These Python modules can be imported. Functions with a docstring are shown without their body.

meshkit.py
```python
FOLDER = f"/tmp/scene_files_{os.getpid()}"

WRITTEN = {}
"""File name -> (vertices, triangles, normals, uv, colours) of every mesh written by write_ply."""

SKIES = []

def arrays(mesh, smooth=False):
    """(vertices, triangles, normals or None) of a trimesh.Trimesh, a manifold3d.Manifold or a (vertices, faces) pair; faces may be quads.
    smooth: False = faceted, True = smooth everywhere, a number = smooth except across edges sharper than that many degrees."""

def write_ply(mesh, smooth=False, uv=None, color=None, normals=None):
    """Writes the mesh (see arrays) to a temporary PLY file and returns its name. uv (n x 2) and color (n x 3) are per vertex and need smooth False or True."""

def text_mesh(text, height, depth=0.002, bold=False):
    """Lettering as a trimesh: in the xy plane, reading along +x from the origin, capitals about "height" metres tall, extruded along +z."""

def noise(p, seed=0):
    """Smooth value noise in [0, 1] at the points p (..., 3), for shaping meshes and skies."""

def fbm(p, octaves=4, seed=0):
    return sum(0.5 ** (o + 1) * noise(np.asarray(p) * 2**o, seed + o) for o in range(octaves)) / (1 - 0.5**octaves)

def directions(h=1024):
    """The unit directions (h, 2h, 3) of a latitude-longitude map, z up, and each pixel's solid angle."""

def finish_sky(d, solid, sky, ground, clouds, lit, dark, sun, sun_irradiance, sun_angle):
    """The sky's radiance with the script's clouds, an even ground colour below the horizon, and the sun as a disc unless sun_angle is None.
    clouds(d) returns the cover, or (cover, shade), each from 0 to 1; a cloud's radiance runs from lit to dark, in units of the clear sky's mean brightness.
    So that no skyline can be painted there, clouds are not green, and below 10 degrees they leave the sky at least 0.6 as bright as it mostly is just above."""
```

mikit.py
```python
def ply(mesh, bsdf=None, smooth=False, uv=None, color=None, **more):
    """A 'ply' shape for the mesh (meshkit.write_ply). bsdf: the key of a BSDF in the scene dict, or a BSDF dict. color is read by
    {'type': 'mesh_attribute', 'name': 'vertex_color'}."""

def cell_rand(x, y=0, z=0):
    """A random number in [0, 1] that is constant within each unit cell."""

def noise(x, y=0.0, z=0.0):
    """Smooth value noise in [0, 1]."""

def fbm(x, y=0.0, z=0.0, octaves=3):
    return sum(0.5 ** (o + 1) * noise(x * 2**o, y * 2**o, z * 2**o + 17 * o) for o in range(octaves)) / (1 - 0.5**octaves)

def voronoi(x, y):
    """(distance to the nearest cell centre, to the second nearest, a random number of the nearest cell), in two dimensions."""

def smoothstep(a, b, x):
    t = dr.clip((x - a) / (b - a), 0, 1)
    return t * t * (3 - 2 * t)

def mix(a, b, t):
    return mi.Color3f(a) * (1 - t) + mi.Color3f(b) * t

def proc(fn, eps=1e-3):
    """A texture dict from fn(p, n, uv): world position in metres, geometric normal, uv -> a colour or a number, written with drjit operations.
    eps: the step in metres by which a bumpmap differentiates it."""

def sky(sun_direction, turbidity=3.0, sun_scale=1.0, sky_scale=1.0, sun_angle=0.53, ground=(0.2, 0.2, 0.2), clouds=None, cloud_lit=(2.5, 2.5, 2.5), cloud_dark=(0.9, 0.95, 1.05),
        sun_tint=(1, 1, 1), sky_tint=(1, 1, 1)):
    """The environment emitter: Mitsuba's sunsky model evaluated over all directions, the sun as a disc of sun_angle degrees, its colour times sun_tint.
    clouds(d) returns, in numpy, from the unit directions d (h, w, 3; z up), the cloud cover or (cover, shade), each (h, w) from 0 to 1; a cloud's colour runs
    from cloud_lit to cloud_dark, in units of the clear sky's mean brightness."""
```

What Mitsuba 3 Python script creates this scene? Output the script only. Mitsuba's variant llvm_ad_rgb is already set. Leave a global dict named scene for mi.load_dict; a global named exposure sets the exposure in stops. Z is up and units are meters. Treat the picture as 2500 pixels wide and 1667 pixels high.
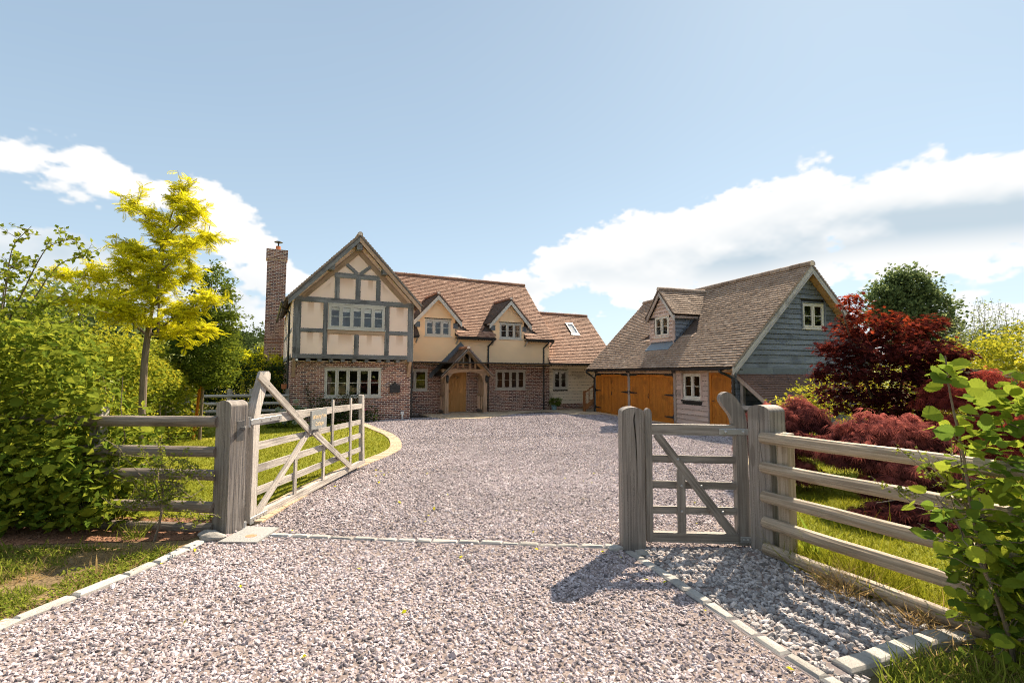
import math, numpy as np, trimesh, drjit as dr, mitsuba as mi, manifold3d as m3, mikit, meshkit
from shapely.geometry import Polygon, box as sbox, Point, LineString
from shapely.prepared import prep
from shapely import contains_xy

scene, labels = {}, {}
# ---------------------------------------------------------------- camera, sky, exposure
EYE, PITCH, ROLL, FOV = 1.88, math.radians(3.7355), math.radians(0.2062), 2 * math.degrees(math.atan(1250 / 1210.7154))
_c, _s = math.cos(PITCH), math.sin(PITCH)
scene['camera'] = {'type': 'perspective', 'fov': FOV, 'fov_axis': 'x', 'near_clip': 0.05, 'far_clip': 4000.0,
    'to_world': mi.ScalarTransform4f().look_at(origin=[0, 0, EYE], target=[0, _c, EYE + _s],
        up=[-math.sin(ROLL), -_s * math.cos(ROLL), _c * math.cos(ROLL)])}
SUN = (0.785, 1.07, 1.32)

def clouds(d):
    az = np.degrees(np.arctan2(d[..., 0], d[..., 1])); el = np.degrees(np.arcsin(np.clip(d[..., 2], -1, 1)))
    k = 1.0 / np.maximum(d[..., 2], 0.06)
    q = np.stack([d[..., 0] * 9, d[..., 1] * 9, d[..., 2] * 13], -1)
    n = meshkit.fbm(q, 6, 3) - .5
    n2 = meshkit.fbm(q * 2.7 + 9, 5, 11) - .5
    n3 = meshkit.fbm(q * .5 + 4, 3, 21) - .5
    n4 = meshkit.fbm(q * 7.1 + 3, 4, 31) - .5
    puff = n * 8.5 + n2 * 5.6 + n4 * 3.0
    def band(xs, top, bot, feather=.28, cut=1.0):
        t, b = np.interp(az, xs, top), np.interp(az, xs, bot)
        inside = np.minimum((t - el) * 1.0 + puff * .62, (el - b) * .55 + puff * .7)
        inside = np.where((az < xs[0]) | (az > xs[-1]), -9, inside)
        return np.clip(inside / feather * .5 + .5, 0, 1), (t - el) / np.maximum(t - b, .5)
    c1, s1 = band([-110, -70, -46.8, -44, -41.8, -38, -33, -28, -25.7, -24.7, -21, -17], [22, 20, 18.6, 19, 19.5, 18.0, 18.0, 16.3, 15.0, 11.6, 10.1, 7], [17, 16, 15.6, 15.6, 15.4, 14.4, 11.6, 8.6, 7.6, 7.0, 6, 6.5])
    c2, s2 = band([-120, -70, -46, -44, -41, -36, -28, -20, -14], [12, 12, 11.6, 12, 11.2, 9.3, 7.5, 6.5, 3], [-3, -3, -3, -3, -3, -3, -3, -3, -3])
    c3, s3 = band([-10, -7, -3.4, 0, 2.8, 5.7, 8, 11.8, 16.4, 22.8, 26.8, 30, 33, 37, 42, 47, 70, 110], [8.5, 10.2, 10.9, 11.6, 13.4, 14.6, 15.5, 16.6, 17.3, 17.8, 18.7, 19.6, 19.9, 19.2, 18.4, 18, 21, 24], [8, 8.6, 8.6, 8.4, 8.2, 8.3, 8.9, 9.0, 8.8, 8.9, 9.1, 9.8, 10.4, 10.6, 10.4, 10, 10, 12])
    c4, s4 = band([8, 20, 30, 40, 60, 90], [2, 4, 4.5, 6, 7, 9], [-3, -3, -3, -3, -3, -3])
    # the rest of the sky, away from the picture: unseen cloud, its cover raised to fill the shaded house fronts
    far = np.clip((np.abs(az) - 75) / 25, 0, 1)
    u = np.stack([d[..., 0] * k * 2.2, d[..., 1] * k * 2.2, k * 0], -1)
    c5 = np.clip((meshkit.fbm(u + 31, 5, 5) - .50) * 9, 0, 1) * np.clip((el - 4) / 6, 0, 1) * far * .9
    cl = np.maximum.reduce([c1, c2 * .9, c3, c4 * .8, c5])
    veil = np.clip(.50 + n3 * .12, 0, 1)
    low = .42 * np.exp(-np.maximum(el, 0) / 7.0)
    sh = np.where(c3 >= np.maximum(c1, c2), np.exp(-((s3 - .62) / .27) ** 2) * np.clip(.80 + n * 3.4 + n3 * 1.6, 0, 1) * (.40 + .60 * np.clip((az - 12) / 14, 0, 1)), np.clip((s1 - .5) * .8, 0, 1) * np.clip(.35 + n * 2.2, 0, 1))
    # thin high haze everywhere (shade 1), paler towards the horizon, cumulus in front of it
    base = 1 - (1 - veil) * (1 - low); bsh = (veil * (1 - low) * 1.0 + low * .55) / np.maximum(base, 1e-6)
    cover = 1 - (1 - cl) * (1 - base); w = cl / np.maximum(cover, 1e-6)
    return cover, np.clip(w * np.clip(sh, 0, .9) + (1 - w) * bsh, 0, 1)

scene['sky'] = mikit.sky(SUN, turbidity=2.0, sun_scale=1.15, sky_scale=1.0, ground=(.22, .21, .15), clouds=clouds,
    cloud_lit=(2.15, 2.13, 2.10), cloud_dark=(1.07, 1.33, 1.53), sun_tint=(.99, 1.0, 1.03), sky_tint=(1.0, .86, .74))
exposure = 2.9

rng = np.random.default_rng(7)
R = lambda a=0., b=1., n=None: rng.uniform(a, b, n)
# ---------------------------------------------------------------- names
_count = {}
def numbered(k):
    n = _count.get(k, 0); _count[k] = n + 1
    return k if n == 0 else f'{k}_{n:03d}'
def thing(name, label, category, group=None):
    k = numbered(name); labels[k] = {'label': label, 'category': category}
    if group: labels[k]['group'] = group
    return k
def put(parent, name, mesh, bsdf, label=None, kind=None, smooth=False):
    """one entry: a part of PARENT, or (PARENT None) a thing of one mesh"""
    V, F, UV = mesh.out() if hasattr(mesh, 'out') else mesh
    k = numbered(f'{parent}__{name}' if parent else name)
    scene[k] = mikit.ply((V, F), bsdf, smooth=smooth, uv=UV)
    if label: labels.setdefault(k, {})['label'] = label
    if kind: labels.setdefault(k, {})['kind'] = kind
    return k
def solo(name, label, category, mesh, bsdf, group=None, smooth=False, kind=None):
    k = put(None, name, mesh, bsdf, smooth=smooth)
    labels[k] = {'label': label, 'category': category}
    if group: labels[k]['group'] = group
    if kind: labels[k]['kind'] = kind
    return k
def struct(name, mesh, bsdf, label=None, smooth=False):
    return put(None, name, mesh, bsdf, label, 'structure', smooth)
# ---------------------------------------------------------------- materials: the piece's uv says which palette row it takes
def pal(rows):
    a = np.array(rows, np.float32); return [mi.Float(a[:, i].copy()) for i in range(a.shape[1])]
def pick(tab, i):
    i = mi.UInt32(dr.clip(mi.Int32(i), 0, len(tab[0]) - 1))
    return [dr.gather(mi.Float, t, i) for t in tab]
WOODS = ['silver', 'beam', 'soffit', 'pink', 'grey', 'orange', 'rail', 'porch', 'pale', 'stair', 'bark', 'frontdoor', 'cream', 'pinkpost', 'silverdark', 'postgrey', 'railbrown']
WOOD_T = pal([[0.46, 0.43, 0.4, 0.21, 0.195, 0.18], [0.235, 0.235, 0.235, 0.06, 0.06, 0.062], [0.58, 0.38, 0.19, 0.38, 0.22, 0.1], [0.62, 0.47, 0.4, 0.42, 0.31, 0.26], [0.215, 0.245, 0.285, 0.095, 0.112, 0.135], [0.5, 0.185, 0.022, 0.35, 0.105, 0.01], [0.42, 0.36, 0.285, 0.2, 0.15, 0.105], [0.5, 0.35, 0.24, 0.28, 0.18, 0.115], [0.5, 0.48, 0.455, 0.34, 0.32, 0.3], [0.36, 0.16, 0.06, 0.22, 0.09, 0.03], [0.25, 0.2, 0.15, 0.11, 0.085, 0.065], [0.5, 0.265, 0.095, 0.37, 0.175, 0.05], [0.72, 0.63, 0.5, 0.66, 0.57, 0.44], [0.46, 0.38, 0.33, 0.3, 0.23, 0.19], [0.3, 0.275, 0.25, 0.12, 0.105, 0.095], [0.29, 0.265, 0.245, 0.115, 0.1, 0.09], [0.25, 0.215, 0.185, 0.1, 0.08, 0.066]])
def f_wood(p, n, uv):
    k = dr.floor(uv.y / 100 + .5); x, y = uv.x, uv.y - 100 * k
    r = pick(WOOD_T, k)
    g = mikit.fbm(x * 2.6, y * 95, k, 3); b = mikit.noise(x * 1.1, y * 9, 5) * .6 + mikit.noise(x * .5, y * 2.3, 15) * .4
    sp = mikit.noise(x * 14, y * 230, 9)
    crack = mikit.smoothstep(.17, .10, mikit.noise(x * 1.6, y * 130, 33))
    t = dr.clip(.22 + .50 * mikit.smoothstep(.25, .72, g) + .5 * (b - .38) + .2 * (sp - .5), 0, 1) * (1 - .75 * crack)
    knot = mikit.smoothstep(.80, .9, mikit.noise(x * 2.6, y * 11, 21))
    t = t * (1 - .7 * knot)
    piece = .84 + .34 * mikit.noise(x * .11, k, 50); stain = mikit.smoothstep(.60, .78, mikit.fbm(p.x * 2.1, p.y * 2.1, p.z * 2.6, 2)) * .28
    return (mi.Color3f(r[3], r[4], r[5]) * (1 - t) + mi.Color3f(r[0], r[1], r[2]) * t) * piece * (1 - stain)
STONES = ['brick', 'tile', 'gtile', 'gravel', 'granite', 'paver', 'slab', 'mortar', 'pot', 'sage', 'ivory', 'lead', 'ridge', 'slate', 'mulch', 'dark', 'flint', 'purpletile', 'white', 'bluepot', 'shadetile']  # last row: the tile with shade painted into its colour
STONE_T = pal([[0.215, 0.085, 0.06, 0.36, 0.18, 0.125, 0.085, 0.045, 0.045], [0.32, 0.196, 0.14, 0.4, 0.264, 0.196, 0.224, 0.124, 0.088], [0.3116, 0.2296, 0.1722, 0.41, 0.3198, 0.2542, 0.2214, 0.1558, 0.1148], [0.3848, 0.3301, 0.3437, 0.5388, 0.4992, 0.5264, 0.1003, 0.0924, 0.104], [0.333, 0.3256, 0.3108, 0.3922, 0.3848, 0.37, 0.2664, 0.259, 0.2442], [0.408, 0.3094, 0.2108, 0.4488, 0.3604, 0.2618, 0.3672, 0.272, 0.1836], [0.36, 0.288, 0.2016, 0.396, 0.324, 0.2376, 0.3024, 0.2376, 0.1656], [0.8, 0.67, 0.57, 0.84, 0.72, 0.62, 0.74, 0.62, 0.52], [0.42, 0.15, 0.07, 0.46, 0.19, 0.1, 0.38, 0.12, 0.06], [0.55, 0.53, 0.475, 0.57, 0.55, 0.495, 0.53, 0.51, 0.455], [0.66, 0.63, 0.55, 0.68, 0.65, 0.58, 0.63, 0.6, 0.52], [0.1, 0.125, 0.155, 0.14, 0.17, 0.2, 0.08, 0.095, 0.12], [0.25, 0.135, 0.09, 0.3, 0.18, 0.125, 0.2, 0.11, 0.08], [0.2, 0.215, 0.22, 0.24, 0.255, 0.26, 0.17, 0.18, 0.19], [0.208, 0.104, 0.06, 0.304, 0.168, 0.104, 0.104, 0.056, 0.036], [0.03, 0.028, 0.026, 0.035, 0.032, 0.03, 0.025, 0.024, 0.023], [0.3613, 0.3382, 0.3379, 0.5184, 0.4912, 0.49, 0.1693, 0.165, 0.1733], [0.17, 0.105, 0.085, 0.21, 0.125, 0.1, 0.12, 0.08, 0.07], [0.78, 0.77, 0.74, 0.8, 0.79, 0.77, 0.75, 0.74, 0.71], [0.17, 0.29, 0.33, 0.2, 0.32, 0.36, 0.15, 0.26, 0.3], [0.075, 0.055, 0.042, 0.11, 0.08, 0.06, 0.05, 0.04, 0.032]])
def f_stone(p, n, uv):
    k = dr.floor(uv.x); q = uv.x - k
    r = pick(STONE_T, k)
    lo, hi = mikit.smoothstep(.05, .5, q), mikit.smoothstep(.55, .95, q)
    c = mi.Color3f(r[6], r[7], r[8]) * (1 - lo) + mi.Color3f(r[0], r[1], r[2]) * lo
    c = c * (1 - hi) + mi.Color3f(r[3], r[4], r[5]) * hi
    m = mikit.noise(p.x * 90, p.y * 90, p.z * 90) * .5 + mikit.noise(p.x * 23, p.y * 23, p.z * 23) * .5
    big = mikit.noise(p.x * .9, p.y * .9, p.z * .9)
    return c * (.72 + .42 * m + .22 * (big - .5))
LEAVES = ['hedge', 'gold', 'maple', 'lace', 'hazel', 'oak', 'lime', 'lawn', 'straw', 'hydrangea', 'far', 'hornbeam', 'deep', 'verge', 'pinkbloom', 'lacered', 'feather']
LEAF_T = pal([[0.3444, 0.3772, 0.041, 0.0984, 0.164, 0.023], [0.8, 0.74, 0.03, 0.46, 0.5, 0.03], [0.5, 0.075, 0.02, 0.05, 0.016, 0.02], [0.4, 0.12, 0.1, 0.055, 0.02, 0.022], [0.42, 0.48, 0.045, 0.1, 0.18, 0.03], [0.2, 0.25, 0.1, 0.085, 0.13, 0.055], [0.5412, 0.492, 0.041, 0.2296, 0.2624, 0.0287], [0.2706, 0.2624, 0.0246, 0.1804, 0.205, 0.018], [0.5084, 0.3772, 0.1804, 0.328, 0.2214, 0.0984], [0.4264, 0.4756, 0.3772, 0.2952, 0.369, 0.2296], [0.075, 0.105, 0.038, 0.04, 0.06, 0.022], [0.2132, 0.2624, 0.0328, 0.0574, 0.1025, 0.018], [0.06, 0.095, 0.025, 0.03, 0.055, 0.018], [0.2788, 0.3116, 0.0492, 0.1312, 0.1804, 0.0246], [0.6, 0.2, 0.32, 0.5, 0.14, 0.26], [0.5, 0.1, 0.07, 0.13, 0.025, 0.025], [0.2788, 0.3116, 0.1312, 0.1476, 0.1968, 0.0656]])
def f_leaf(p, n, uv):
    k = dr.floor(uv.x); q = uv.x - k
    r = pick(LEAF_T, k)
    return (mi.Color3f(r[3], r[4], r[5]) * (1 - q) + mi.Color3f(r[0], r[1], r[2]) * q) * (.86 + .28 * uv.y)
def f_render(p, n, uv):
    """lime render; uv.x 0 main walls, 1 timber frame panels; uv.y: metres below the beam, for tannin runs"""
    a = mikit.fbm(p.x * 1.3, p.y * 1.3, p.z * 1.3, 3); b = mikit.noise(p.x * 60, p.y * 60, p.z * 60)
    c = mikit.mix((.84, .60, .37), (.86, .67, .55), dr.clip(uv.x, 0, 1)) * (.90 + .16 * a + .06 * b)
    run = mikit.smoothstep(.60, .80, mikit.noise((p.x * .89 + p.y * .45) * 5.5, 3, 8)) * mikit.smoothstep(.55, .0, uv.y) * mikit.smoothstep(.5, 1, uv.x)
    return c * (1 - run * .5) + mi.Color3f(.42, .20, .06) * run * .5
def f_lawn(p, n, uv):
    a = mikit.fbm(p.x * .7, p.y * .7, 0, 3); b = mikit.noise(p.x * 40, p.y * 40, 1)
    return mikit.mix((.11, .135, .015), (.20, .19, .025), dr.clip(a * 1.3 - .15 + (b - .5) * .5, 0, 1))
def f_field(p, n, uv):
    a = mikit.fbm(p.x * .02, p.y * .02, 0, 3); b = mikit.fbm(p.x * .8, p.y * .8, 2, 2)
    far = mikit.smoothstep(60, 110, dr.sqrt(p.x * p.x + p.y * p.y))
    return mikit.mix(mikit.mix((.10, .085, .055), (.15, .14, .06), b), mikit.mix((.20, .24, .07), (.30, .31, .10), a), far)
def f_soil(p, n, uv):
    a = mikit.fbm(p.x * 3, p.y * 3, 0, 3); b = mikit.noise(p.x * 70, p.y * 70, 1)
    return mikit.mix((.10, .075, .045), (.22, .16, .08), a) * (.6 + .8 * b)
def f_bed(p, n, uv):
    b = mikit.noise(p.x * 60, p.y * 60, 1); a = mikit.fbm(p.x * 1.1, p.y * 1.1, 4, 3); q = mikit.noise(p.x * 130, p.y * 130, 7)
    return mikit.mix((.11, .09, .085), (.30, .25, .235), dr.clip(b * .6 + q * .5 - .1, 0, 1)) * (.85 + .3 * a)
def f_roofgrime(p, n, uv):
    return mi.Color3f(.06, .045, .038) * (.7 + .6 * mikit.noise(p.x * 20, p.y * 20, p.z * 20))
def mat(name, fn=None, rgb=None, rough=.9, spec=.5, bump=None, bs=1.0, **kw):
    d = {'type': 'principled', 'base_color': mikit.proc(fn) if fn else {'type': 'rgb', 'value': list(rgb)}, 'roughness': rough, 'specular': spec, **kw}
    if bump: d = {'type': 'bumpmap', 'arbitrary': mikit.proc(bump), 'scale': bs, 'bsdf': d}
    scene[name] = {'type': 'twosided', 'bsdf': d}
def b_wood(p, n, uv):
    k = dr.floor(uv.y / 100 + .5); return mikit.fbm(uv.x * 3, (uv.y - 100 * k) * 70, k, 2)
mat('wood', f_wood, rough=.75, spec=.35)
mat('nearwood', f_wood, rough=.72, spec=.4, bump=b_wood, bs=.004)
mat('stone', f_stone, rough=.85, spec=.4)
mat('render', f_render, rough=.95, spec=.2)
mat('lawnbase', f_lawn, rough=1, spec=.1)
mat('field', f_field, rough=1, spec=.1)
mat('soil', f_soil, rough=1, spec=.1)
mat('gravelbed', f_bed, rough=1, spec=.2)
mat('underroof', f_roofgrime, rough=1)
mat('paint', f_stone, rough=.45, spec=.5)
mat('black', rgb=(.018, .018, .02), rough=.4)
mat('bluelead', f_stone, rough=.42, spec=.7)
mat('steel', rgb=(.42, .43, .44), rough=.5, metallic=.7)
mat('iron', rgb=(.10, .10, .10), rough=.6)
mat('plate', rgb=(.36, .37, .37), rough=.5, metallic=.35)
mat('rust', rgb=(.35, .19, .11), rough=.9)
mat('inside', rgb=(.035, .032, .03), rough=1)
mat('blind', rgb=(.55, .6, .64), rough=.9)
mat('gilt', rgb=(.72, .56, .34), rough=.5)
scene['leaf'] = {'type': 'principledthin', 'base_color': mikit.proc(f_leaf), 'roughness': .42, 'diff_trans': .92, 'eta': 1.4, 'spec_trans': 0.0}
scene['pane'] = {'type': 'thindielectric', 'int_ior': 1.52, 'ext_ior': 1.0}
# ---------------------------------------------------------------- mesh building
class Soup:
    """collects triangles with uv; every corner its own vertex"""
    def __init__(s): s.V, s.F, s.U, s.n = [], [], [], 0
    def raw(s, V, F, U):
        V = np.asarray(V, float); s.V.append(V); s.F.append(np.asarray(F, int) + s.n); s.U.append(np.broadcast_to(np.asarray(U, float), (len(V), 2))); s.n += len(V); return s
    def grain(s, V, F, axis, kind):
        V, F = np.asarray(V, float), np.asarray(F, int); T = V[F]
        N = np.cross(T[:, 1] - T[:, 0], T[:, 2] - T[:, 0]); N /= np.linalg.norm(N, axis=1, keepdims=True) + 1e-12
        a = np.asarray(axis, float) / np.linalg.norm(axis); B = np.cross(N, a); nb = np.linalg.norm(B, axis=1, keepdims=True)
        alt = np.array([.31, .77, .55]); B = np.where(nb > .2, B / np.maximum(nb, 1e-9), alt)
        o = T[0, 0]
        U = np.stack([(T - o) @ a + R(0, 40), np.einsum('fki,fi->fk', T - o, B) + R(-20, 20) + 100 * WOODS.index(kind)], -1)
        return s.raw(T.reshape(-1, 3), np.arange(len(F) * 3).reshape(-1, 3), U.reshape(-1, 2))
    def stone(s, V, F, kind, q=None):
        q = R(.02, .98) if q is None else q
        V, F = np.asarray(V, float), np.asarray(F, int)
        return s.raw(V, F, (STONES.index(kind) + q, .5))
    def out(s): return np.vstack(s.V), np.vstack(s.F), np.vstack(s.U)
BOXF = np.array([[0, 2, 1], [0, 3, 2], [4, 5, 6], [4, 6, 7], [0, 1, 5], [0, 5, 4], [1, 2, 6], [1, 6, 5], [2, 3, 7], [2, 7, 6], [3, 0, 4], [3, 4, 7]])
class Frame:
    """u along a front, v into it, z up"""
    def __init__(s, O, U, V=None):
        s.O, s.U = np.array(O, float), np.array(U, float) / np.linalg.norm(U); s.Z = np.array([0, 0, 1.])
        s.V = np.cross(s.Z, s.U) if V is None else np.array(V, float)
    def p(s, u, v, z):
        u, v, z = np.broadcast_arrays(np.asarray(u, float), v, z)
        return s.O + u[..., None] * s.U + v[..., None] * s.V + z[..., None] * s.Z
    def box(s, u0, u1, v0, v1, z0, z1):
        return s.p([u0, u1, u1, u0] * 2, [v0, v0, v1, v1] * 2, [z0] * 4 + [z1] * 4), BOXF
    def side(s, u, flip=1):
        """the frame of the end wall at u: its u runs along +v (flip 1), its v runs into the wall"""
        return Frame(s.p(u, 0, 0), s.V * flip, -s.U * flip)
def hull(pts):
    m = m3.Manifold.hull_points(np.asarray(pts, np.float64)).to_mesh(); return np.array(m.vert_properties[:, :3]), np.array(m.tri_verts)
def chamfer(fr, u0, u1, v0, v1, z0, z1, c=.006):
    P = []
    for a, sa in ((u0, 1), (u1, -1)):
        for b, sb in ((v0, 1), (v1, -1)):
            for d, sd in ((z0, 1), (z1, -1)):
                P += [(a + sa * c, b + sb * c, d), (a + sa * c, b, d + sd * c), (a, b + sb * c, d + sd * c)]
    P = np.array(P); return hull(fr.p(P[:, 0], P[:, 1], P[:, 2]))
def prism(fr, poly, v0, v1, cut=None):
    """poly (u, z) extruded from v0 to v1"""
    cs = m3.CrossSection([np.asarray(poly, float)], m3.FillRule.NonZero); m = m3.Manifold.extrude(cs, v1 - v0)
    if cut is not None: m = m - cut
    g = m.to_mesh(); X = np.array(g.vert_properties[:, :3]); F = np.array(g.tri_verts)
    # (u, z, v) is left-handed in the frame
    return fr.p(X[:, 0], v0 + X[:, 2], X[:, 1]), F[:, ::-1]
def slab(fr, poly, v0, t):
    """shapely polygon with holes in (u, z), thickness t from v0 inwards"""
    out = [trimesh.creation.extrude_polygon(g, t, engine='earcut') for g in getattr(poly, 'geoms', [poly]) if g.area > 1e-6]
    m = trimesh.util.concatenate(out); X = m.vertices
    return fr.p(X[:, 0], v0 + X[:, 2], X[:, 1]), m.faces[:, ::-1]
def tube(pts, rad, sides=8, cap=True, jit=0.):
    p = np.asarray(pts, float); t = np.gradient(p, axis=0); t /= np.linalg.norm(t, axis=1, keepdims=True) + 1e-12
    ref = np.array([0, 0, 1.]) if abs(t[0, 2]) < .9 else np.array([1., 0, 0])
    a = np.cross(t, ref); a /= np.linalg.norm(a, axis=1, keepdims=True) + 1e-12; b = np.cross(t, a)
    ang = np.arange(sides) * 2 * np.pi / sides; r = np.broadcast_to(np.asarray(rad, float), (len(p),))[:, None] * (1 + jit * rng.normal(size=(len(p), sides)))
    V = p[:, None] + r[..., None] * (np.cos(ang)[None, :, None] * a[:, None] + np.sin(ang)[None, :, None] * b[:, None])
    i, j = np.meshgrid(np.arange(len(p) - 1), np.arange(sides), indexing='ij'); j2 = (j + 1) % sides
    F = np.stack([i * sides + j, i * sides + j2, (i + 1) * sides + j2, (i + 1) * sides + j], -1).reshape(-1, 4); F = np.vstack([F[:, [0, 2, 1]], F[:, [0, 3, 2]]])
    V = V.reshape(-1, 3)
    if cap:
        n = len(V); V = np.vstack([V, p[:1], p[-1:]]); k = np.arange(sides); k2 = (k + 1) % sides; L = (len(p) - 1) * sides
        F = np.vstack([F, np.stack([k * 0 + n, k, k2], 1), np.stack([k * 0 + n + 1, L + k2, L + k], 1)])
    return V, F
def log(pts, rad, kind, sides=12, jit=.015):
    """a round timber: grain along it"""
    V, F = tube(pts, rad, sides, True, jit); n = len(pts); L = np.concatenate([[0], np.cumsum(np.linalg.norm(np.diff(pts, axis=0), axis=1))])
    k = WOODS.index(kind); o, q = R(0, 40), R(-20, 20); rr = np.mean(rad)
    T = V[F]; s = Soup()
    ang = np.concatenate([np.tile(np.arange(sides) / sides, n), [0, 0]]); ll = np.concatenate([np.repeat(L, sides), [0, L[-1]]])
    A = ang[F]; A = np.where(A.max(1, keepdims=True) - A > .5, A + 1, A)
    N = np.zeros_like(V); fn = np.cross(T[:, 1] - T[:, 0], T[:, 2] - T[:, 0])
    U = np.stack([ll[F] + o, A * 2 * np.pi * rr + q + 100 * k], -1)
    s.raw(T.reshape(-1, 3), np.arange(len(F) * 3).reshape(-1, 3), U.reshape(-1, 2))
    return s
def lerp(a, b, t): return a + (b - a) * t
def path(pts, step):
    """resample a polyline"""
    p = np.asarray(pts, float); d = np.linalg.norm(np.diff(p, axis=0), axis=1); L = np.concatenate([[0], np.cumsum(d)])
    s = np.linspace(0, L[-1], max(2, int(round(L[-1] / step)) + 1)); return np.stack([np.interp(s, L, p[:, k]) for k in range(p.shape[1])], 1)
def smoothline(pts, n=8):
    p = np.asarray(pts, float); q = np.vstack([2 * p[0] - p[1], p, 2 * p[-1] - p[-2]]); out = []
    for i in range(1, len(q) - 2):
        for t in np.arange(n) / n:
            a, b, c, d = q[i - 1:i + 3]; out.append(.5 * (2 * b + (c - a) * t + (2 * a - 5 * b + 4 * c - d) * t * t + (3 * b - a - 3 * c + d) * t ** 3))
    return np.array(out + [p[-1]])
def bar(a, b, w, h, up=(0, 0, 1), c=.004):
    """a square timber from a to b, w across, h along up"""
    a, b = np.array(a, float), np.array(b, float); t = b - a; L = np.linalg.norm(t); t /= L
    s = np.cross(t, up); s /= np.linalg.norm(s); q = np.cross(s, t)
    P = []
    for e, se in ((0, 1), (L, -1)):
        for x, sx in ((-w / 2, 1), (w / 2, -1)):
            for y, sy in ((-h / 2, 1), (h / 2, -1)):
                P += [a + t * (e + se * c) + s * (x + sx * c) + q * y, a + t * (e + se * c) + s * x + q * (y + sy * c), a + t * e + s * (x + sx * c) + q * (y + sy * c)]
    V, F = hull(P); return V, F, t
def gz(x, y):
    """the ground: falls a little from the gate to the house; rises to the hills far off"""
    x, y = np.asarray(x, float), np.asarray(y, float)
    t = np.clip((y - 5) / 10, 0, 1); return .23 * (1 - t * t * (3 - 2 * t))
H = Frame([-4.2529, 20.8384, 0], [math.cos(math.radians(26.5822)), math.sin(math.radians(26.5822)), 0])
G = Frame([7.1167, 15.8831, 0], [math.cos(math.radians(-71.9329)), math.sin(math.radians(-71.9329)), 0])
WORLD = Frame([0, 0, 0], [1, 0, 0])
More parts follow.
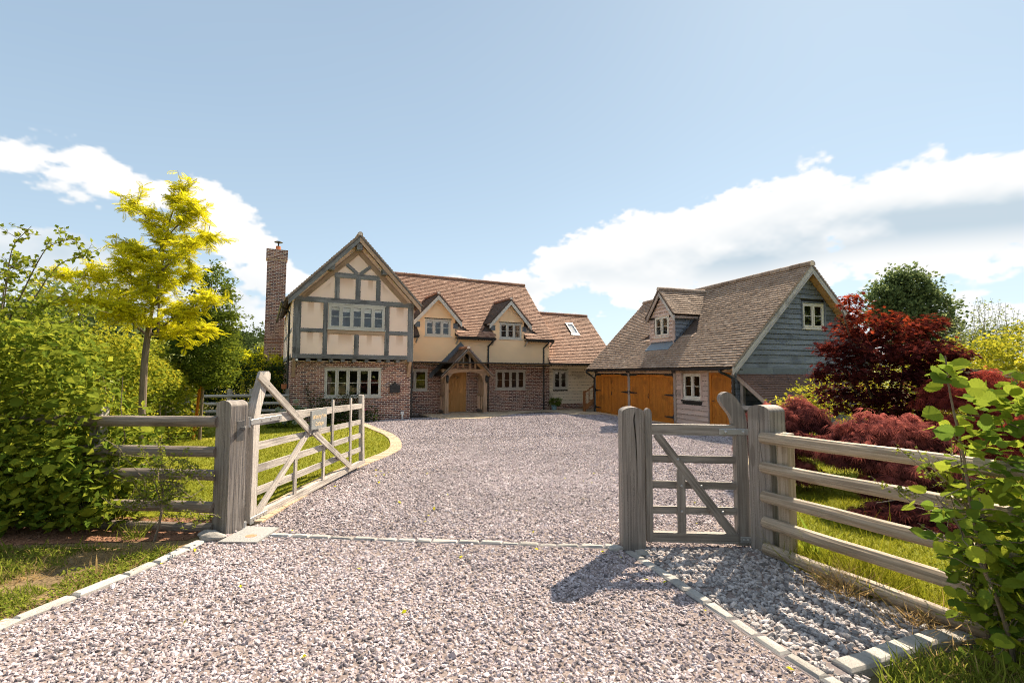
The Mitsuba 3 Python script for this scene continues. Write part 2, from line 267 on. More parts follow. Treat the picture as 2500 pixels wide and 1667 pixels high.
# ================================================================ walls, bricks, tiles, windows: the makers
PIECES = 300
def brick_cells(u0, u1, z0, z1, holes, course=.075, L=.215, j=.014):
    """stretcher bond: (ua, ub, za, zb) of every brick of a wall face, cut round the holes"""
    out = []
    for r in range(int((z1 - z0) / course + .3)):
        za = z0 + r * course + j / 2; zb = min(za + course - j, z1)
        free = [(u0, u1)]
        for (a, b, c, d) in holes:
            if zb > c + .01 and za < d - .01:
                free = [q for (x, y) in free for q in ((x, min(y, a)), (max(x, b), y)) if q[1] - q[0] > .03]
        for (x, y) in free:
            k = math.floor((x - u0) / (L + j)) - 1
            while True:
                a = u0 + k * (L + j) + (r % 2) * (L + j) / 2; b = a + L; k += 1
                if a > y: break
                a2, b2 = max(a, x), min(b, y)
                if b2 - a2 > .035: out.append((a2, b2, za, zb))
    return out
def brick_mesh(fr, cell, v, proud=.004):
    a, b, c, d = cell; e = R(-.002, .003); k = .002
    P = fr.p([a, b, b, a, a + k, b - k, b - k, a + k], [v + .02, v + .02, v + .02, v + .02] + [v - proud - e] * 4, [c, c, d, d, c + k, c + k, d - k, d - k])
    return P, np.array([[4, 5, 6], [4, 6, 7], [0, 1, 5], [0, 5, 4], [1, 2, 6], [1, 6, 5], [2, 3, 7], [2, 7, 6], [3, 0, 4], [3, 4, 7]])
def tiles(A, B, N, O, wid, length, clip=None, gauge=.125, tw=.175, lift=.0, tilt=1.):
    """plain tiles on a slope: eave start O, A along the eave, B up the slope, N outward; a list of (8 x 3) corner arrays"""
    out = []; rows = int(length / gauge + .5)
    for r in range(rows + 1):
        b0 = r * gauge; off = (r % 2) * tw / 2
        n = int(wid / tw) + 2
        for i in range(n):
            a0 = i * tw - off; a1 = a0 + tw - .004
            a0, a1 = max(a0, 0), min(a1, wid)
            if a1 - a0 < .03: continue
            if clip is not None and not clip((a0 + a1) / 2, b0 + .05): continue
            b1 = min(b0 + gauge * 1.75, length + .02)
            if b1 - b0 < .03: continue
            h = .012 + .044 * tilt + R(-.004, .005) + lift; t = .034; h2 = .004 + lift; sk = R(-.004, .004)
            e = R(-.004, .004)
            P = [(a0, b0 + e, h - t), (a1, b0 + e + sk, h - t), (a1, b1, h2 - t), (a0, b1, h2 - t), (a0, b0 + e, h), (a1, b0 + e + sk, h + sk), (a1, b1, h2), (a0, b1, h2)]
            P = np.array(P); out.append(O + P[:, :1] * A + P[:, 1:2] * B + P[:, 2:] * N)
    return out
CAM = np.array([0, 0, EYE])
def share(cells, n=PIECES):
    """the n cells that show largest (nearest the viewer) and the rest"""
    d = [np.linalg.norm(c.mean(0) - CAM) for c in cells]; o = np.argsort(d)
    return [cells[i] for i in o[:n]], [cells[i] for i in o[n:]]
def tone(): return float(np.clip(rng.normal(.48, .17), .02, .97))
def lay_tiles(parent, cells, kind, allow, rest):
    """ALLOW tiles become parts of the roof PARENT, the others go into the mesh REST"""
    near, far = share(cells, allow) if allow else ([], cells)
    for c in near: put(parent, 'tile', Soup().stone(c, BOXF, kind, tone()), 'stone')
    for c in far: rest.stone(c, BOXF, kind, tone())
def ridge(parent, a, b, rad, kind, step=.42, drop=.03):
    a, b = np.array(a, float), np.array(b, float); L = np.linalg.norm(b - a); t = (b - a) / L; n = max(1, int(round(L / step))); s = np.cross(t, [0, 0, 1.])
    ang = np.linspace(-.12 * np.pi, 1.12 * np.pi, 11)
    for z_ in (0,): m = Soup(); e_ = a - t * -.012; m.stone(np.vstack([e_ + np.cos(ang)[:, None] * s * rad * .96 + np.sin(ang)[:, None] * np.array([0, 0, 1.]) * rad * .96 - [0, 0, drop], b - t * .012 + np.cos(ang)[:, None] * s * rad * .96 + np.sin(ang)[:, None] * np.array([0, 0, 1.]) * rad * .96 - [0, 0, drop]]), [[0, i + 1, i] for i in range(1, 10)] + [[11, 11 + i, 12 + i] for i in range(1, 10)], 'mortar', .1); put(parent, 'ridge_mortar', m, 'stone', kind='stuff')
    for i in range(n):
        m = Soup(); rr = rad * R(.97, 1.04); x0, x1 = a + t * (L * i / n + .006), a + t * (L * (i + 1) / n - .006)
        for r_, flip in ((rr, 0), (rr - .018, 1)):
            ring = np.cos(ang)[:, None] * s * r_ + np.sin(ang)[:, None] * np.array([0, 0, 1.]) * r_ - np.array([0, 0, drop])
            V = np.vstack([x0 + ring, x1 + ring]); k = np.arange(10); F = np.vstack([np.stack([k, k + 1, k + 12], 1), np.stack([k, k + 12, k + 11], 1)])
            m.stone(V, F[:, ::-1] if flip else F, kind, .5)
        o = np.vstack([x0 + np.cos(ang)[:, None] * s * rr + np.sin(ang)[:, None] * np.array([0, 0, 1.]) * rr - [0, 0, drop], x0 + np.cos(ang)[:, None] * s * (rr - .018) + np.sin(ang)[:, None] * np.array([0, 0, 1.]) * (rr - .018) - [0, 0, drop]])
        k = np.arange(10); F = np.vstack([np.stack([k, k + 11, k + 12], 1), np.stack([k, k + 12, k + 1], 1)]); m.stone(o, F, kind, .5)
        q = R(.1, .95); m.U = [np.tile([STONES.index(kind) + q, .5], (len(x), 1)) for x in m.V]
        put(parent, 'ridge_tile', m, 'stone')
def window(T, fr, u0, u1, z0, z1, n, v=0., paint='sage', sill=True, head=None, blind=0., bars=1, reveal=.05, label=None):
    """a casement window: frame, and for each light a casement, a pane and a glazing bar"""
    m = Soup(); f = .05; va, vb = v + reveal - .035, v + reveal + .06; K = dict(kind=paint, q=.5)
    for b in ((u0, u1, va, vb, z1 - f, z1), (u0, u1, va, vb, z0, z0 + f), (u0, u0 + f, va, vb, z0 + f, z1 - f), (u1 - f, u1, va, vb, z0 + f, z1 - f)): m.stone(*chamfer(fr, *b, .004), **K)
    w = (u1 - u0 - 2 * f) / n
    for i in range(1, n): m.stone(*chamfer(fr, u0 + f + i * w - .012, u0 + f + i * w + .012, va + .006, vb, z0 + f, z1 - f, .003), **K)
    k = put(T, 'window', m, 'paint', label)
    for i in range(n):
        a, b = u0 + f + i * w + (.013 if i else .002), u0 + f + (i + 1) * w - (.013 if i < n - 1 else .002); c, d = z0 + f + .003, z1 - f - .003; s = .052
        m = Soup(); q0, q1 = va - .012, va + .04
        for bb in ((a, b, q0, q1, d - s, d), (a, b, q0, q1, c, c + s), (a, a + s, q0, q1, c + s, d - s), (b - s, b, q0, q1, c + s, d - s)): m.stone(*chamfer(fr, *bb, .004), **K)
        put(k, 'casement', m, 'paint')
        P = fr.p([a + s, b - s, b - s, a + s], [va + .02 + R(-.0015, .0015), va + .02 + R(-.0015, .0015)] * 2, [c + s, c + s, d - s, d - s]); put(k, 'pane', (P, np.array([[0, 1, 2], [0, 2, 3]]), np.zeros((4, 2))), 'pane')
        for g in range(bars):
            zc = lerp(c + s, d - s, (g + 1) / (bars + 1)); m = Soup(); m.stone(*fr.box(a + s, b - s, va + .008, va + .017, zc - .011, zc + .011), **K); put(k, 'glazing_bar', m, 'paint')
        if blind: m = Soup(); m.stone(*fr.box(a + s, b - s, vb + .05, vb + .06, d - s - blind * R(.6, 1.2), d - s), 'white', .5); put(k, 'blind', m, 'stone')
    if sill: m = Soup(); m.stone(*chamfer(fr, u0 - .05, u1 + .05, v - .05, vb, z0 - .045, z0 - .003, .006), **K); put(k, 'sill', m, 'paint')
    if head: m = Soup(); m.stone(*chamfer(fr, u0 - .03, u1 + .03, v - .035, v + .02, z1 + .003, z1 + .04, .004), kind='dark' if head == 'dark' else paint, q=.5); put(k, 'drip_head', m, 'paint')
    return k
def pipe(T, name, pts, rad, mat_='black', sides=10, label=None):
    V, F = tube(pts, rad, sides); return put(T, name, (V, F, np.zeros((len(V), 2))), mat_, label, smooth=True)
def gutter(T, fr, u0, u1, v, z, r=.06):
    ang = np.linspace(np.pi, 2 * np.pi, 9); m = Soup()
    for rr, fl in ((r, 1), (r - .006, 0)):
        a = fr.p(u0 + 0 * ang, v + np.cos(ang) * rr, z + np.sin(ang) * rr); b = fr.p(u1 + 0 * ang, v + np.cos(ang) * rr, z + np.sin(ang) * rr); k = np.arange(8)
        F = np.vstack([np.stack([k, k + 1, k + 10], 1), np.stack([k, k + 10, k + 9], 1)]); m.raw(np.vstack([a, b]), F if fl else F[:, ::-1], (0, 0))
    for u in (u0, u1):
        a = fr.p(u + 0 * ang, v + np.cos(ang) * r, z + np.sin(ang) * r); m.raw(a, [[0, i, i + 1] for i in range(1, 8)], (0, 0))
    return put(T, 'gutter', m, 'black')
def beam(T, fr, u0, z0, u1, z1, w, v0, v1, kind='beam', name='beam', c=.012):
    """a timber of the frame from (u0, z0) to (u1, z1), w wide on the face"""
    d = np.array([u1 - u0, z1 - z0]); L = np.hypot(*d); d /= L; n = np.array([-d[1], d[0]]) * w / 2
    P = []
    for e, se in ((0., 1), (L, -1)):
        for s in (-1, 1):
            q = np.array([u0, z0]) + d * e + n * s
            for v, sv in ((v0, 1), (v1, -1)):
                P += [(*(q - n * s * c / (w / 2)), v), (*q, v + sv * c)]
    P = np.array(P); V, F = hull(fr.p(P[:, 0], P[:, 2], P[:, 1]))
    m = Soup(); m.grain(V, F, fr.U * d[0] + fr.Z * d[1], kind); return put(T, name, m, 'wood')
def verge(T, fr, apex, foot_u, foot_z, deep, v0, v1, kind, side, name='bargeboard'):
    """a bargeboard from the apex (u, z) down to the foot; DEEP is its height"""
    ua, za = apex; m = Soup(); V, F = prism(fr, [(ua, za), (ua, za - deep), (foot_u, foot_z - deep), (foot_u, foot_z)][::(1 if foot_u > ua else -1)][::-1], v0, v1)
    m.grain(V, F, fr.U * (foot_u - ua) + fr.Z * (foot_z - za), kind); return put(T, name, m, 'wood')
def rects(*r): return [sbox(a, c, b, d) for (a, b, c, d) in r]
# ================================================================ the cottage
C = thing('cottage', 'brick and rendered cottage with a timber framed gable, tall chimney and tiled roof', 'house')
W, L, VM, J, VA, AR = 4.59, 7.98, 2.05, -.394, 2.10, 12.20
brick_rest, tile_rest, mort = Soup(), Soup(), Soup()
# ---- openings (u0, u1, z0, z1)
GW = (-3.389, -1.209, .93, 2.08); UW = (-3.345, -1.20, 3.60, 4.55)
SW = (.16, 1.365, 1.095, 2.06); RW = (4.868, 6.558, 1.095, 2.06); AW = (8.264, 9.141, 1.095, 2.092); D1 = (1.204, 2.479, 3.652, 4.463); D2 = (5.076, 6.329, 3.652, 4.463)
DOOR = (2.40, 3.32, .06, 2.02)
def wallpoly(outer, holes):
    p = outer if hasattr(outer, 'area') else Polygon(outer)
    for h in holes: p = p.difference(sbox(h[0], h[2], h[1], h[3]))
    return p
# brick walls: mortar bed with every brick standing proud of it
BW = put(C, 'brick_wall', Soup().raw(*[*slab(H, wallpoly(sbox(-W, -.1, 0, 2.36), [GW]), 0, .25), (STONES.index('mortar') + .5, 0)]), 'stone')
m = Soup()
for args in ((H, wallpoly(sbox(0.02, -.1, L, 2.30), [SW, RW, DOOR]), VM, .25), (H.side(-W, -1), sbox(-8.2, -.1, -.001, 2.36), 0, .25), (H.side(L, 1), sbox(VM, -.1, 8.0, 2.30), 0, .25), (H.side(0, 1), sbox(.0, -.1, VM, 2.36), 0, .25),
             (H, sbox(L + .03, -.1, AR, .34), VA - .02, .25)):
    m.raw(*slab(*args), (STONES.index('mortar') + .5, 0))
put(C, 'brick_wall', m, 'stone')
cells = [brick_mesh(H, c, 0) for c in brick_cells(-W, 0, 0, 2.36, [GW])]
near, far = cells, [brick_mesh(H, c, VM) for c in brick_cells(.0, L, 0, 2.29, [SW, RW, DOOR])]
far += [brick_mesh(H.side(-W, -1), c, 0) for c in brick_cells(-7.6, 0, 0, 2.36, [])] + [brick_mesh(H.side(L, 1), c, 0) for c in brick_cells(VM, VM + 2.6, 0, 2.29, [])] + [brick_mesh(H.side(0, 1), c, 0) for c in brick_cells(0, VM, 0, 2.36, [])]
far += [brick_mesh(H, c, VA - .02) for c in brick_cells(L + .05, AR, 0, .33, [])]
d = np.argsort([np.linalg.norm(c[0].mean(0) - CAM) for c in near])
for n_, i in enumerate(d):
    if n_ < PIECES: put(BW, 'brick', Soup().stone(*near[i], 'brick'), 'stone')
    else: brick_rest.stone(*near[i], 'brick')
for V, F in far: brick_rest.stone(V, F, 'brick')
# ---- the chimney
CH = Soup(); q = .5
CU0, CU1, CV0, CV1, CT = -5.52, -4.62, 7.66, 8.3, 8.28
CH.stone(*H.box(CU0, CU1, CV0, CV1, -.1, CT - .52), 'mortar', q); CH.stone(*H.box(CU0 - .055, CU1 + .055, CV0 - .055, CV1 + .055, CT - .52, CT), 'mortar', q)
ch = put(C, 'chimney', CH, 'stone')
for fr_, a, b in ((H, CU0, CU1), ):
    for c in brick_cells(a, b, 0, CT - .52, []): brick_rest.stone(*brick_mesh(fr_, c, CV0), 'brick')
    for c in brick_cells(a - .055, b + .055, CT - .52, CT - .01, []): brick_rest.stone(*brick_mesh(fr_, c, CV0 - .055), 'brick')
for c in brick_cells(CV0, CV1, 0, CT - .52, []): brick_rest.stone(*brick_mesh(H.side(CU1, 1), c, 0), 'brick')
for c in brick_cells(-CV1, -CV0, 0, CT - .52, []): brick_rest.stone(*brick_mesh(H.side(CU0, -1), c, 0), 'brick')
for c in brick_cells(-CV1 - .05, -CV0 + .05, CT - .52, CT - .01, []): brick_rest.stone(*brick_mesh(H.side(CU0 - .055, -1), c, 0), 'brick')
for zz in (3.42, 3.60, 2.08, 1.90):      # dark oversailing string courses
    m = Soup(); m.stone(*chamfer(H, CU0 - .03, CU1 + .0, CV0 - .03, CV0 + .05, zz, zz + .06, .004), 'brick', .99); put(ch, 'string_course', m, 'stone')
pc = H.p(-5.02, 7.98, 0)
m = Soup(); m.stone(*tube([pc + [0, 0, CT], pc + [0, 0, CT + .06], pc + [0, 0, CT + .24]], [.15, .13, .12], 14), 'pot', .5); put(ch, 'chimney_pot', m, 'stone')
m = Soup(); V, F = tube([pc + [0, 0, CT + .2], pc + [0, 0, CT + .46]], .035, 8); m.raw(V, F, (0, 0)); V, F = tube([pc + [0, 0, CT + .45], pc + [0, 0, CT + .49], pc + [0, 0, CT + .52]], [.21, .17, .03], 16); m.raw(V, F, (0, 0)); put(ch, 'cowl', m, 'black')
# ---- render: main wing up to the eave and into the two dormer gables
EZ, RV, RZ = 3.646, 5.113, 7.05; SL = (RZ - EZ) / (RV - VM + .31)
def roofz(v): return EZ + SL * (v - VM + .31)
DA, DB, DH = 5.60, 4.34, 1.20
dw = {1.77: (.86, 2.70), 5.59: (4.72, 6.47)}
pl = sbox(.0, 2.30, L, EZ + .05)
for dc, (a, b) in dw.items(): pl = pl.union(Polygon([(a, 3.0), (b, 3.0), (b, DA - .12 - (b - dc) * 1.06), (dc, DA - .12), (a, DA - .12 - (dc - a) * 1.06)]))
V, F = slab(H, wallpoly(pl, [D1, D2]), VM - .012, .2); put(C, 'rendered_wall', Soup().raw(V, F, (0, 3)), 'render')
m = Soup(); m.raw(*slab(H.side(L, 1), Polygon([(VM, 2.3), (8.2, 2.3), (8.2, EZ), (RV, RZ - .1), (VM, EZ)]), 0, .2), (0, 3)); put(C, 'rendered_wall', m, 'render'); m = Soup(); m.raw(*slab(H.side(0, 1), sbox(J, 2.44, VM + .1, 4.7), -.0, .2), (0, 3)); put(C, 'rendered_wall', m, 'render')
m = Soup(); m.stone(*H.box(.0, L + .02, VM - .03, VM, 2.27, 2.325), 'dark', .5); put(C, 'drip_rail', m, 'paint')
# back and inside: closed, dark, with a partition behind the rooms
m = Soup()
for b in ((-W + .26, L + .0, 3.6, 3.7, 0, 4.4), (-W + .2, AR, 8.0, 8.2, 0, EZ), (-W + .26, -.26, 1.9, 2.0, 0, 2.3), (-W + .2, -.2, 2.2, 2.3, 2.4, 5), (L + .2, AR - .2, 4.4, 4.5, 0, 2.6), (-W + .2, AR, .26, 8, 2.36, 2.40), (-W + .26, AR - .2, .26, 8, -.08, -.02)): m.raw(*H.box(*b), (0, 0))
for v_ in (2.4, 7.2): m.raw(*slab(H, Polygon([(-W + .1, 2.4), (-.1, 2.4), (-.1, 4.5), (-2.295, 6.95), (-W + .1, 4.5)]), v_, .08), (0, 0))
put(C, 'inner_wall', m, 'inside')
# ---- windows of the house
window(C, H, *GW, 5, 0, head='sage', label='wide window of five lights in the brick gable wall'); window(C, H, *UW, 5, J, blind=.16, reveal=.03, head='sage', label='upper window of five lights between the gable timbers')
window(C, H, *SW, 2, VM, head='sage', label='two-light window beside the porch'); window(C, H, *RW, 4, VM, head='sage', label='window of four lights right of the porch')
window(C, H, *AW, 2, VA, head='dark', blind=.08, reveal=.02, label='two-light window in the boarded wing'); window(C, H, *D1, 3, VM - .012, head='dark', blind=.07, label='left dormer window'); window(C, H, *D2, 3, VM - .012, head='dark', blind=.05, label='right dormer window')
# ---- the timber framed gable, jettied over the brick
AP, FT = (-2.295, 7.25), 4.63; GS = (AP[1] - FT) / 2.49
def under(u): return AP[1] - .1 - GS * abs(u - AP[0])
pan = Polygon([(-W, 2.46), (.0, 2.46), (.0, under(0) - .02), (AP[0], AP[1] - .12), (-W, under(-W) - .02)])
X, F = slab(H, wallpoly(pan, [UW]), J + .03, .2); U = np.stack([np.ones(len(X)), np.full(len(X), 3.)], 1); zz = X[:, 2]
# finer sheets so that uv.y can give the distance below each timber
def panel(poly, top):
    P = Polygon(poly) if not hasattr(poly, 'area') else poly
    V, F = slab(H, P, J + .024, .03); put(C, 'render_panel', Soup().raw(V, F, np.stack([np.ones(len(V)), top - V[:, 2]], 1)), 'render')
put(C, 'gable_wall', Soup().raw(X, F, np.stack([np.ones(len(X)), np.full(len(X), 3.)], 1)), 'render')
v0, v1 = J - .012, J + .12
BM = lambda *a, **k: beam(C, H, *a, v0, v1, **k)
for a in ((-4.33, -3.53, 2.6, 3.43), (-3.37, -2.37, 2.6, 3.39), (-2.19, -1.19, 2.6, 3.39), (-1.01, -.21, 2.6, 3.42)): panel(sbox(a[0], a[2], a[1], a[3]), a[3])
for a in ((-4.33, -3.53, 3.58, 4.57), (-1.01, -.21, 3.59, 4.58)): panel(sbox(a[0], a[2], a[1], a[3]), a[3])
for a, b in ((-2.96, -2.36), (-2.17, -1.56)): panel(sbox(a, 4.8, b, 5.6), 5.6)
panel([(-3.9, 4.8), (-3.14, 4.8), (-3.14, 5.55)], 5.55); panel([(-1.39, 4.8), (-.68, 4.8), (-1.39, 5.55)], 5.55)
panel([(-2.25, 5.83), (-1.84, 6.2), (-2.25, 6.6), (-2.66, 6.2)], 6.6)
BM(-4.45, 2.44, -4.45, 4.58, .27, name='corner_post'); BM(-.13, 2.36, -.13, 4.58, .24, name='corner_post')
BM(-4.56, 4.68, .0, 4.68, .20, name='tie_beam'); BM(-4.32, 2.52, -.24, 2.52, .17, name='bressumer')
BM(-3.45, 2.6, -3.45, 4.58, .165, name='stud'); BM(-1.10, 2.6, -1.10, 4.58, .175, name='stud'); BM(-2.28, 2.6, -2.28, 3.39, .18, name='stud')
BM(-4.32, 3.505, -3.53, 3.505, .145, name='rail'); BM(-1.02, 3.505, -.24, 3.505, .16, name='rail'); BM(-3.37, 3.47, -1.18, 3.47, .15, kind='porch', name='rail')
BM(-3.05, 4.78, -3.05, 5.62, .175, name='stud'); BM(-2.265, 4.78, -2.265, 5.70, .185, name='stud'); BM(-1.475, 4.78, -1.475, 5.62, .175, name='stud')
BM(-3.16, 5.70, -1.43, 5.70, .20, name='collar'); BM(-2.72, 6.16, -2.30, 5.80, .14, name='brace'); BM(-1.78, 6.16, -2.20, 5.80, .14, name='brace')
BM(-4.28, 4.75, -2.27, 6.72, .20, kind='porch', name='principal_rafter'); BM(-.34, 4.75, -2.27, 6.72, .20, kind='porch', name='principal_rafter')
for u in (-3.30, -1.28): m = Soup(); V, F, t = bar(H.p(u, J - .34, under(u) - .14), H.p(u, J + .1, under(u) - .14), .20, .24, c=.01); m.grain(V, F, t, 'beam'); put(C, 'purlin_end', m, 'wood')
m = Soup(); V, F, t = bar(H.p(AP[0], J - .34, 6.83), H.p(AP[0], J + .1, 6.83), .22, .24, c=.01); m.grain(V, F, t, 'beam'); put(C, 'purlin_end', m, 'wood')
for u in (-4.02, -3.62, -3.2, -2.77, -2.34, -1.87, -1.37, -1.02, -.63): m = Soup(); m.grain(*chamfer(H, u - .075, u + .075, J + .03, .1, 2.32, 2.435, .008), H.V, 'beam'); put(C, 'joist_end', m, 'wood')
for u, s in ((-4.5, 1), (-.1, -1)):      # curved brackets under the jetty
    P = [(J + .03, 2.43), (J + .03, 2.33), (-.18, 2.1), (-.03, 1.72), (-.003, 1.72), (-.003, 2.43)]; m = Soup(); V, F = prism(Frame(H.p(u - .06, 0, 0), H.V, -H.U), [(a, b) for a, b in P], -.12, 0); m.grain(V, F, [0, 0, 1], 'porch'); put(C, 'jetty_bracket', m, 'wood')
m = Soup(); V, F = trimesh.creation.icosphere(2, .045).vertices + H.p(-4.42, J - .03, 2.37), trimesh.creation.icosphere(2).faces; m.stone(V, F, 'white', .5); m.raw(*chamfer(H, -4.47, -4.37, J - .02, J + .1, 2.31, 2.43, .01), (STONES.index('dark') + .5, 0)); put(C, 'security_light', m, 'paint')
# left flank of the gable bay
SF = H.side(-W, -1)
m = Soup(); m.raw(*slab(SF, Polygon([(-7.6, 2.46), (-J, 2.46), (-J, 4.7), (-7.6, 4.7)]), -.03, .2), (1, 3)); put(C, 'flank_wall', m, 'render')
for u in (-7.5, -5.8, -4.1, -2.6, -1.2): beam(C, SF, u, 2.5, u, 4.6, .16, -.05, .05, name='stud')
beam(C, SF, -7.5, 2.5, .3, 2.5, .17, -.05, .05, name='bressumer'); beam(C, SF, -7.5, 3.5, .3, 3.5, .14, -.048, .05, name='rail')
# ---- gable roof: deck, tiles, barge boards, ridge
def slope_frame(fr, u_eave, z_eave, u_top, z_top, v0):
    """tile slope facing sideways in fr: eave line runs along v"""
    B = fr.U * (u_top - u_eave) + fr.Z * (z_top - z_eave); Ln = np.linalg.norm(B); B = B / Ln; A = fr.V if u_eave < u_top else fr.V
    N = np.cross(B, A); N = N if N[2] > 0 else -N
    return fr.p(u_eave, v0, z_eave), A, B, N, Ln
def deck(T, O, A, B, N, wid, Ln, name='roof', th=.06, label=None):
    P = np.array([O + A * a + B * b + N * n for n in (-th, 0.) for a, b in ((0, 0), (wid, 0), (wid, Ln), (0, Ln))]); F = BOXF if np.dot(np.cross(A, B), N) > 0 else BOXF[:, ::-1]
    return put(T, name, Soup().raw(P, F, (0, 0)), 'underroof', label)
GVF = J - .40                             # front verge
for s in (-1, 1):
    ue = AP[0] + s * 2.56; O, A, B, N, Ln = slope_frame(H, ue, AP[1] + .05 - GS * 2.56, AP[0], AP[1] + .05, GVF)
    rf = deck(C, O, A, B, N, 7.9, Ln); lay_tiles(rf, tiles(A, B, N, O, 7.9, Ln), 'gtile', 0, tile_rest)
    verge(C, H, (AP[0], AP[1]), AP[0] + s * 2.49, FT, .24, GVF + .02, GVF + .06, 'beam' if s < 0 else 'porch', s)
    verge(C, H, (AP[0], AP[1] + .045), AP[0] + s * 2.50, FT + .045, .07, GVF + .0, GVF + .02, 'silverdark', s, 'verge_strip')
    m = Soup(); V, F = prism(H, ([(AP[0], AP[1] - .03), (AP[0] + s * 2.5, FT - .03), (AP[0] + s * 2.5, FT - .06), (AP[0], AP[1] - .06)])[::s], GVF + .06, J); m.grain(V, F, H.V, 'soffit'); put(C, 'soffit', m, 'wood')
ridge(rf, H.p(AP[0], GVF - .02, AP[1] + .09), H.p(AP[0], 6.5, AP[1] + .07), .10, 'gtile')
# left eave: gutter, and a downpipe on the flank
m = Soup()
ge = Frame(H.p(-4.93, 0, 0), H.V, -H.U); gutter(C, ge, GVF + .1, 7.4, .04, AP[1] - GS * 2.62, .065)
pipe(C, 'downpipe', smoothline([H.p(-4.93, .55, 4.50), H.p(-4.93, .55, 4.42), H.p(-4.70, .55, 4.25), H.p(-4.68, .55, 4.05), H.p(-4.68, .55, 2.5), H.p(-4.66, .55, .05)], 5), .036)
pipe(C, 'downpipe', [H.p(.10, 1.0, 4.4), H.p(.10, .05, 4.0), H.p(.07, .04, 3.6)], .03); pipe(C, 'downpipe', [H.p(.06, -.0, 2.36), H.p(.06, -.0, .04)], .04)
# ---- main roof and annex roof (the 300 nearest tiles are parts)
B_ = H.V * (RV - VM + .31) + H.Z * (RZ - EZ); LN = np.linalg.norm(B_); B_ = B_ / LN; N_ = np.cross(H.U, B_)
OM = H.p(-.9, VM - .31, EZ); WM = L + .13 + .9
def clip_main(a, b):
    u = a - .9; z = EZ + b * B_[2]; v = VM - .31 + b * math.hypot(B_[0], B_[1])
    if u < AP[0] + (AP[1] + .05 - z) / GS - .12 : return False     # under the gable roof
    for dc, (x, y) in dw.items():
        if x - .02 < u < y + .02 and z < EZ + .45: return False     # the dormer wall comes through the eave
        if abs(u - dc) < (DA + .02 - z) / 1.06 and v > VM - .05: return False
    return True
# the deck is cut so that the dormers stand clear of it
dk = sbox(-.9, 0, L + .13, LN)
for dc, (x, y) in dw.items(): dk = dk.difference(sbox(x, -.1, y, .75))
SFm = Frame(H.p(0, VM - .31, EZ), H.U, -N_); SFm.Z = B_
mr = put(C, 'roof', Soup().raw(*slab(SFm, dk, .002, .06), (0, 0)), 'underroof', 'long tiled roof of the main wing with two gabled dormers')
lay_tiles(mr, tiles(H.U, B_, N_, OM, WM, LN, clip_main), 'tile', PIECES, tile_rest)
Bb = -H.V * (RV - VM + .31) + H.Z * (RZ - EZ); Bb /= np.linalg.norm(Bb); deck(C, H.p(L + .13, 2 * RV - VM + .31, EZ), -H.U, Bb, np.cross(-H.U, Bb), WM + 2, LN)
ridge(mr, H.p(-1.6, RV, RZ + .05), H.p(L + .15, RV, RZ + .05), .11, 'ridge')
AEZ, ARV, ARZ = 2.43, 4.78, 5.43; BA = H.V * (ARV - VA + .33) + H.Z * (ARZ - AEZ); LA = np.linalg.norm(BA); BA = BA / LA; NA = np.cross(H.U, BA)
ar = deck(C, H.p(L + .0, VA - .33, AEZ), H.U, BA, NA, AR - L + .12, LA, label='lower tiled roof of the boarded wing with one skylight')
SKY_ = (10.34, 10.84, 3.52, 4.15)
lay_tiles(ar, tiles(H.U, BA, NA, H.p(L - .08, VA - .33, AEZ), AR - L + .2, LA, lambda a, b: not (SKY_[0] - .04 < L - .08 + a < SKY_[1] + .04 and SKY_[2] - .05 < VA - .33 + b * BA[:2].dot(H.V[:2]) < SKY_[3] + .0)), 'tile', 0, tile_rest)
BB = -H.V * (ARV - VA + .33) + H.Z * (ARZ - AEZ); BB /= np.linalg.norm(BB); deck(C, H.p(AR + .12, 2 * ARV - VA + .33, AEZ), -H.U, BB, np.cross(-H.U, BB), AR - L + .1, LA)
ridge(ar, H.p(L + .0, ARV, ARZ + .05), H.p(AR + .13, ARV, ARZ + .05), .105, 'ridge')
# skylight
SKF = Frame(H.p(0, VA - .33, AEZ), H.U, -NA); SKF.Z = BA; hv = BA[:2].dot(H.V[:2]); b0, b1 = [(v - VA + .33) / hv for v in SKY_[2:]]
m = Soup()
for b in ((SKY_[0], SKY_[1], -.09, .0, b0, b0 + .06), (SKY_[0], SKY_[1], -.09, .0, b1 - .06, b1), (SKY_[0], SKY_[0] + .055, -.09, .0, b0, b1), (SKY_[1] - .055, SKY_[1], -.09, .0, b0, b1)): m.raw(*SKF.box(*b), (0, 0))
sk = put(C, 'skylight', m, 'black'); P = SKF.p([SKY_[0] + .05, SKY_[1] - .05, SKY_[1] - .05, SKY_[0] + .05], -.06, [b0 + .05, b0 + .05, b1 - .05, b1 - .05]); put(sk, 'pane', (P, np.array([[0, 1, 2], [0, 2, 3]]), np.zeros((4, 2))), 'pane')
m = Soup(); m.stone(*SKF.box(SKY_[0] + .05, SKY_[1] - .05, -.04, -.03, b0 + .05, b1 - .05), 'white', .5); put(sk, 'blind', m, 'stone')
m = Soup(); m.stone(*SKF.box(SKY_[0] - .05, SKY_[1] + .05, -.075, -.03, b0 - .12, b0 - .0), 'lead', .9); m.stone(*SKF.box(SKY_[0] - .02, SKY_[1] + .02, -.10, -.03, b1, b1 + .07), 'white', .3); put(sk, 'flashing', m, 'bluelead')
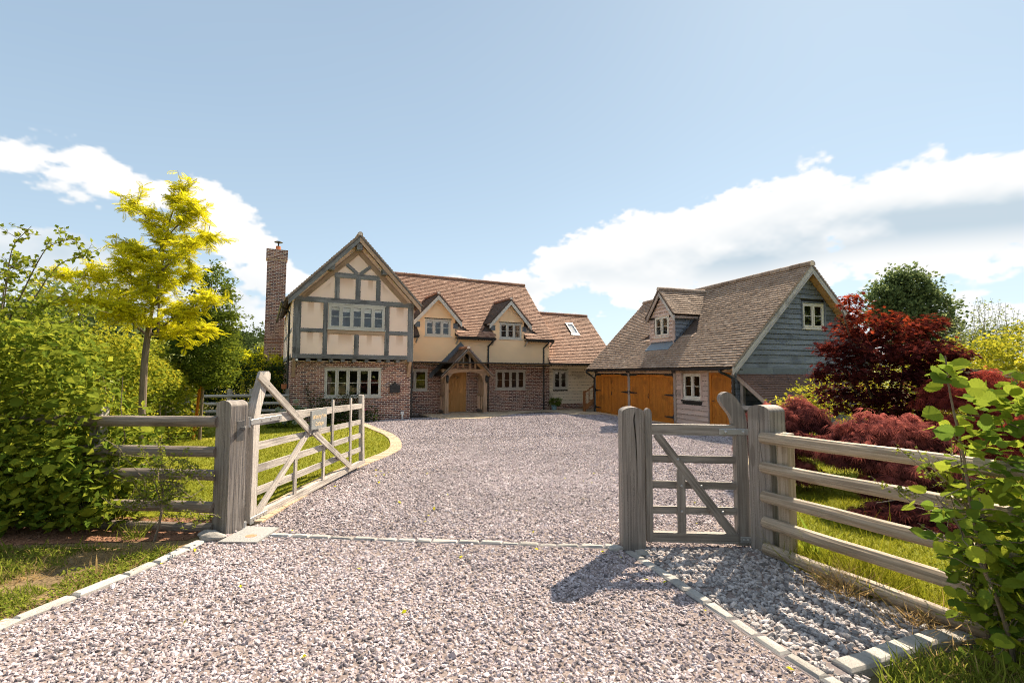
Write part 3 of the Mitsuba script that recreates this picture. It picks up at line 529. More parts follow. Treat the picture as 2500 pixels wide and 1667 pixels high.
# ---- the two dormers
for i, (dc, (a, b)) in enumerate(dw.items()):
    vf = VM - .30; top = DA + .05
    dm = None
    for s in (-1, 1):
        vb = VM - .31 + (top - EZ) / SL + .1; ue = dc + s * DH; ze = top - 1.06 * DH
        O, A, B, N, Ln = slope_frame(H, ue, ze, dc, top, vf)
        keep = lambda x, y: EZ + SL * (vf + x - VM + .31) - .12 < ze + y * B[2]
        P = [O, O + A * max(.05, (ze - EZ) / SL + VM - .31 - vf + .15), O + A * (vb - vf) + B * Ln, O + B * Ln]; P = [x - N * .05 for x in P] + P
        k = put(C, 'dormer_roof', Soup().raw(P, BOXF if np.dot(np.cross(A, B), N) > 0 else BOXF[:, ::-1], (0, 0)), 'underroof', 'small tiled dormer roof, ' + ('left' if i == 0 else 'right') + ' of the two' if s < 0 else None)
        lay_tiles(k, tiles(A, B, N, O, vb - vf, Ln, keep, tilt=.25 if s < 0 else 1.), 'shadetile' if s < 0 else 'tile', 0, tile_rest)  # left slopes: shade put into a darker tile colour, tilt flattened too
        m = Soup(); V, F = prism(H, ([(dc, top - .035), (dc, top - .28), (ue - s * .02, ze - .28), (ue - s * .02, ze - .035)])[::-s], vf + .01, vf + .05); m.stone(V, F, 'sage', .5); put(C, 'bargeboard', m, 'paint')
        m = Soup(); V, F = prism(H, ([(dc, top - .05), (dc, top - .075), (ue, ze - .075), (ue, ze - .05)])[::-s], vf + .05, VM); m.stone(V, F, 'sage', .4); put(C, 'soffit', m, 'paint')
    ridge(k, H.p(dc, vf - .02, top + .05), H.p(dc, vb, top + .05), .10, 'ridge')
    m = Soup(); m.stone(*H.box(a - .0, b + .0, VM + .19, VM + .9, 3.2, EZ + .02), 'dark', .5)
    for u in (a, b): m.raw(*slab(H.side(u, -1 if u == a else 1), Polygon([(VM, EZ - .3), (VM + .75, EZ + .65), (VM, EZ + .65)]) if u == b else Polygon([(-VM, EZ - .3), (-VM - .75, EZ + .65), (-VM, EZ + .65)]), .0, .12), (STONES.index('sage') + .5, 0))
    put(C, 'dormer_cheek', m, 'stone')
    for u, s in ((a, -1), (b, 1)): m = Soup(); m.stone(*chamfer(H, u - .13 if s < 0 else u - .10, u + .10 if s < 0 else u + .13, VM - .035, VM - .014, EZ + .40, EZ + .66, .004), 'lead', .3); put(C, 'lead_soaker', m, 'bluelead')
for u0, u1 in ((.02, .84), (2.70, 4.72), (6.47, L + .12)):
    gutter(C, H, u0, u1, VM - .37, EZ - .03, .055)
    m = Soup(); m.stone(*H.box(u0, u1, VM - .30, VM, EZ - .07, EZ - .04), 'dark', .5); m.stone(*H.box(u0, u1, VM - .32, VM - .30, EZ - .13, EZ - .0), 'dark', .5); put(C, 'soffit', m, 'paint')
    for u in (u0 + .06, u1 - .06): m = Soup(); V, F, t = bar(H.p(u, VM - .27, EZ - .12), H.p(u, VM, EZ - .34), .05, .07); m.grain(V, F, t, 'silver'); put(C, 'eave_bracket', m, 'wood')
for u in (4.44, 7.62): pipe(C, 'downpipe', smoothline([H.p(u + .12, VM - .36, EZ - .07), H.p(u + .12, VM - .36, EZ - .16), H.p(u, VM - .07, EZ - .42), H.p(u, VM - .06, EZ - .5), H.p(u, VM - .06, 2.2), H.p(u, VM - .06, .06)], 6), .038)
verge(C, H.side(L + .12, 1), (RV, RZ - .02), VM - .3, EZ - .02, .16, 0, .02, 'silver', 1)
# ---- the boarded wing
bd = [2.32, 2.15, 1.98, 1.81, 1.645, 1.475, 1.31, 1.145, .98, .815, .65, .48, .305]
m = Soup(); m.raw(*slab(H, wallpoly(sbox(L + .03, .3, AR, 2.42), [AW]), VA + .012, .15), (STONES.index('dark') + .5, 0)); m.raw(*slab(H.side(AR, 1), Polygon([(VA, 0), (7.4, 0), (7.4, AEZ), (ARV, ARZ - .1), (VA, AEZ)]), 0, .15), (STONES.index('dark') + .5, 0)); bwall = put(C, 'boarded_wall', m, 'stone')
for z1_, z0_ in zip(bd[:-1], bd[1:]):
    for a, b in ((L + .03, AW[0] - .04), (AW[1] + .04, AR)) if z0_ < AW[3] + .02 and z1_ > AW[2] - .02 else ((L + .03, AR),):
        P = H.p([a, b, b, a] * 2, [VA - .040, VA - .040, VA + .014, VA + .014, VA - .004, VA - .004, VA + .014, VA + .014], [z0_ + .003] * 4 + [z1_ - .010] * 4); put(bwall, 'board', Soup().grain(P, BOXF, H.U, 'cream'), 'wood')  # tops cut short: dark backing in the gaps imitates the lap shadow
for a in (AW[0] - .04, AW[1]): m = Soup(); m.stone(*chamfer(H, a, a + .04, VA - .05, VA, AW[2] - .02, AW[3] + .02, .003), 'ivory', .2); put(bwall, 'trim', m, 'paint')
gutter(C, H, L - .15, AR + .1, VA - .40, AEZ - .03, .055); m = Soup(); m.stone(*H.box(L + .03, AR, VA - .33, VA, AEZ - .09, AEZ - .05), 'ivory', .3); put(C, 'soffit', m, 'paint')
# ---- the porch: oak frame on two posts
PV, P0, P1, PA = 1.15, 1.98, 3.90, 3.06; PC = 2.97
for u in (P0, P1): m = Soup(); m.grain(*chamfer(H, u - .095, u + .095, PV - .08, PV + .11, .06, 1.95, .012), H.Z, 'porch'); put(C, 'porch_post', m, 'wood')
for u in (P0, P1): m = Soup(); m.stone(*chamfer(H, u - .12, u + .12, PV - .10, PV + .13, -.02, .07, .012), 'granite', .3); put(C, 'porch_pad', m, 'stone')
P = [(P0 - .2, 2.09), (P1 + .2, 2.09), (P1 + .2, 1.93), (P1 - .09, 1.93), (P1 - .09, 1.86)] + [(lerp(P1 - .09, P0 + .09, t), 1.86 + .1 * math.sin(math.pi * t)) for t in np.linspace(.04, .96, 15)] + [(P0 + .09, 1.86), (P0 + .09, 1.93), (P0 - .2, 1.93)]
m = Soup(); V, F = prism(H, P[::-1], PV - .06, PV + .08); m.grain(V, F, H.U, 'porch'); put(C, 'porch_beam', m, 'wood')
for u, s in ((P0, 1), (P1, -1)):
    P = [(u + s * .09, 1.2), (u + s * .10, 1.5), (u + s * .16, 1.72), (u + s * .32, 1.90), (u + s * .09, 1.90)]; m = Soup(); V, F = prism(H, P if s > 0 else P[::-1], PV - .03, PV + .05); m.grain(V, F, H.Z, 'porch'); put(C, 'porch_brace', m, 'wood')
for u in (2.52, 2.80, 3.12, 3.40): beam(C, H, u, 2.09, u, 2.93 - abs(u - PC) * 1.0, .085, PV - .03, PV + .05, 'porch', 'porch_strut', .006)
pr_ = None
for s in (-1, 1):
    ue = PC + s * 1.30; ze = PA + .02 - 1.01 * 1.30; vf = PV - .22
    O, A, B, N, Ln = slope_frame(H, ue, ze, PC, PA + .02, vf); pr_ = deck(C, O, A, B, N, VM - vf - .02, Ln, 'porch_roof'); lay_tiles(pr_, tiles(A, B, N, O, VM - vf - .03, Ln, tilt=.4 if s < 0 else 1.), 'shadetile' if s < 0 else 'tile', 0, tile_rest)  # left porch slope takes the dark tile, its shade painted as colour
    verge(C, H, (PC, PA), ue - s * .02, ze - .01, .13, vf + .01, vf + .045, 'porch', s); verge(C, H, (PC, PA + .03), ue, ze + .02, .035, vf - .006, vf + .01, 'pale', s, 'verge_strip')
    beam(C, H, PC, PA - .12, PC + s * 1.14, PA - .12 - 1.14 * 1.01, .13, PV - .05, PV + .07, 'soffit', 'porch_rafter', .008)
    m = Soup(); V, F, t = bar(H.p(PC + s * 1.0, PV - .2, 2.0), H.p(PC + s * 1.0, VM, 2.0), .13, .14); m.grain(V, F, t, 'porch'); put(C, 'wall_plate', m, 'wood')
    # side screens: sill rail, two rendered panels, spindles
    u = PC + s * .96; m = Soup(); V, F, t = bar(H.p(u, PV + .1, .86), H.p(u, VM, .86), .10, .11); m.grain(V, F, t, 'porch'); put(C, 'porch_rail', m, 'wood')
    m = Soup(); V, F, t = bar(H.p(u, PV + .1, .12), H.p(u, VM, .12), .11, .14); m.grain(V, F, t, 'silverdark'); put(C, 'porch_rail', m, 'wood')
    put(C, 'porch_panel', Soup().raw(*H.box(u - .03, u + .03, PV + .1, VM, .18, .82), (.6, 3)), 'render')
    m = Soup(); V, F, t = bar(H.p(u, PV + .5, .18), H.p(u, PV + .5, .82), .09, .08, H.V); m.grain(V, F, t, 'porch'); put(C, 'porch_stud', m, 'wood')
    for k in range(5): m = Soup(); V, F, t = bar(H.p(u, PV + .2 + k * .155, .9), H.p(u, PV + .2 + k * .155, 1.94), .05, .05, H.V); m.grain(V, F, t, 'porch'); put(C, 'porch_spindle', m, 'wood')
m = Soup(); V, F = prism(H, [(PC + .02, 3.42), (1.44, 1.86), (1.44, 1.66), (1.58, 1.72), (PC + .02, 3.14)][::-1], VM - .035, VM - .013); m.stone(V, F, 'lead', .3); V, F = prism(H, [(PC + .02, 3.42), (PC + .02, 3.14), (4.30, 1.70), (4.42, 1.82)][::-1], VM - .035, VM - .013); m.stone(V, F, 'lead', .3); put(C, 'lead_flashing', m, 'bluelead')
ridge(pr_, H.p(PC, PV - .25, PA + .05), H.p(PC, VM - .03, PA + .05), .10, 'ridge', .4)
m = Soup(); m.stone(*H.box(PC - .09, PC + .09, PV - .23, PV - .20, PA - .06, PA + .03), 'ridge', .9); put(pr_, 'ridge_end', m, 'stone')
fd = None
m = Soup()
for b in ((DOOR[0] - .09, DOOR[0], VM + .02, VM + .16, .03, 2.06), (DOOR[1], DOOR[1] + .09, VM + .02, VM + .16, .03, 2.06), (DOOR[0], DOOR[1], VM + .02, VM + .16, 1.98, 2.06)): m.grain(*chamfer(H, *b, .006), H.Z, 'frontdoor')
fd = put(C, 'front_door', m, 'wood', 'honey oak front door of vertical planks inside the porch')
for k in range(6): a = lerp(DOOR[0], DOOR[1], k / 6); put(fd, 'plank', Soup().grain(*chamfer(H, a + .003, a + (DOOR[1] - DOOR[0]) / 6 - .003, VM + .06, VM + .11, .06, 1.98, .006), H.Z, 'frontdoor'), 'wood')
ang = np.linspace(0, 2 * np.pi, 17); pipe(fd, 'knocker', [H.p(2.86 + .05 * math.cos(t), VM + .045, 1.72 + .055 * math.sin(t)) for t in ang], .009); pipe(fd, 'handle', [H.p(2.46, VM + .03, 1.12), H.p(2.46, VM + .03, .98)], .012)
put(C, 'threshold', Soup().stone(*chamfer(H, 2.3, 3.4, VM - .1, VM + .2, .0, .06, .01), 'slab', .3), 'stone')
put(BW, 'brickwork', brick_rest, 'stone', kind='stuff'); put(mr, 'tile_courses', tile_rest, 'stone', kind='stuff')
# ---- things fixed to the house
def lantern(u, lab):
    m = Soup(); m.raw(*chamfer(H, u - .05, u + .05, PV - .19, PV - .09, 1.52, 1.74, .012), (0, 0)); m.raw(*hull(np.vstack([H.p([u - .07, u + .07, u + .07, u - .07], [PV - .21, PV - .21, PV - .08, PV - .08], 1.74), H.p([u - .015, u + .015, u + .015, u - .015], [PV - .16, PV - .16, PV - .12, PV - .12], 1.81)])), (0, 0))
    m.raw(*H.box(u - .02, u + .02, PV - .1, PV - .08, 1.45, 1.8), (0, 0)); m.raw(*hull(np.vstack([H.p([u - .05, u + .05, u + .05, u - .05], [PV - .19, PV - .19, PV - .09, PV - .09], 1.52), H.p([u - .02], [PV - .14], 1.45), H.p([u + .02], [PV - .14], 1.45)])), (0, 0)); solo('wall_lantern', lab, 'lamp', m, 'black')
lantern(P0, 'black wall lantern on the left oak porch post'); lantern(P1 + .02, 'black wall lantern on the right oak porch post')
m = Soup(); P = [(-.86, 1.09), (-.46, 1.09), (-.46, 1.40), (-.50, 1.42), (-.54, 1.40), (-.57, 1.44), (-.62, 1.45), (-.635, 1.52), (-.66, 1.545), (-.685, 1.52), (-.70, 1.45), (-.75, 1.44), (-.78, 1.40), (-.82, 1.42), (-.86, 1.40)]; V, F = prism(H, P, -.12, -.013); m.raw(V, F, (0, 0)); mb = thing('mailbox', 'black metal mailbox with a scrolled top on the brick gable wall', 'mailbox')
put(mb, 'body', m, 'black'); m = Soup(); m.raw(*chamfer(H, -.80, -.52, -.128, -.119, 1.30, 1.34, .002), (0, 0)); put(mb, 'flap', m, 'black'); m = Soup(); m.raw(trimesh.creation.icosphere(1, .012).vertices + H.p(-.76, -.124, 1.19), trimesh.creation.icosphere(1).faces, (0, 0)); put(mb, 'lock', m, 'steel')
bp = thing('vent_pipe', 'short white boxed pipe at the foot of the brick gable wall', 'pipe')
m = Soup(); m.stone(*chamfer(H, -.40, -.27, -.10, -.013, .20, .32, .008), 'white', .5); put(bp, 'box', m, 'paint'); m = Soup(); V, F = tube([H.p(-.335, -.06, .2), H.p(-.33, -.065, .1), H.p(-.335, -.06, -.03)], .042, 10); m.stone(V, F, 'white', .3); put(bp, 'pipe', m, 'paint')
# ================================================================ the garage barn
B = thing('garage_barn', 'weatherboarded garage barn with orange plank doors, a dormer and a brown tiled roof', 'garage')
GL, GE, GEZ, GRV, GRZ, GVG = 9.456, .407, 2.115, 2.961, 5.569, .424; GSL = (GRZ - GEZ) / (GRV + GE); GD = 2 * GRV
g_rest = Soup()
WN, PD = (-2.597, -1.587, 1.003, 1.914), (-1.06, -.19, -.02, 1.885); DO = (-9.41, -3.16, -.05, 1.90)
E_ = G.side(0, 1)                                     # the gable end: u' = v
EW = (2.873, 3.86, 3.463, 4.329)
m = Soup(); m.raw(*slab(G, wallpoly(sbox(-GL, -.1, 0, 2.1), [WN, PD, DO]), .012, .14), (STONES.index('dark') + .5, 0))
m.raw(*slab(E_, wallpoly(Polygon([(0, -.1), (GD, -.1), (GD, 2.1), (GRV, GRZ - .15), (0, 2.1)]), [EW]), .012, .14), (STONES.index('dark') + .5, 0)); m.raw(*slab(G.side(-GL, -1), Polygon([(0, -.1), (0, 2.1), (-GRV, GRZ - .15), (-GD, 2.1), (-GD, -.1)]), .0, .14), (STONES.index('dark') + .5, 0)); m.raw(*G.box(-GL, 0, GD - .1, GD, -.1, 2.1), (STONES.index('dark') + .5, 0))
gw = put(B, 'wall', m, 'stone')
m = Soup(); m.raw(*G.box(-GL + .2, -.2, 2.2, 2.25, 0, 2.3), (0, 0)); m.raw(*G.box(-GL + .2, -.2, .2, GD - .2, 2.3, 2.33), (0, 0)); m.raw(*G.box(-3.2, -3.1, .2, 2.2, 0, 2.3), (0, 0)); m.raw(*G.box(-1.3, -1.2, 1.9, 4.0, 2.4, 4.3), (0, 0)); m.raw(*G.box(-GL + .2, -.2, .2, GD - .2, -.06, -.02), (0, 0)); put(B, 'inner_wall', m, 'inside')
def board(parent, fr, a, b, z0, z1, kind, v=0., ends=None, proud=.046):
    """a feather-edged board stopping short of the one above; ENDS cuts it to a raking gable"""
    (a0, b0), (a1, b1) = ends or ((a, b), (a, b))
    w = R(-.003, .003)
    P = fr.p([a0, b0, b0, a0, a1, b1, b1, a1], [v - proud + w, v - proud + w, v + .013, v + .013, v - .006, v - .006, v + .013, v + .013], [z0] * 4 + [z1 - .012] * 4)  # the gap above bares dark backing, a shadow line put in as colour
    put(parent, 'board', Soup().grain(P, BOXF, fr.U, kind), 'wood')
zs = [.085, .265, .45, .63, .805, .98, 1.145, 1.32, 1.49, 1.67, 1.85, 2.03]
for z0, z1 in zip(zs[:-1], zs[1:]):
    mid = z1 > WN[2] - .03 and z0 < WN[3] + .03
    for a, b in ((-2.96, WN[0] - .05), (WN[1] + .05, PD[0] - .14)) if mid else ((-2.96, PD[0] - .14),): board(gw, G, a, b, z0, z1, 'pink')
    board(gw, G, PD[1] + .07, -.03, z0, z1, 'pink')
for u in (-2.98, PD[0] - .125, -.03): m = Soup(); m.grain(*chamfer(G, u - .02, u + .025, -.06, .01, .06, 2.0, .004), G.Z, 'pinkpost'); put(gw, 'corner_board', m, 'wood')
for u in (WN[0] - .05, WN[1]): m = Soup(); m.grain(*chamfer(G, u, u + .05, -.058, .01, WN[2] - .03, WN[3] + .03, .004), G.Z, 'pink'); put(gw, 'trim', m, 'wood')
for c in brick_cells(-2.97, PD[0] - .1, -.05, .085, []): put(gw, 'brick', Soup().stone(*brick_mesh(G, c, -.005), 'brick', R(.5, .95)), 'stone')
# gable end boards
gz_ = [2.10, 2.15, 2.35, 2.54, 2.71, 2.90, 3.08, 3.25, 3.42, 3.60, 3.78, 3.95, 4.12, 4.29, 4.48, 4.64, 4.81, 4.99, 5.17, 5.35]
gz_ = [2.10, 2.27] + gz_[3:]
def rake(z): h = (GRZ - .13 - z) / GSL; return max(0, GRV - h), min(GD, GRV + h)
for z0, z1 in zip(gz_[:-1], gz_[1:]):
    a0, b0 = rake(z0); a1, b1 = rake(z1)
    if z1 > EW[2] - .02 and z0 < EW[3] + .02:
        board(gw, E_, 0, 0, z0, z1, 'grey', ends=((a0, EW[0] - .04), (a1, EW[0] - .04))); board(gw, E_, 0, 0, z0, z1, 'grey', ends=((EW[1] + .04, b0), (EW[1] + .04, b1)))
    else: board(gw, E_, 0, 0, z0, z1, 'grey', ends=((a0, b0), (a1, b1)))
for u in (EW[0] - .04, EW[1]): m = Soup(); m.grain(*chamfer(E_, u, u + .04, -.06, .01, EW[2] - .03, EW[3] + .03, .004), E_.Z, 'grey'); put(gw, 'trim', m, 'wood')
for k in range(4): m = Soup(); m.stone(*chamfer(E_, .12 + k * 1.45, .12 + (k + 1) * 1.45 - .01, -.040, .012, 1.88, 2.12, .006), 'lead', R(.4, .95)); put(B, 'lead_flashing', m, 'bluelead')
for zz in np.arange(.1, 1.9, .19): board(gw, E_, 0, GD, zz, zz + .19, 'grey')
window(B, G, *WN, 2, 0, 'ivory', head=None, label='cream window between the garage doors and the side door'); window(B, E_, *EW, 2, 0, 'ivory', reveal=.02, label='cream window high in the boarded gable end')
m = Soup(); m.stone(*chamfer(G, WN[0] - .06, WN[1] + .06, -.06, 0, WN[2] - .10, WN[2] - .048, .004), 'dark', .5); put(B, 'drip_board', m, 'paint')
m = Soup(); m.stone(*chamfer(E_, EW[0] - .05, EW[1] + .05, -.06, 0, EW[3] + .01, EW[3] + .045, .004), 'lead', .9); put(B, 'lead_head', m, 'bluelead')
# doors: two pairs of leaves, each of planks
leaves_ = [(-9.40, -7.88), (-7.85, -6.42), (-6.21, -4.75), (-4.72, -3.18)]
for i, (a, b) in enumerate(leaves_):
    m = Soup(); V, F = chamfer(G, a, b, .02, .05, .02, 1.87, .004); m.grain(V, F, G.Z, 'orange')
    for zz in (.02, 1.76): m.grain(*chamfer(G, a, b, -.012, .02, zz, zz + .11, .005), G.U, 'orange')
    for uu in (a, b - .11): m.grain(*chamfer(G, uu, uu + .11, -.012, .02, .13, 1.76, .005), G.Z, 'orange')
    d = put(B, 'garage_door', m, 'wood'); n = 11
    for k in range(n): p = lerp(a + .11, b - .11, k / n); put(d, 'plank', Soup().grain(*chamfer(G, p + .002, p + (b - a - .22) / n - .002, -.006 + R(-.003, .003), .02, .13, 1.76, .007), G.Z, 'orange'), 'wood')
    s = 1 if i % 2 == 0 else -1; h = a if s > 0 else b
    for zz in (.26, 1.09, 1.85):
        m = Soup(); V, F = prism(G, [(h - s * .02, zz - .04), (h + s * .52, zz - .018), (h + s * .55, zz), (h + s * .52, zz + .018), (h - s * .02, zz + .04)][::s], -.026, -.013); m.raw(V, F, (0, 0)); m.raw(*G.box(min(h, h - s * .06), max(h, h - s * .06), -.03, -.008, zz - .09, zz + .09), (0, 0)); put(d, 'strap_hinge', m, 'black')
    if i in (1, 2): hh = (a + .04) if i == 1 else (b - .04); pipe(d, 'handle', [G.p(hh, -.035, 1.08), G.p(hh, -.05, 1.0), G.p(hh, -.035, .90)], .012)
for u, w_, k in ((-6.315, .17, 'pinkpost'), (-3.06, .17, 'pinkpost'), (-9.44, .06, 'pinkpost')): m = Soup(); m.grain(*chamfer(G, u - w_ / 2, u + w_ / 2, -.03, .12, .0, 1.95, .01), G.Z, k); put(B, 'oak_post', m, 'wood')
m = Soup(); m.grain(*chamfer(G, -GL, .0, -.028, .1, 1.91, 2.09, .008), G.U, 'porch'); put(B, 'wall_plate', m, 'wood')
for u in (-9.3, -6.32, -3.06): m = Soup(); m.stone(*chamfer(G, u - .1, u + .1, -.10, .0, 1.93, 2.06, .01), 'dark', .5); put(B, 'rafter_foot', m, 'paint')
m = Soup()
for b in ((PD[0] - .10, PD[0], -.03, .1, .0, 1.95), (PD[1], PD[1] + .06, -.03, .1, .0, 1.95), (PD[0], PD[1], -.03, .1, 1.885, 1.95)): m.grain(*chamfer(G, *b, .005), G.Z, 'orange')
for b in ((PD[0] + .0, PD[1], .0, .04, 1.76, 1.88), (PD[0], PD[0] + .1, .0, .04, 0, 1.76), (PD[1] - .1, PD[1], .0, .04, 0, 1.76)): m.grain(*chamfer(G, *b, .005), G.Z, 'orange')
pd = put(B, 'side_door', m, 'wood', 'narrow orange plank side door')
for k in range(6): p = lerp(PD[0] + .1, PD[1] - .1, k / 6); put(pd, 'plank', Soup().grain(*chamfer(G, p + .001, p + (PD[1] - PD[0] - .2) / 6 - .001, .008, .04, 0, 1.76, .006), G.Z, 'orange'), 'wood')
pipe(pd, 'handle', [G.p(PD[0] + .05, -.02, 1.0), G.p(PD[0] + .05, -.05, 1.0), G.p(PD[0] + .16, -.05, 1.0)], .011)
# roof
UB = G.V * (GRV + GE) + G.Z * (GRZ - GEZ); LG = np.linalg.norm(UB); UB /= LG; NG = np.cross(G.U, UB)
U0 = -GL - .15; WG = GL + .15 + GVG - .02
GFm = Frame(G.p(0, -GE, GEZ), G.U, -NG); GFm.Z = UB
DC, DVF, DWH, DAZ, DVB = -4.635, .415, .80, 5.34, 2.79; DS = 1.10; DV2 = .571
hvv = UB[:2].dot(G.V[:2]); dcut = sbox(DC - DWH + .03, (DV2 + GE) / hvv + .03, DC + DWH - .03, (DV2 + GE) / hvv + 1.0)
gr = put(B, 'roof', Soup().raw(*slab(GFm, sbox(U0, 0, U0 + WG, LG).difference(dcut), .002, .06), (0, 0)), 'underroof', 'brown tiled garage roof, lit from the side')
def clip_g(a, b):
    u = U0 + a; v = -GE + b * hvv; z = GEZ + b * UB[2]
    if abs(u - DC) < DWH + .01 and v > DV2 - .02 and z < DAZ - DS * abs(u - DC): return False
    return not (abs(u - DC) < (DAZ + .0 - z) / DS and v > DVF + .35)
lay_tiles(gr, tiles(G.U, UB, NG, G.p(U0, -GE, GEZ), WG, LG, clip_g), 'gtile', PIECES, g_rest)
ub2 = -G.V * (GRV + GE) + G.Z * (GRZ - GEZ); ub2 /= np.linalg.norm(ub2); O2 = G.p(U0 + WG, GD + GE, GEZ); N2 = np.cross(-G.U, ub2); k = deck(B, O2, -G.U, ub2, N2, WG, LG); lay_tiles(k, [t for t in tiles(-G.U, ub2, N2, O2, 1.0, LG)], 'gtile', 0, g_rest)
ridge(gr, G.p(U0, GRV, GRZ + .05), G.p(U0 + WG + .02, GRV, GRZ + .05), .12, 'gravel' if False else 'gtile')
for s, foot, kd in ((-1, -GE + .0, 'pale'), (1, GD + GE, 'pale')):
    ff = GEZ - .0; verge(B, E_, (GRV, GRZ - .0), foot, GEZ, .24, -GVG + .02, -GVG + .06, kd, s); verge(B, E_, (GRV, GRZ - .25), foot + (-s) * .1, GEZ - .14, .05, -GVG + .0, -GVG + .02, kd, s, 'barge_strip')
    m = Soup(); V, F = prism(E_, ([(GRV, GRZ - .07), (foot, GEZ - .07), (foot, GEZ - .10), (GRV, GRZ - .10)])[::s], -GVG + .06, 0); m.grain(V, F, E_.V, 'soffit'); put(B, 'soffit', m, 'wood')
gutter(B, G, U0 - .03, GVG - .12, -GE - .06, GEZ - .02, .06)
m = Soup(); m.stone(*G.box(U0, GVG - .05, -GE + .005, -.02, GEZ - .10, GEZ - .06), 'dark', .5); put(B, 'soffit', m, 'paint')
pipe(B, 'downpipe', smoothline([G.p(-GL - .02, -GE - .06, 2.03), G.p(-GL - .02, -GE - .06, 1.95), G.p(-GL + .02, -.12, 1.72), G.p(-GL + .02, -.08, 1.62), G.p(-GL + .02, -.08, .9), G.p(-GL + .02, -.08, .02)], 6), .042)
pipe(B, 'downpipe', smoothline([G.p(-.12, -GE - .06, 2.03), G.p(-.10, -GE - .05, 1.96), G.p(.0, -.13, 1.8), G.p(.02, -.09, 1.65), G.p(.02, -.09, .9), G.p(.02, -.09, .02)], 6), .045)
# dormer
DF = G
m = Soup(); zb = GEZ + GSL * (DV2 + GE) - .05
m.raw(*slab(G, wallpoly(Polygon([(DC - DWH, zb), (DC + DWH, zb), (DC + DWH, 4.22), (DC, 4.22 + DWH * DS), (DC - DWH, 4.22)]), [(-5.13, -4.17, 3.43, 4.28)]), DV2 + .012, .1), (STONES.index('dark') + .5, 0))
for s in (-1, 1):
    E2 = G.side(DC + s * DWH, s); m.raw(*slab(E2, Polygon([(s * DV2, zb), (s * DV2, 4.25), (s * (DV2 + 1.6), 4.25)]), .012, .08), (STONES.index('dark') + .5, 0))
dwall = put(B, 'dormer_wall', m, 'stone')
z = zb + .02; zz = [zb + .16, 3.40, 3.56, 3.72, 3.88, 4.04, 4.20]
for z0, z1 in zip(zz[:-1], zz[1:]):
    if z0 < 3.42: board(dwall, G, DC - DWH + .03, DC + DWH - .03, z0, z1, 'pink', DV2)
    else: board(dwall, G, DC - DWH + .03, -5.17, z0, z1, 'pink', DV2); board(dwall, G, -4.13, DC + DWH - .03, z0, z1, 'pink', DV2)
for z0 in (4.28, 4.44, 4.60, 4.76, 4.92):
    h0, h1 = [max(.02, (4.25 + DWH * DS - q) / DS) for q in (z0, z0 + .16)]; board(dwall, G, 0, 0, z0, z0 + .16, 'pink', DV2, ends=((DC - h0, DC + h0), (DC - h1, DC + h1)))
for s in (-1, 1):
    E2 = G.side(DC + s * DWH, s)
    for z0 in np.arange(zb, 4.2, .165):
        v_end = lambda q: (q - GEZ) / GSL - GE + .06
        a0, a1 = DV2 + .02, DV2 + .02; b0, b1 = max(a0 + .02, v_end(z0 + .03)), max(a1 + .02, v_end(z0 + .16))
        board(dwall, E2, 0, 0, z0, z0 + .165, 'grey' if s > 0 else 'pink', ends=((a0, b0), (a1, b1)) if s > 0 else ((-b0, -a0), (-b1, -a1)))
    m = Soup(); m.grain(*chamfer(G, DC + s * DWH - .03, DC + s * DWH + .03, DV2 - .06, DV2 + .03, zb, 4.2, .005), G.Z, 'pink'); put(dwall, 'corner_board', m, 'wood')
window(B, G, -5.13, -4.17, 3.43, 4.28, 2, DV2, 'ivory', reveal=.02, head='dark', blind=.05, label='cream dormer window in the garage roof')
m = Soup(); m.stone(*chamfer(G, DC - DWH - .02, DC + DWH + .02, DV2 - .035, DV2 + .01, zb - .06, zb + .155, .006), 'lead', .6)
V, F = prism(GFm, [(DC - DWH - .02, (DV2 - .28 + GE) / hvv), (DC + DWH + .02, (DV2 - .28 + GE) / hvv), (DC + DWH + .02, (DV2 + GE) / hvv), (DC - DWH - .02, (DV2 + GE) / hvv)], -.06, -.045); m.stone(V, F, 'lead', .9); put(B, 'lead_apron', m, 'bluelead')
m = Soup(); V, F = prism(GFm, [(DC + DWH, (DV2 + GE) / hvv), (DC + DWH + .07, (DV2 + GE) / hvv), (DC + DWH + .07, (1.75 + GE) / hvv), (DC + DWH, (1.75 + GE) / hvv)], -.10, -.04); m.stone(V, F, 'lead', .1); put(B, 'lead_soaker', m, 'bluelead')
for s in (-1, 1):
    top = DAZ + .04; ue = DC + s * 1.02; ze = top - DS * 1.02; O, A, Bv, N, Ln = slope_frame(G, ue, ze, DC, top, DVF - .02)
    vb = (top - GEZ) / GSL - GE + .08
    P = [O, O + A * max(.05, (ze - GEZ) / GSL - GE - DVF + .1), O + A * (vb - DVF) + Bv * Ln, O + Bv * Ln]; P = [x - N * .05 for x in P] + P
    k = put(B, 'dormer_roof', Soup().raw(P, BOXF if np.dot(np.cross(A, Bv), N) > 0 else BOXF[:, ::-1], (0, 0)), 'underroof')
    lay_tiles(k, tiles(A, Bv, N, O, vb - DVF + .05, Ln, lambda x, y: GEZ + GSL * (DVF + x + GE) - .14 < ze + y * Bv[2]), 'gtile', 0, g_rest)
    verge(B, G, (DC, top - .03), ue - s * .02, ze - .03, .24, DVF - .0, DVF + .04, 'pinkpost' if s < 0 else 'pale', s)
    m = Soup(); V, F, t = bar(G.p(ue - s * .06, DVF + .04, ze - .10), G.p(ue - s * .06, (ze - GEZ) / GSL - GE, ze - .10), .03, .09); m.grain(V, F, t, 'pinkpost'); put(B, 'fascia', m, 'wood')
ridge(k, G.p(DC, DVF - .03, top + .05), G.p(DC, vb, top + .05), .10, 'gtile')
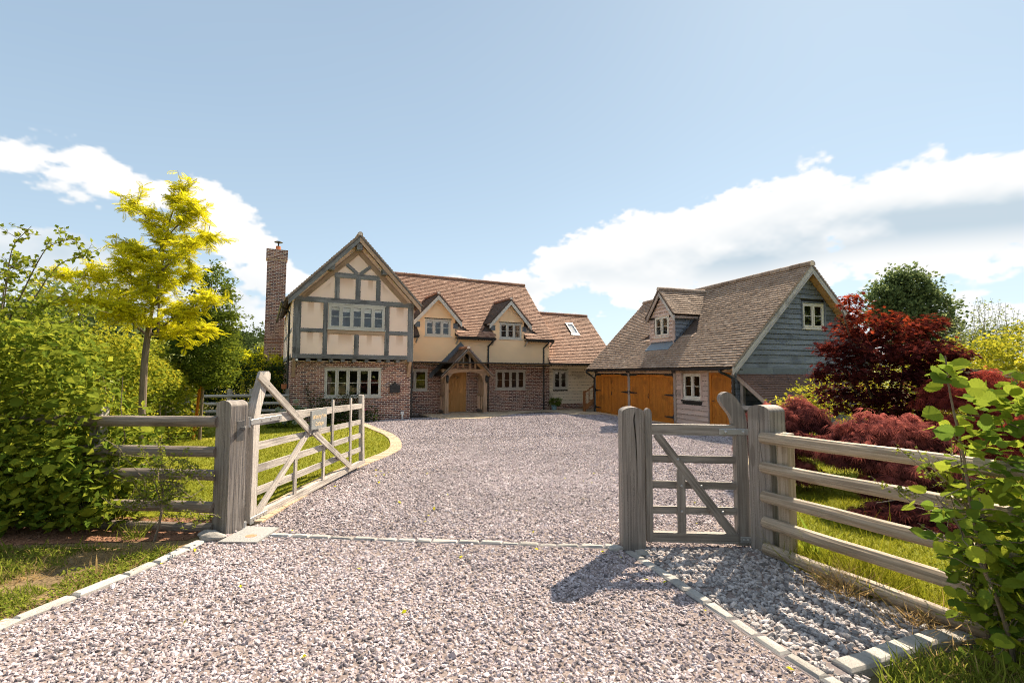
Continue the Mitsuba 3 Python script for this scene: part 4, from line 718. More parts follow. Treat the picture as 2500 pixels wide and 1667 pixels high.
# lean-to along the gable end
LS = (1.90 - 1.16) / 1.10; lt = 1.9
LO, LAx, LB, LN_, LLn = G.p(1.55, .08, lt - LS * 1.55), G.V, None, None, None
LB = -G.U * 1.55 + G.Z * LS * 1.55; LLn = np.linalg.norm(LB); LB /= LLn; LN_ = np.cross(LB, G.V); LN_ = LN_ if LN_[2] > 0 else -LN_
k = deck(B, LO, G.V, LB, LN_, 5.6, LLn, 'lean_to_roof', label='low lean-to roof of dark purple-brown tiles'); lay_tiles(k, tiles(G.V, LB, LN_, LO, 5.6, LLn), 'purpletile', 0, g_rest)
LF = Frame(G.p(0, .05, 0), G.U); verge(B, LF, (.02, lt - .02), 1.58, lt - .02 - LS * 1.56, .14, .0, .045, 'pinkpost', 1)
for u in (.14, 1.36): m = Soup(); m.grain(*chamfer(G, u - .06, u + .06, .12, .24, -.02, lt - LS * u - .06, .008), G.Z, 'silverdark'); put(B, 'lean_to_post', m, 'wood')
m = Soup(); m.grain(*chamfer(G, .08, 1.36, .10, .16, .78, .92, .008), G.U, 'silver'); put(B, 'lean_to_rail', m, 'wood')
for zz in np.arange(0, 1.0, .17): m = Soup(); m.grain(*G.box(1.44, 1.46, .2, 5.6, zz, zz + .165), G.V, 'grey'); put(B, 'lean_to_board', m, 'wood')
put(gr, 'tile_courses', g_rest, 'stone', kind='stuff')
# ---- outside stair at the far end of the garage
S = thing('garden_stair', 'brown wooden stair with handrail rising behind the left end of the garage', 'stairs')
us = (-9.66, -10.5)
for u in us[:1]:
    for v_, top_ in ((-.52, 1.06), (2.2, 3.0)): m = Soup(); m.grain(*chamfer(G, u - .055, u + .055, v_ - .055, v_ + .055, 0, top_, .008), G.Z, 'stair'); put(S, 'newel_post', m, 'wood')
    for z0, w_ in ((.95, .06), (.20, .2)): m = Soup(); V, F, t = bar(G.p(u, -.5, z0), G.p(u, 2.2, z0 + 1.95), .045, w_); m.grain(V, F, t, 'stair'); put(S, 'handrail' if z0 > .5 else 'stringer', m, 'wood')
    for q in np.arange(.09, 1, .09): vv = lerp(-.5, 2.2, q); m = Soup(); m.grain(*G.box(u - .018, u + .018, vv - .018, vv + .018, .22 + 1.95 * q, .93 + 1.95 * q), G.Z, 'stair'); put(S, 'baluster', m, 'wood')
for q in range(10): vv = -.4 + q * .27; m = Soup(); m.grain(*chamfer(G, us[1], us[0], vv, vv + .27, .14 + .19 * q, .18 + .19 * q, .004), G.U, 'stair'); put(S, 'step', m, 'wood')
# ================================================================ the ground
def sheet(poly, dz, kind_uv, size=.8, hfn=gz):
    g = poly if hasattr(poly, 'area') else Polygon(poly)
    Vs, Fs, n = [], [], 0
    for q in getattr(g, 'geoms', [g]):
        v, f = trimesh.creation.triangulate_polygon(q, engine='earcut'); v3, f = trimesh.remesh.subdivide_to_size(np.column_stack([v, np.zeros(len(v))]), f, size, max_iter=12)
        v3[:, 2] = hfn(v3[:, 0], v3[:, 1]) + dz; Vs.append(v3); Fs.append(f + n); n += len(v3)
    V, F = np.vstack(Vs), np.vstack(Fs); nz = np.cross(V[F[:, 1]] - V[F[:, 0]], V[F[:, 2]] - V[F[:, 0]])[:, 2]; F[nz < 0] = F[nz < 0][:, ::-1]
    return V, F, np.tile(np.array(kind_uv, float), (len(V), 1))
def hills(x, y):
    r = np.hypot(x, y); a = np.arctan2(x, y); t = np.clip((r - 95) / 260, 0, 1); t = t * t * (3 - 2 * t)
    ridge_ = 9 + 12 * np.clip((-.15 - a) / .5, 0, 1) + 1.5 * np.sin(a * 5.1)
    return gz(x, y) * np.clip((60 - r) / 30, 0, 1) + ridge_ * t * np.clip(1.2 - (r - 700) / 2600, .2, 1)
rr = np.concatenate([np.linspace(0, 40, 28), np.geomspace(46, 3200, 46)]); aa = np.linspace(0, 2 * np.pi, 129)
X, Y = rr[:, None] * np.sin(aa), rr[:, None] * np.cos(aa); Vg = np.stack([X, Y, hills(X, Y) - .03], -1).reshape(-1, 3); i, j = np.meshgrid(np.arange(len(rr) - 1), np.arange(128), indexing='ij'); q = i * 129 + j
F = np.vstack([np.stack([q, q + 129 + 1, q + 129], -1).reshape(-1, 3), np.stack([q, q + 1, q + 130], -1).reshape(-1, 3)]); nz = np.cross(Vg[F[:, 1]] - Vg[F[:, 0]], Vg[F[:, 2]] - Vg[F[:, 0]])[:, 2]; F[nz < 0] = F[nz < 0][:, ::-1]
struct('ground', (Vg, F, np.zeros((len(Vg), 2))), 'field', 'green and pale fields rising to low hills behind the house', smooth=True)
KL = [(-3.34, .6), (-3.30, 2.3), (-3.25, 3.29), (-3.21, 3.52), (-3.16, 3.71), (-3.10, 3.95), (-3.04, 4.2), (-3.01, 4.5), (-2.97, 4.98)]
PO = [(-2.74, 5.57), (-2.77, 6.23), (-2.79, 7.03), (-2.82, 8.29), (-2.78, 9.48), (-2.70, 10.57), (-2.66, 11.6), (-2.77, 12.64), (-3.21, 14.3), (-3.77, 15.66), (-4.44, 16.85), (-5.56, 18.9), (-5.95, 19.75)]
PO = [tuple(p) for p in smoothline(PO, 4)]
poN = np.array(PO); tn = np.gradient(poN, axis=0); tn /= np.linalg.norm(tn, axis=1, keepdims=True); nrm = np.stack([-tn[:, 1], tn[:, 0]], 1); PI_ = poN + nrm * .29
DRIVE = Polygon(KL + [(-2.85, 5.3)] + PO + [(-4.2, 21), (3.4, 24.9), (4.6, 26), (7.3, 16.2), (4.1, 8.43), (2.42, 4.85), (2.34, 4.55), (2.92, 3.30), (3.06, 3.25), (2.82, 3.18), (2.2, 3.0), (1.80, 2.84), (1.86, 2.2), (2.1, .6)])
struct('gravel_driveway', sheet(DRIVE, .004, (0, 0), 1.6), 'gravelbed', 'pinkish gravel driveway sweeping from the gates to the house')
LAWN = Polygon([(-14, 5.62), (-3.02, 5.62)] + [tuple(p) for p in PI_[2:]] + [(-6.3, 19.9), (-8.4, 18.85), (-13, 17.6)])
struct('lawn', sheet(LAWN, .006, (0, 0), .6), 'lawnbase', 'mown green lawn behind the open gate, left of the drive')
RLAWN = Polygon([(2.52, 4.8), (4.4, 8.43), (7.5, 15.6), (10, 15), (16, 14), (16, 1.2), (4.2, 1.2), (3.05, 3.4)])
struct('lawn', sheet(RLAWN, .005, (0, 0), .6), 'lawnbase', 'sunlit lawn behind the right rail fence')
VERGE = Polygon([(-9, .4)] + [(x - .1, y) for x, y in KL] + [(-3.1, 5.55), (-9, 5.55)]); VERGE2 = Polygon([(1.95, .5), (1.95, 2.2), (1.98, 2.78), (2.2, 2.92), (2.82, 3.1), (3.1, 3.15), (7, 3.0), (7, .5)])
struct('verge', sheet(VERGE, .003, (0, 0), .5), 'soil', 'rough grassy verge left of the stone kerb'); struct('verge', sheet(VERGE2, .003, (0, 0), .5), 'soil', 'rough grassy verge in the bottom right corner')
# ---- granite setts, each laid by itself
def setts(parent, line, w=.11, lens=(.17, .30), h=.03, lean=0., kind='granite'):
    p = path(line, .02); L_ = np.concatenate([[0], np.cumsum(np.linalg.norm(np.diff(p, axis=0), axis=1))]); s = 0
    while s < L_[-1] - .08:
        l = R(*lens); e = min(s + l, L_[-1]); a = np.array([np.interp(s, L_, p[:, k]) for k in (0, 1)]); b = np.array([np.interp(e - .012, L_, p[:, k]) for k in (0, 1)]); t = (b - a) / np.linalg.norm(b - a); n = np.array([-t[1], t[0]]); P = []
        hh = h + R(-.008, .008); ww = w * R(.9, 1.08)
        for q, sg in ((a, 1), (b, -1)):
            for side in (-1, 1):
                c = q + n * side * ww / 2 + R(-.008, .008, 2); zc = float(gz(*c)); inn = np.append(t * sg * .014 - n * side * .014, 0)
                P += [np.append(c, zc - .06), np.append(c, zc + hh - .014 + R(-.004, .004)), np.append(c, zc + hh + R(-.003, .004)) + inn]
        mid = (a + b) / 2; P += [np.append(mid + n * R(-.03, .03), float(gz(*mid)) + hh + .004)]
        V, F = hull(np.array(P)); put(parent, 'sett', Soup().stone(V, F, kind), 'stone'); s = e
ks = struct('kerb', sheet(LineString(KL).buffer(.07), .002, (STONES.index('gravel') + .1, 0), .5), 'stone', 'pale granite kerb along the left verge'); setts(ks, [(x - .06, y) for x, y in KL[1:]] , .105, (.24, .40), .03)
STRIP = [(1.10, 4.74), (1.24, 4.28), (1.35, 3.89), (1.44, 3.62), (1.51, 3.39), (1.58, 3.15), (1.66, 2.93), (1.76, 2.66), (1.88, 2.3)]
TH = [(-2.45, 5.16), (-1.2, 5.03), (0, 4.93), (1.0, 4.84)]
CK = [(1.86, 2.90), (1.97, 2.95), (2.16, 3.01), (2.37, 3.10), (2.60, 3.19), (2.86, 3.24), (3.05, 3.26)]
kb = struct('sett_strip', sheet(LineString(TH).buffer(.05), .006, (STONES.index('gravel') + .1, 0), .5), 'stone', 'line of pale granite setts across the gateway'); setts(kb, TH, .075, (.15, .27), .018)
kb = struct('sett_strip', sheet(LineString(STRIP).buffer(.055), .006, (STONES.index('gravel') + .1, 0), .5), 'stone', 'line of pale granite setts curving forward from the small gate'); setts(kb, STRIP, .09, (.17, .28), .02)
kb = struct('kerb', sheet(LineString(CK).buffer(.07), .004, (STONES.index('gravel') + .1, 0), .5), 'stone', 'pale granite kerb round the bottom right verge'); setts(kb, CK, .125, (.20, .34), .035)
# ---- buff block edging
def pavers(parent, a, b, step=.105, h=.03):
    pa, pb = np.array(a, float), np.array(b, float); n = max(1, int(round(np.linalg.norm(np.diff((pa + pb) / 2, axis=0), axis=1).sum() / step)))
    da = np.concatenate([[0], np.cumsum(np.linalg.norm(np.diff((pa + pb) / 2, axis=0), axis=1))]); f = lambda P, s: np.array([np.interp(s, da, P[:, k]) for k in (0, 1)])
    for i in range(n):
        s0, s1 = da[-1] * i / n + .003, da[-1] * (i + 1) / n - .003; c = [f(pa, s0), f(pa, s1), f(pb, s1), f(pb, s0)]; m0 = sum(c) / 4; hh = h + R(-.003, .003)
        P = [np.append(q, float(gz(*q)) - .05) for q in c] + [np.append(q, float(gz(*q)) + hh - .006) for q in c] + [np.append(q + (m0 - q) * .05, float(gz(*q)) + hh) for q in c]
        V, F = hull(np.array(P)); put(parent, 'paver', Soup().stone(V, F, 'paver'), 'stone')
e1 = struct('paver_edging', sheet(Polygon(list(PO) + [tuple(p) for p in PI_[::-1]]), .004, (STONES.index('mortar') + .3, 0), .6), 'stone', 'curving edge of buff blocks between lawn and gravel'); pavers(e1, PI_, PO)
RA, RB_ = np.array([(2.30, 4.72), (4.02, 8.43), (7.0, 15.3)]), np.array([(2.53, 4.65), (4.28, 8.31), (7.3, 15.2)])
e2 = struct('paver_edging', sheet(Polygon([*map(tuple, RA), *map(tuple, RB_[::-1])]), .006, (STONES.index('mortar') + .3, 0), .6), 'stone', 'straight edge of buff blocks running from the fence post to the garage'); pavers(e2, RA, RB_, .13)
gA = np.array([G.p(u, -.36, 0)[:2] for u in (-9.5, -.1)]); gB = np.array([G.p(u, -.02, 0)[:2] for u in (-9.5, -.1)])
e3 = struct('paver_edging', sheet(Polygon([*map(tuple, gA), *map(tuple, gB[::-1])]), .006, (STONES.index('mortar') + .3, 0), .6), 'stone', 'strip of buff blocks along the foot of the garage doors'); pavers(e3, gA, gB, .14)
# ---- stone slabs before the porch and the boarded wing
PAT = Polygon([tuple(H.p(u, v, 0)[:2]) for u, v in [(.9, 1.9), (.95, -.15), (1.45, -1.0), (2.7, -1.35), (3.9, -.6), (5.6, .65), (7.0, 1.15), (7.3, .3), (7.3, -1.2), (8.3, -1.7), (9.2, -1.3), (9.6, .3), (11, 2.0), (7.9, 2.0), (5.5, 1.98)]])
pt = struct('patio', sheet(PAT, .006, (STONES.index('mortar') + .3, 0), .8), 'stone', 'buff stone slabs before the porch and the boarded wing'); pp = prep(PAT)
for r in range(9):
    v = -1.75 + r * .45; u = .6 + R(0, .3)
    while u < 11:
        l = R(.45, .75); q = Polygon([tuple(H.p(a, b, 0)[:2]) for a, b in ((u, v), (u + l - .012, v), (u + l - .012, v + .438), (u, v + .438))]).intersection(PAT); u += l
        if q.area > .03 and q.geom_type == 'Polygon':
            c = np.array(q.exterior.coords)[:-1]; z = gz(c[:, 0], c[:, 1]); cc = c + (c.mean(0) - c) * .015; hh = .03 + R(-.002, .002)
            V, F = hull(np.vstack([np.column_stack([c, z - .02]), np.column_stack([c, z + hh - .005]), np.column_stack([cc, z + hh])])); put(pt, 'slab', Soup().stone(V, F, 'slab'), 'stone')
# ---- gravel: every stone a stone
ICO = trimesh.creation.icosphere(0); OCT = (np.array([[1, 0, 0], [-1, 0, 0], [0, 1, 0], [0, -1, 0], [0, 0, 1], [0, 0, -1.]]), np.array([[0, 2, 4], [2, 1, 4], [1, 3, 4], [3, 0, 4], [2, 0, 5], [1, 2, 5], [3, 1, 5], [0, 3, 5]]))
ROCK = (np.array([[x, y, z] for z in (-.62, .62) for x, y in ((-.8, -.8), (.8, -.8), (.8, .8), (-.8, .8))]), BOXF)
def rotations(n, tilt=None):
    q = rng.normal(size=(n, 4)); q /= np.linalg.norm(q, axis=1, keepdims=True); w, x, y, z = q.T
    return np.stack([1 - 2 * (y * y + z * z), 2 * (x * y - w * z), 2 * (x * z + w * y), 2 * (x * y + w * z), 1 - 2 * (x * x + z * z), 2 * (y * z - w * x), 2 * (x * z - w * y), 2 * (y * z + w * x), 1 - 2 * (x * x + y * y)], -1).reshape(n, 3, 3)
NOT = LineString(TH).buffer(.055).union(LineString(STRIP).buffer(.062)).union(LineString(CK).buffer(.08)).union(PAT.buffer(.01)).union(Polygon([(-2.86, 4.90), (-2.44, 4.90), (-2.44, 5.39), (-2.86, 5.43)])).union(sbox(1.04, 4.74, 1.27, 4.97)).union(Polygon([*map(tuple, gA), *map(tuple, gB[::-1])]).buffer(.03)).union(Polygon([*map(tuple, RA), *map(tuple, RB_[::-1])]).buffer(.02)).union(H_FOOT := Polygon([tuple(H.p(u, v, 0)[:2]) for u, v in ((-W, 0), (0, 0), (0, VM), (L, VM), (AR, VA), (AR, 8), (-W, 8))])).union(Polygon([tuple(G.p(u, v, 0)[:2]) for u, v in ((-GL, 0), (0, 0), (0, 5), (-GL, 5))]))
RIGHT = Polygon(STRIP + [(1.95, 2.9), (2.2, 3.0), (2.85, 3.2), (3.05, 3.25), (2.92, 3.3), (2.34, 4.6), (2.3, 4.8), (1.3, 4.8)])
BIG = DRIVE.difference(NOT)
def scatter(poly, dens, y0, y1):
    q = poly.intersection(sbox(-12, y0, 12, y1))
    if q.is_empty: return np.zeros((0, 2))
    a, b, c, d = q.bounds; n = int((c - a) * (d - b) * dens); P = np.column_stack([R(a, c, n), R(b, d, n)]); return P[contains_xy(q, P[:, 0], P[:, 1])]
def stones(P, size, tmpl, kind, flat=.62):
    tv, tf = tmpl; n = len(P); k = len(tv)
    S = size * np.exp(rng.normal(0, .24, n)); V = tv[None] * (1 + rng.normal(0, .15, (n, k, 1))) * S[:, None, None] * np.stack([R(.85, 1.3, n), R(.7, 1.0, n), R(.45, .75, n)], -1)[:, None]
    V = np.einsum('nij,nkj->nki', rotations(n), V); V[..., 2] *= .8
    V += np.column_stack([P, gz(P[:, 0], P[:, 1]) + S * .22 + R(0, 1, n) * S * .35])[:, None]
    F = tf[None] + (np.arange(n) * k)[:, None, None]
    q = STONES.index(kind) + np.clip(rng.beta(1.35, 1.2, n), .01, .98); return V.reshape(-1, 3), F.reshape(-1, 3), np.stack([np.repeat(q, k), np.full(n * k, .5)], 1)
fine = BIG.difference(RIGHT); ROUND = (ICO.vertices * [1, 1, .9], ICO.faces)
KNOBBLY = (np.array(ICO.vertices), np.array(ICO.faces))
def gravel_zone(poly, y0, y1, tile, dens, size, tmpl, kind, variants, edge):
    """square patches of gravel laid edge to edge inside the drive (each an instance); along its borders every stone by itself"""
    zone = poly.intersection(sbox(-12, y0, 12, y1)); groups = []
    for v in range(variants):
        P2 = R(0, tile, (int(dens * tile * tile), 2)); V, F, U = stones(P2, size, tmpl, kind); V[:, 2] -= np.repeat(gz(P2[:, 0], P2[:, 1]), len(tmpl[0])); V[:, :2] -= tile / 2
        k = f'gravel_patch_{len([q for q in scene if q.startswith("gravel_patch")])}'; scene[k] = {'type': 'shapegroup', 'stones': mikit.ply((V, F), 'stone', uv=U)}; groups.append(k)
    a, b, c, d = zone.bounds; rest = zone
    for x in np.arange(a, c, tile):
        for y in np.arange(y0, y1 - 1e-6, tile):
            q = sbox(x, y, x + tile, y + tile)
            if zone.contains(q):
                cx, cy = x + tile / 2, y + tile / 2; sl = float(gz(cx, cy + .3) - gz(cx, cy - .3)) / .6
                T_ = mi.ScalarTransform4f().translate([cx, cy, float(gz(cx, cy))]).rotate([1, 0, 0], math.degrees(math.atan(sl))).rotate([0, 0, 1], 90. * int(rng.integers(4)))
                GI.append({'type': 'instance', 'group': {'type': 'ref', 'id': groups[int(rng.integers(variants))]}, 'to_world': T_}); rest = rest.difference(q.buffer(.0005))
    P2 = scatter(rest, dens, y0, y1); GE_.append(stones(P2, size, edge or tmpl, kind))
GI, GE_ = [], []
gravel_zone(fine, 1.6, 4.6, .5, 3600, .0118, ROUND, 'gravel', 4, OCT); gravel_zone(fine, 4.6, 8.6, .5, 2900, .0128, ROUND, 'gravel', 3, OCT); gravel_zone(fine, 8.6, 14.6, .75, 1900, .0150, OCT, 'gravel', 3, OCT); gravel_zone(fine, 14.6, 26, .95, 1100, .019, OCT, 'gravel', 2, OCT)
GE_.append(stones(scatter(RIGHT.difference(NOT), 1500, 1.4, 5.0), .019, ROUND, 'flint'))
# a few strays on the setts and slabs
st_ = LineString(TH).buffer(.06).union(LineString(STRIP).buffer(.06)); GE_.append(stones(scatter(st_, 60, 1.5, 6) , .010, OCT, 'gravel'))
V, F, U, n = [], [], [], 0
for v, f, u in GE_: V.append(v); F.append(f + n); U.append(u); n += len(v)
solo('gravel', 'loose pink and grey gravel stones covering the driveway', 'gravel', (np.vstack(V), np.vstack(F), np.vstack(U)), 'stone', kind='stuff')
for i_, g_ in enumerate(GI): scene[f'gravel__{i_ + 1:03d}'] = g_
print('gravel edge triangles', sum(len(f) for f in F), 'instances', len(GI))
P2 = scatter(fine, 1.6, 2, 9); P_ = np.column_stack([P2, gz(P2[:, 0], P2[:, 1]) + .022])
FALLEN = P_
# ================================================================ posts, gates and fences
def post(name, label, fr, w, d, h, z0, crack=None, kind='postgrey', group=None, arch=.5, **_):
    """square oak post with a rounded top; CRACK: a drying shake down its front"""
    a = np.linspace(0, np.pi, 25); r = w / 2; P = [(0, -.12), (w, -.12)] + [(r + r * math.cos(t), h - r * arch * 2 * .5 - .0 + r * arch * math.sin(t) * 1.0) for t in a]
    cut = None
    if crack:
        pts = []
        for (u, z, hw, dp) in crack: pts += [(u - hw, z, -.02), (u + hw, z, -.02), (u, z, dp)]
        cut = m3.Manifold()
        for i in range(len(crack) - 1): cut = cut + m3.Manifold.hull_points(np.array(pts[3 * i:3 * i + 6], float))
    V, F = prism(fr, P, 0, d, cut); m = Soup(); m.grain(V + [0, 0, z0], F, [0, 0, 1], kind)
    k = solo(name, label, 'post', m, 'nearwood', group); return k
def fr2(o, u): u = np.array([*u, 0.]); return Frame([*o, 0.], u)
LPF = fr2((-3.14, 5.31), (.887, -.461)); APF = fr2((1.05, 4.765), (.997, -.03)); BPF = fr2((2.275, 4.82), (.38, -.925))
post('gate_post', 'weathered oak post with a rounded top left of the open field gate', LPF, .25, .19, 1.36, .23, [(.16, 1.2, .001, .0), (.155, .9, .005, .02), (.165, .5, .004, .02), (.16, .1, .001, .0)])
post('gate_post', 'short weathered oak post with a deep crack, left of the small gate', APF, .212, .20, 1.335, .23, [(.125, 1.29, .004, .05), (.115, 1.22, .012, .06), (.13, 1.05, .009, .06), (.135, .9, .007, .04), (.14, .72, .003, .03), (.15, .3, .001, .01)])
post('gate_post', 'broad weathered oak post between the small gate and the right fence', BPF, .245, .20, 1.365, .23, [(.13, 1.34, .003, .03), (.128, 1.1, .006, .04), (.14, .95, .005, .04), (.19, .6, .003, .03), (.2, .25, .002, .02)])
for i in range(2):
    for q in range(2): pass
# stones at the foot of the left post and beside the cracked post
for (x, y, s, lab) in ((-3.06, 5.13, .10, 'rough granite lump in front of the left gate post, the farther of two'), (-2.96, 5.03, .12, 'flat granite lump in front of the left gate post, the nearer of two'), (.98, 4.77, .07, 'granite lump against the left foot of the cracked post'), (1.20, 4.66, .065, 'granite lump before the cracked post, at the end of the setts')):
    o = trimesh.creation.icosphere(2); V = o.vertices * (1 + .35 * (meshkit.noise(o.vertices * 1.7 + x * 7)[:, None] - .5)) * [s * 1.0, s * .75, s * .42]; solo('stone_lump', lab, 'stone', Soup().stone(V + [x, y, .25], o.faces, 'granite', R(.1, .9)), 'stone')
def bolts(parent, fr, pts, v=-.004, r=.009, name='bolt', m_='steel'):
    for (u, z) in pts: o = trimesh.creation.icosphere(1, r); put(parent, name, Soup().raw(o.vertices * [1, 1, 1] + fr.p(u, v, z), o.faces, (0, 0)), m_)
def gbar(parent, fr, name, u0, z0, u1, z1, h0, h1, v0, v1, kind, c=.005):
    d = np.array([u1 - u0, z1 - z0]); Lb = np.hypot(*d); d /= Lb; n = np.array([-d[1], d[0]]); P = []
    for e, se, hh in ((0., 1, h0), (Lb, -1, h1)):
        for s in (-1, 1):
            for v, sv in ((v0, 1), (v1, -1)):
                q = np.array([u0, z0]) + d * e + n * s * hh / 2; q2 = q + d * se * c; q3 = q - n * s * c
                P += [(*q2, v), (*q3, v), (*q, v + sv * c)]
    P = np.array(P); V, F = hull(fr.p(P[:, 0], P[:, 2], P[:, 1])); m = Soup(); m.grain(V, F, fr.U * d[0] + fr.Z * d[1], kind); return put(parent, name, m, 'nearwood')
# ---- the field gate, standing open: its frame looks from the drive (+v away from the drive)
gd = np.array([.16, 3.73]); gd /= np.hypot(*gd); FG = Frame([-2.88, 5.42, 0], [gd[0], gd[1], 0], [-gd[1], gd[0], 0])
g1 = thing('field_gate', 'long weathered oak field gate with diagonal braces standing open along the lawn', 'gate')
K = 'silver'
P = [(.085, .25), (.20, .25), (.205, 1.38), (.235, 1.50), (.285, 1.62), (.33, 1.70), (.375, 1.765), (.40, 1.82), (.395, 1.875), (.36, 1.90), (.30, 1.90), (.26, 1.87), (.225, 1.80), (.175, 1.68), (.13, 1.55), (.10, 1.45), (.085, 1.36)]
m = Soup(); V, F = prism(FG, P, -.04, .04); m.grain(V, F, [0, 0, 1], K); put(g1, 'hinge_stile', m, 'nearwood', 'heavy curved hinge stile')
gbar(g1, FG, 'top_rail', .2, 1.35, 3.66, 1.295, .115, .085, -.03, .03, K)
for a, b in ((1.06, 1.01), (.805, .77), (.555, .52)): gbar(g1, FG, 'rail', .19, a, 3.66, b, .085, .08, -.012, .014, K)
gbar(g1, FG, 'bottom_rail', .19, .275, 3.78, .275, .095, .075, -.035, .035, K)
P = [(3.66, .24), (3.76, .24), (3.67, 1.46), (3.65, 1.49), (3.60, 1.50), (3.57, 1.48)]; m = Soup(); V, F = prism(FG, P, -.035, .035); m.grain(V, F, [0, 0, 1], K); put(g1, 'end_stile', m, 'nearwood')
for u, z0, z1, du in ((2.28, .72, 1.45, 0), (3.03, .30, 1.44, .04)):
    P = [(u + du - .03, z0), (u + du + .03, z0), (u + .03, z1), (u + .02, z1 + .025), (u - .015, z1 + .03), (u - .03, z1)]; m = Soup(); V, F = prism(FG, P, -.036, -.012); m.grain(V, F, [0, 0, 1], K); put(g1, 'upright', m, 'nearwood')
for u, z0, z1 in ((1.985, .32, .83), (1.115, .32, .80)): gbar(g1, FG, 'upright', u, z0, u, z1, .062, .062, -.036, -.012, K)
gbar(g1, FG, 'brace', .12, 1.86, 1.47, 1.075, .085, .085, -.066, -.034, K); gbar(g1, FG, 'brace', .215, .31, 1.44, 1.06, .085, .085, -.040, -.013, K); gbar(g1, FG, 'brace', 1.54, 1.075, 3.02, .32, .085, .085, -.064, -.037, K)
bolts(g1, FG, [(.335, 1.735), (1.06, 1.32), (1.36, 1.03), (1.60, 1.03), (2.0, .77), (2.02, .57), (1.11, .76), (.98, .75), (.63, .565), (2.28, 1.32), (2.28, 1.02), (3.03, 1.30), (3.03, .99), (3.04, .77), (3.05, .52), (2.5, .58), (2.28, .77)], -.066, .007, 'bolt', 'iron')
m = Soup(); m.raw(*chamfer(FG, .02, .68, -.048, -.041, 1.315, 1.375, .004), (0, 0)); m.raw(*tube([FG.p(.02, -.02, 1.29), FG.p(.02, -.02, 1.40)], .022, 10), (0, 0)); h = put(g1, 'strap_hinge', m, 'steel', 'long galvanised strap hinge'); bolts(h, FG, [(.23, 1.345), (.42, 1.345), (.62, 1.345)], -.046, .010, 'bolt', 'iron')
m = Soup(); m.raw(*chamfer(FG, .07, .42, -.048, -.041, .235, .31, .003), (0, 0)); h = put(g1, 'bottom_bracket', m, 'steel'); bolts(h, FG, [(.14, .275), (.20, .275), (.27, .275), (.34, .275)], -.046, .010, 'bolt', 'iron')
m = Soup(); m.raw(*bar(FG.p(-.02, .0, 1.30), LPF.p(.30, .1, 1.30), .05, .03)[:2], (0, 0)); m.raw(*chamfer(LPF, .276, .284, .05, .13, 1.17, 1.38, .002), (0, 0)); put(g1, 'hinge_hook', m, 'iron')
m = Soup(); m.raw(*chamfer(WORLD, -2.90, -2.80, 5.34, 5.44, .22, .245, .004), (0, 0)); m.raw(*tube([(-2.85, 5.39, .2), (-2.85, 5.39, .30)], .03, 10), (0, 0)); put(g1, 'pivot', m, 'steel')
# slate name sign hung on the gate
sg = thing('name_sign', 'grey slate name sign lettered in gold on the open gate', 'sign')
m = Soup(); V, F = prism(FG, [(1.41, 1.105), (1.90, 1.10), (1.905, 1.245), (1.898, 1.365), (1.40, 1.362), (1.405, 1.23)], -.092, -.070); m.stone(V, F, 'slate', .6); put(sg, 'slate', m, 'stone')
def lettering(parent, text, u, z, hgt, v):
    t = meshkit.text_mesh(text, hgt, .002); X = np.array(t.vertices); w = X[:, 0].max() - X[:, 0].min(); X = X * [1, 1, 1]; V = FG.p(u - w / 2 + X[:, 0] - X[:, 0].min() + X[:, 1] * .12, v - X[:, 2], z + X[:, 1]); put(parent, 'lettering', Soup().raw(V, t.faces, (0, 0)), 'gilt')
lettering(sg, 'Wishing Tree', 1.655, 1.25, .052, -.0925); lettering(sg, 'Cottage', 1.655, 1.15, .052, -.0925)
# ---- the small gate
WG_ = Frame([1.30, 4.87, 0], [1, 0, 0]); g2 = thing('wicket_gate', 'small closed weathered oak gate with a curved horn and one diagonal brace', 'gate'); K = 'silverdark'
a = np.linspace(0, np.pi, 13); P = [(-.01, .29), (.055, .29), (.055, 1.50)] + [(.0225 + .0325 * math.cos(t), 1.50 + .05 * math.sin(t)) for t in a][1:-1] + [(-.01, 1.50)]; m = Soup(); V, F = prism(WG_, P, -.035, .04); m.grain(V, F, [0, 0, 1], K); put(g2, 'latch_stile', m, 'nearwood')
P = [(.862, .26), (.982, .26), (.972, 1.36), (.97, 1.44), (.955, 1.52), (.925, 1.58), (.885, 1.64), (.855, 1.675), (.825, 1.70), (.79, 1.712), (.755, 1.705), (.73, 1.685), (.718, 1.655), (.722, 1.62), (.745, 1.58), (.785, 1.53), (.815, 1.485), (.832, 1.44), (.838, 1.40), (.862, 1.38)]
m = Soup(); V, F = prism(WG_, P, -.04, .04); m.grain(V, F, [0, 0, 1], K); put(g2, 'hinge_stile', m, 'nearwood', 'hinge stile ending in a curved horn')
gbar(g2, WG_, 'top_rail', .055, 1.35, .862, 1.34, .10, .105, -.036, .03, K)
for z in (1.06, .815, .575): gbar(g2, WG_, 'rail', .055, z + .008, .862, z - .005, .07, .07, -.012, .014, K)
gbar(g2, WG_, 'bottom_rail', .055, .335, .975, .315, .09, .09, -.037, .03, K)
gbar(g2, WG_, 'brace', .10, 1.305, .82, .355, .075, .085, -.036, -.013, K); gbar(g2, WG_, 'upright', .33, .37, .33, .97, .078, .078, -.0355, -.0125, K)
bolts(g2, WG_, [(.30, 1.065), (.52, .815), (.72, .57), (.33, .815), (.33, .575)], -.038, .013)
m = Soup(); m.raw(*chamfer(WG_, .70, .985, -.05, -.041, 1.30, 1.36, .006), (0, 0)); m.raw(*tube([WG_.p(1.005, -.03, 1.285), WG_.p(1.005, -.03, 1.385)], .018, 10), (0, 0)); h = put(g2, 'strap_hinge', m, 'steel'); bolts(h, WG_, [(.76, 1.33), (.93, 1.33)], -.052, .017)
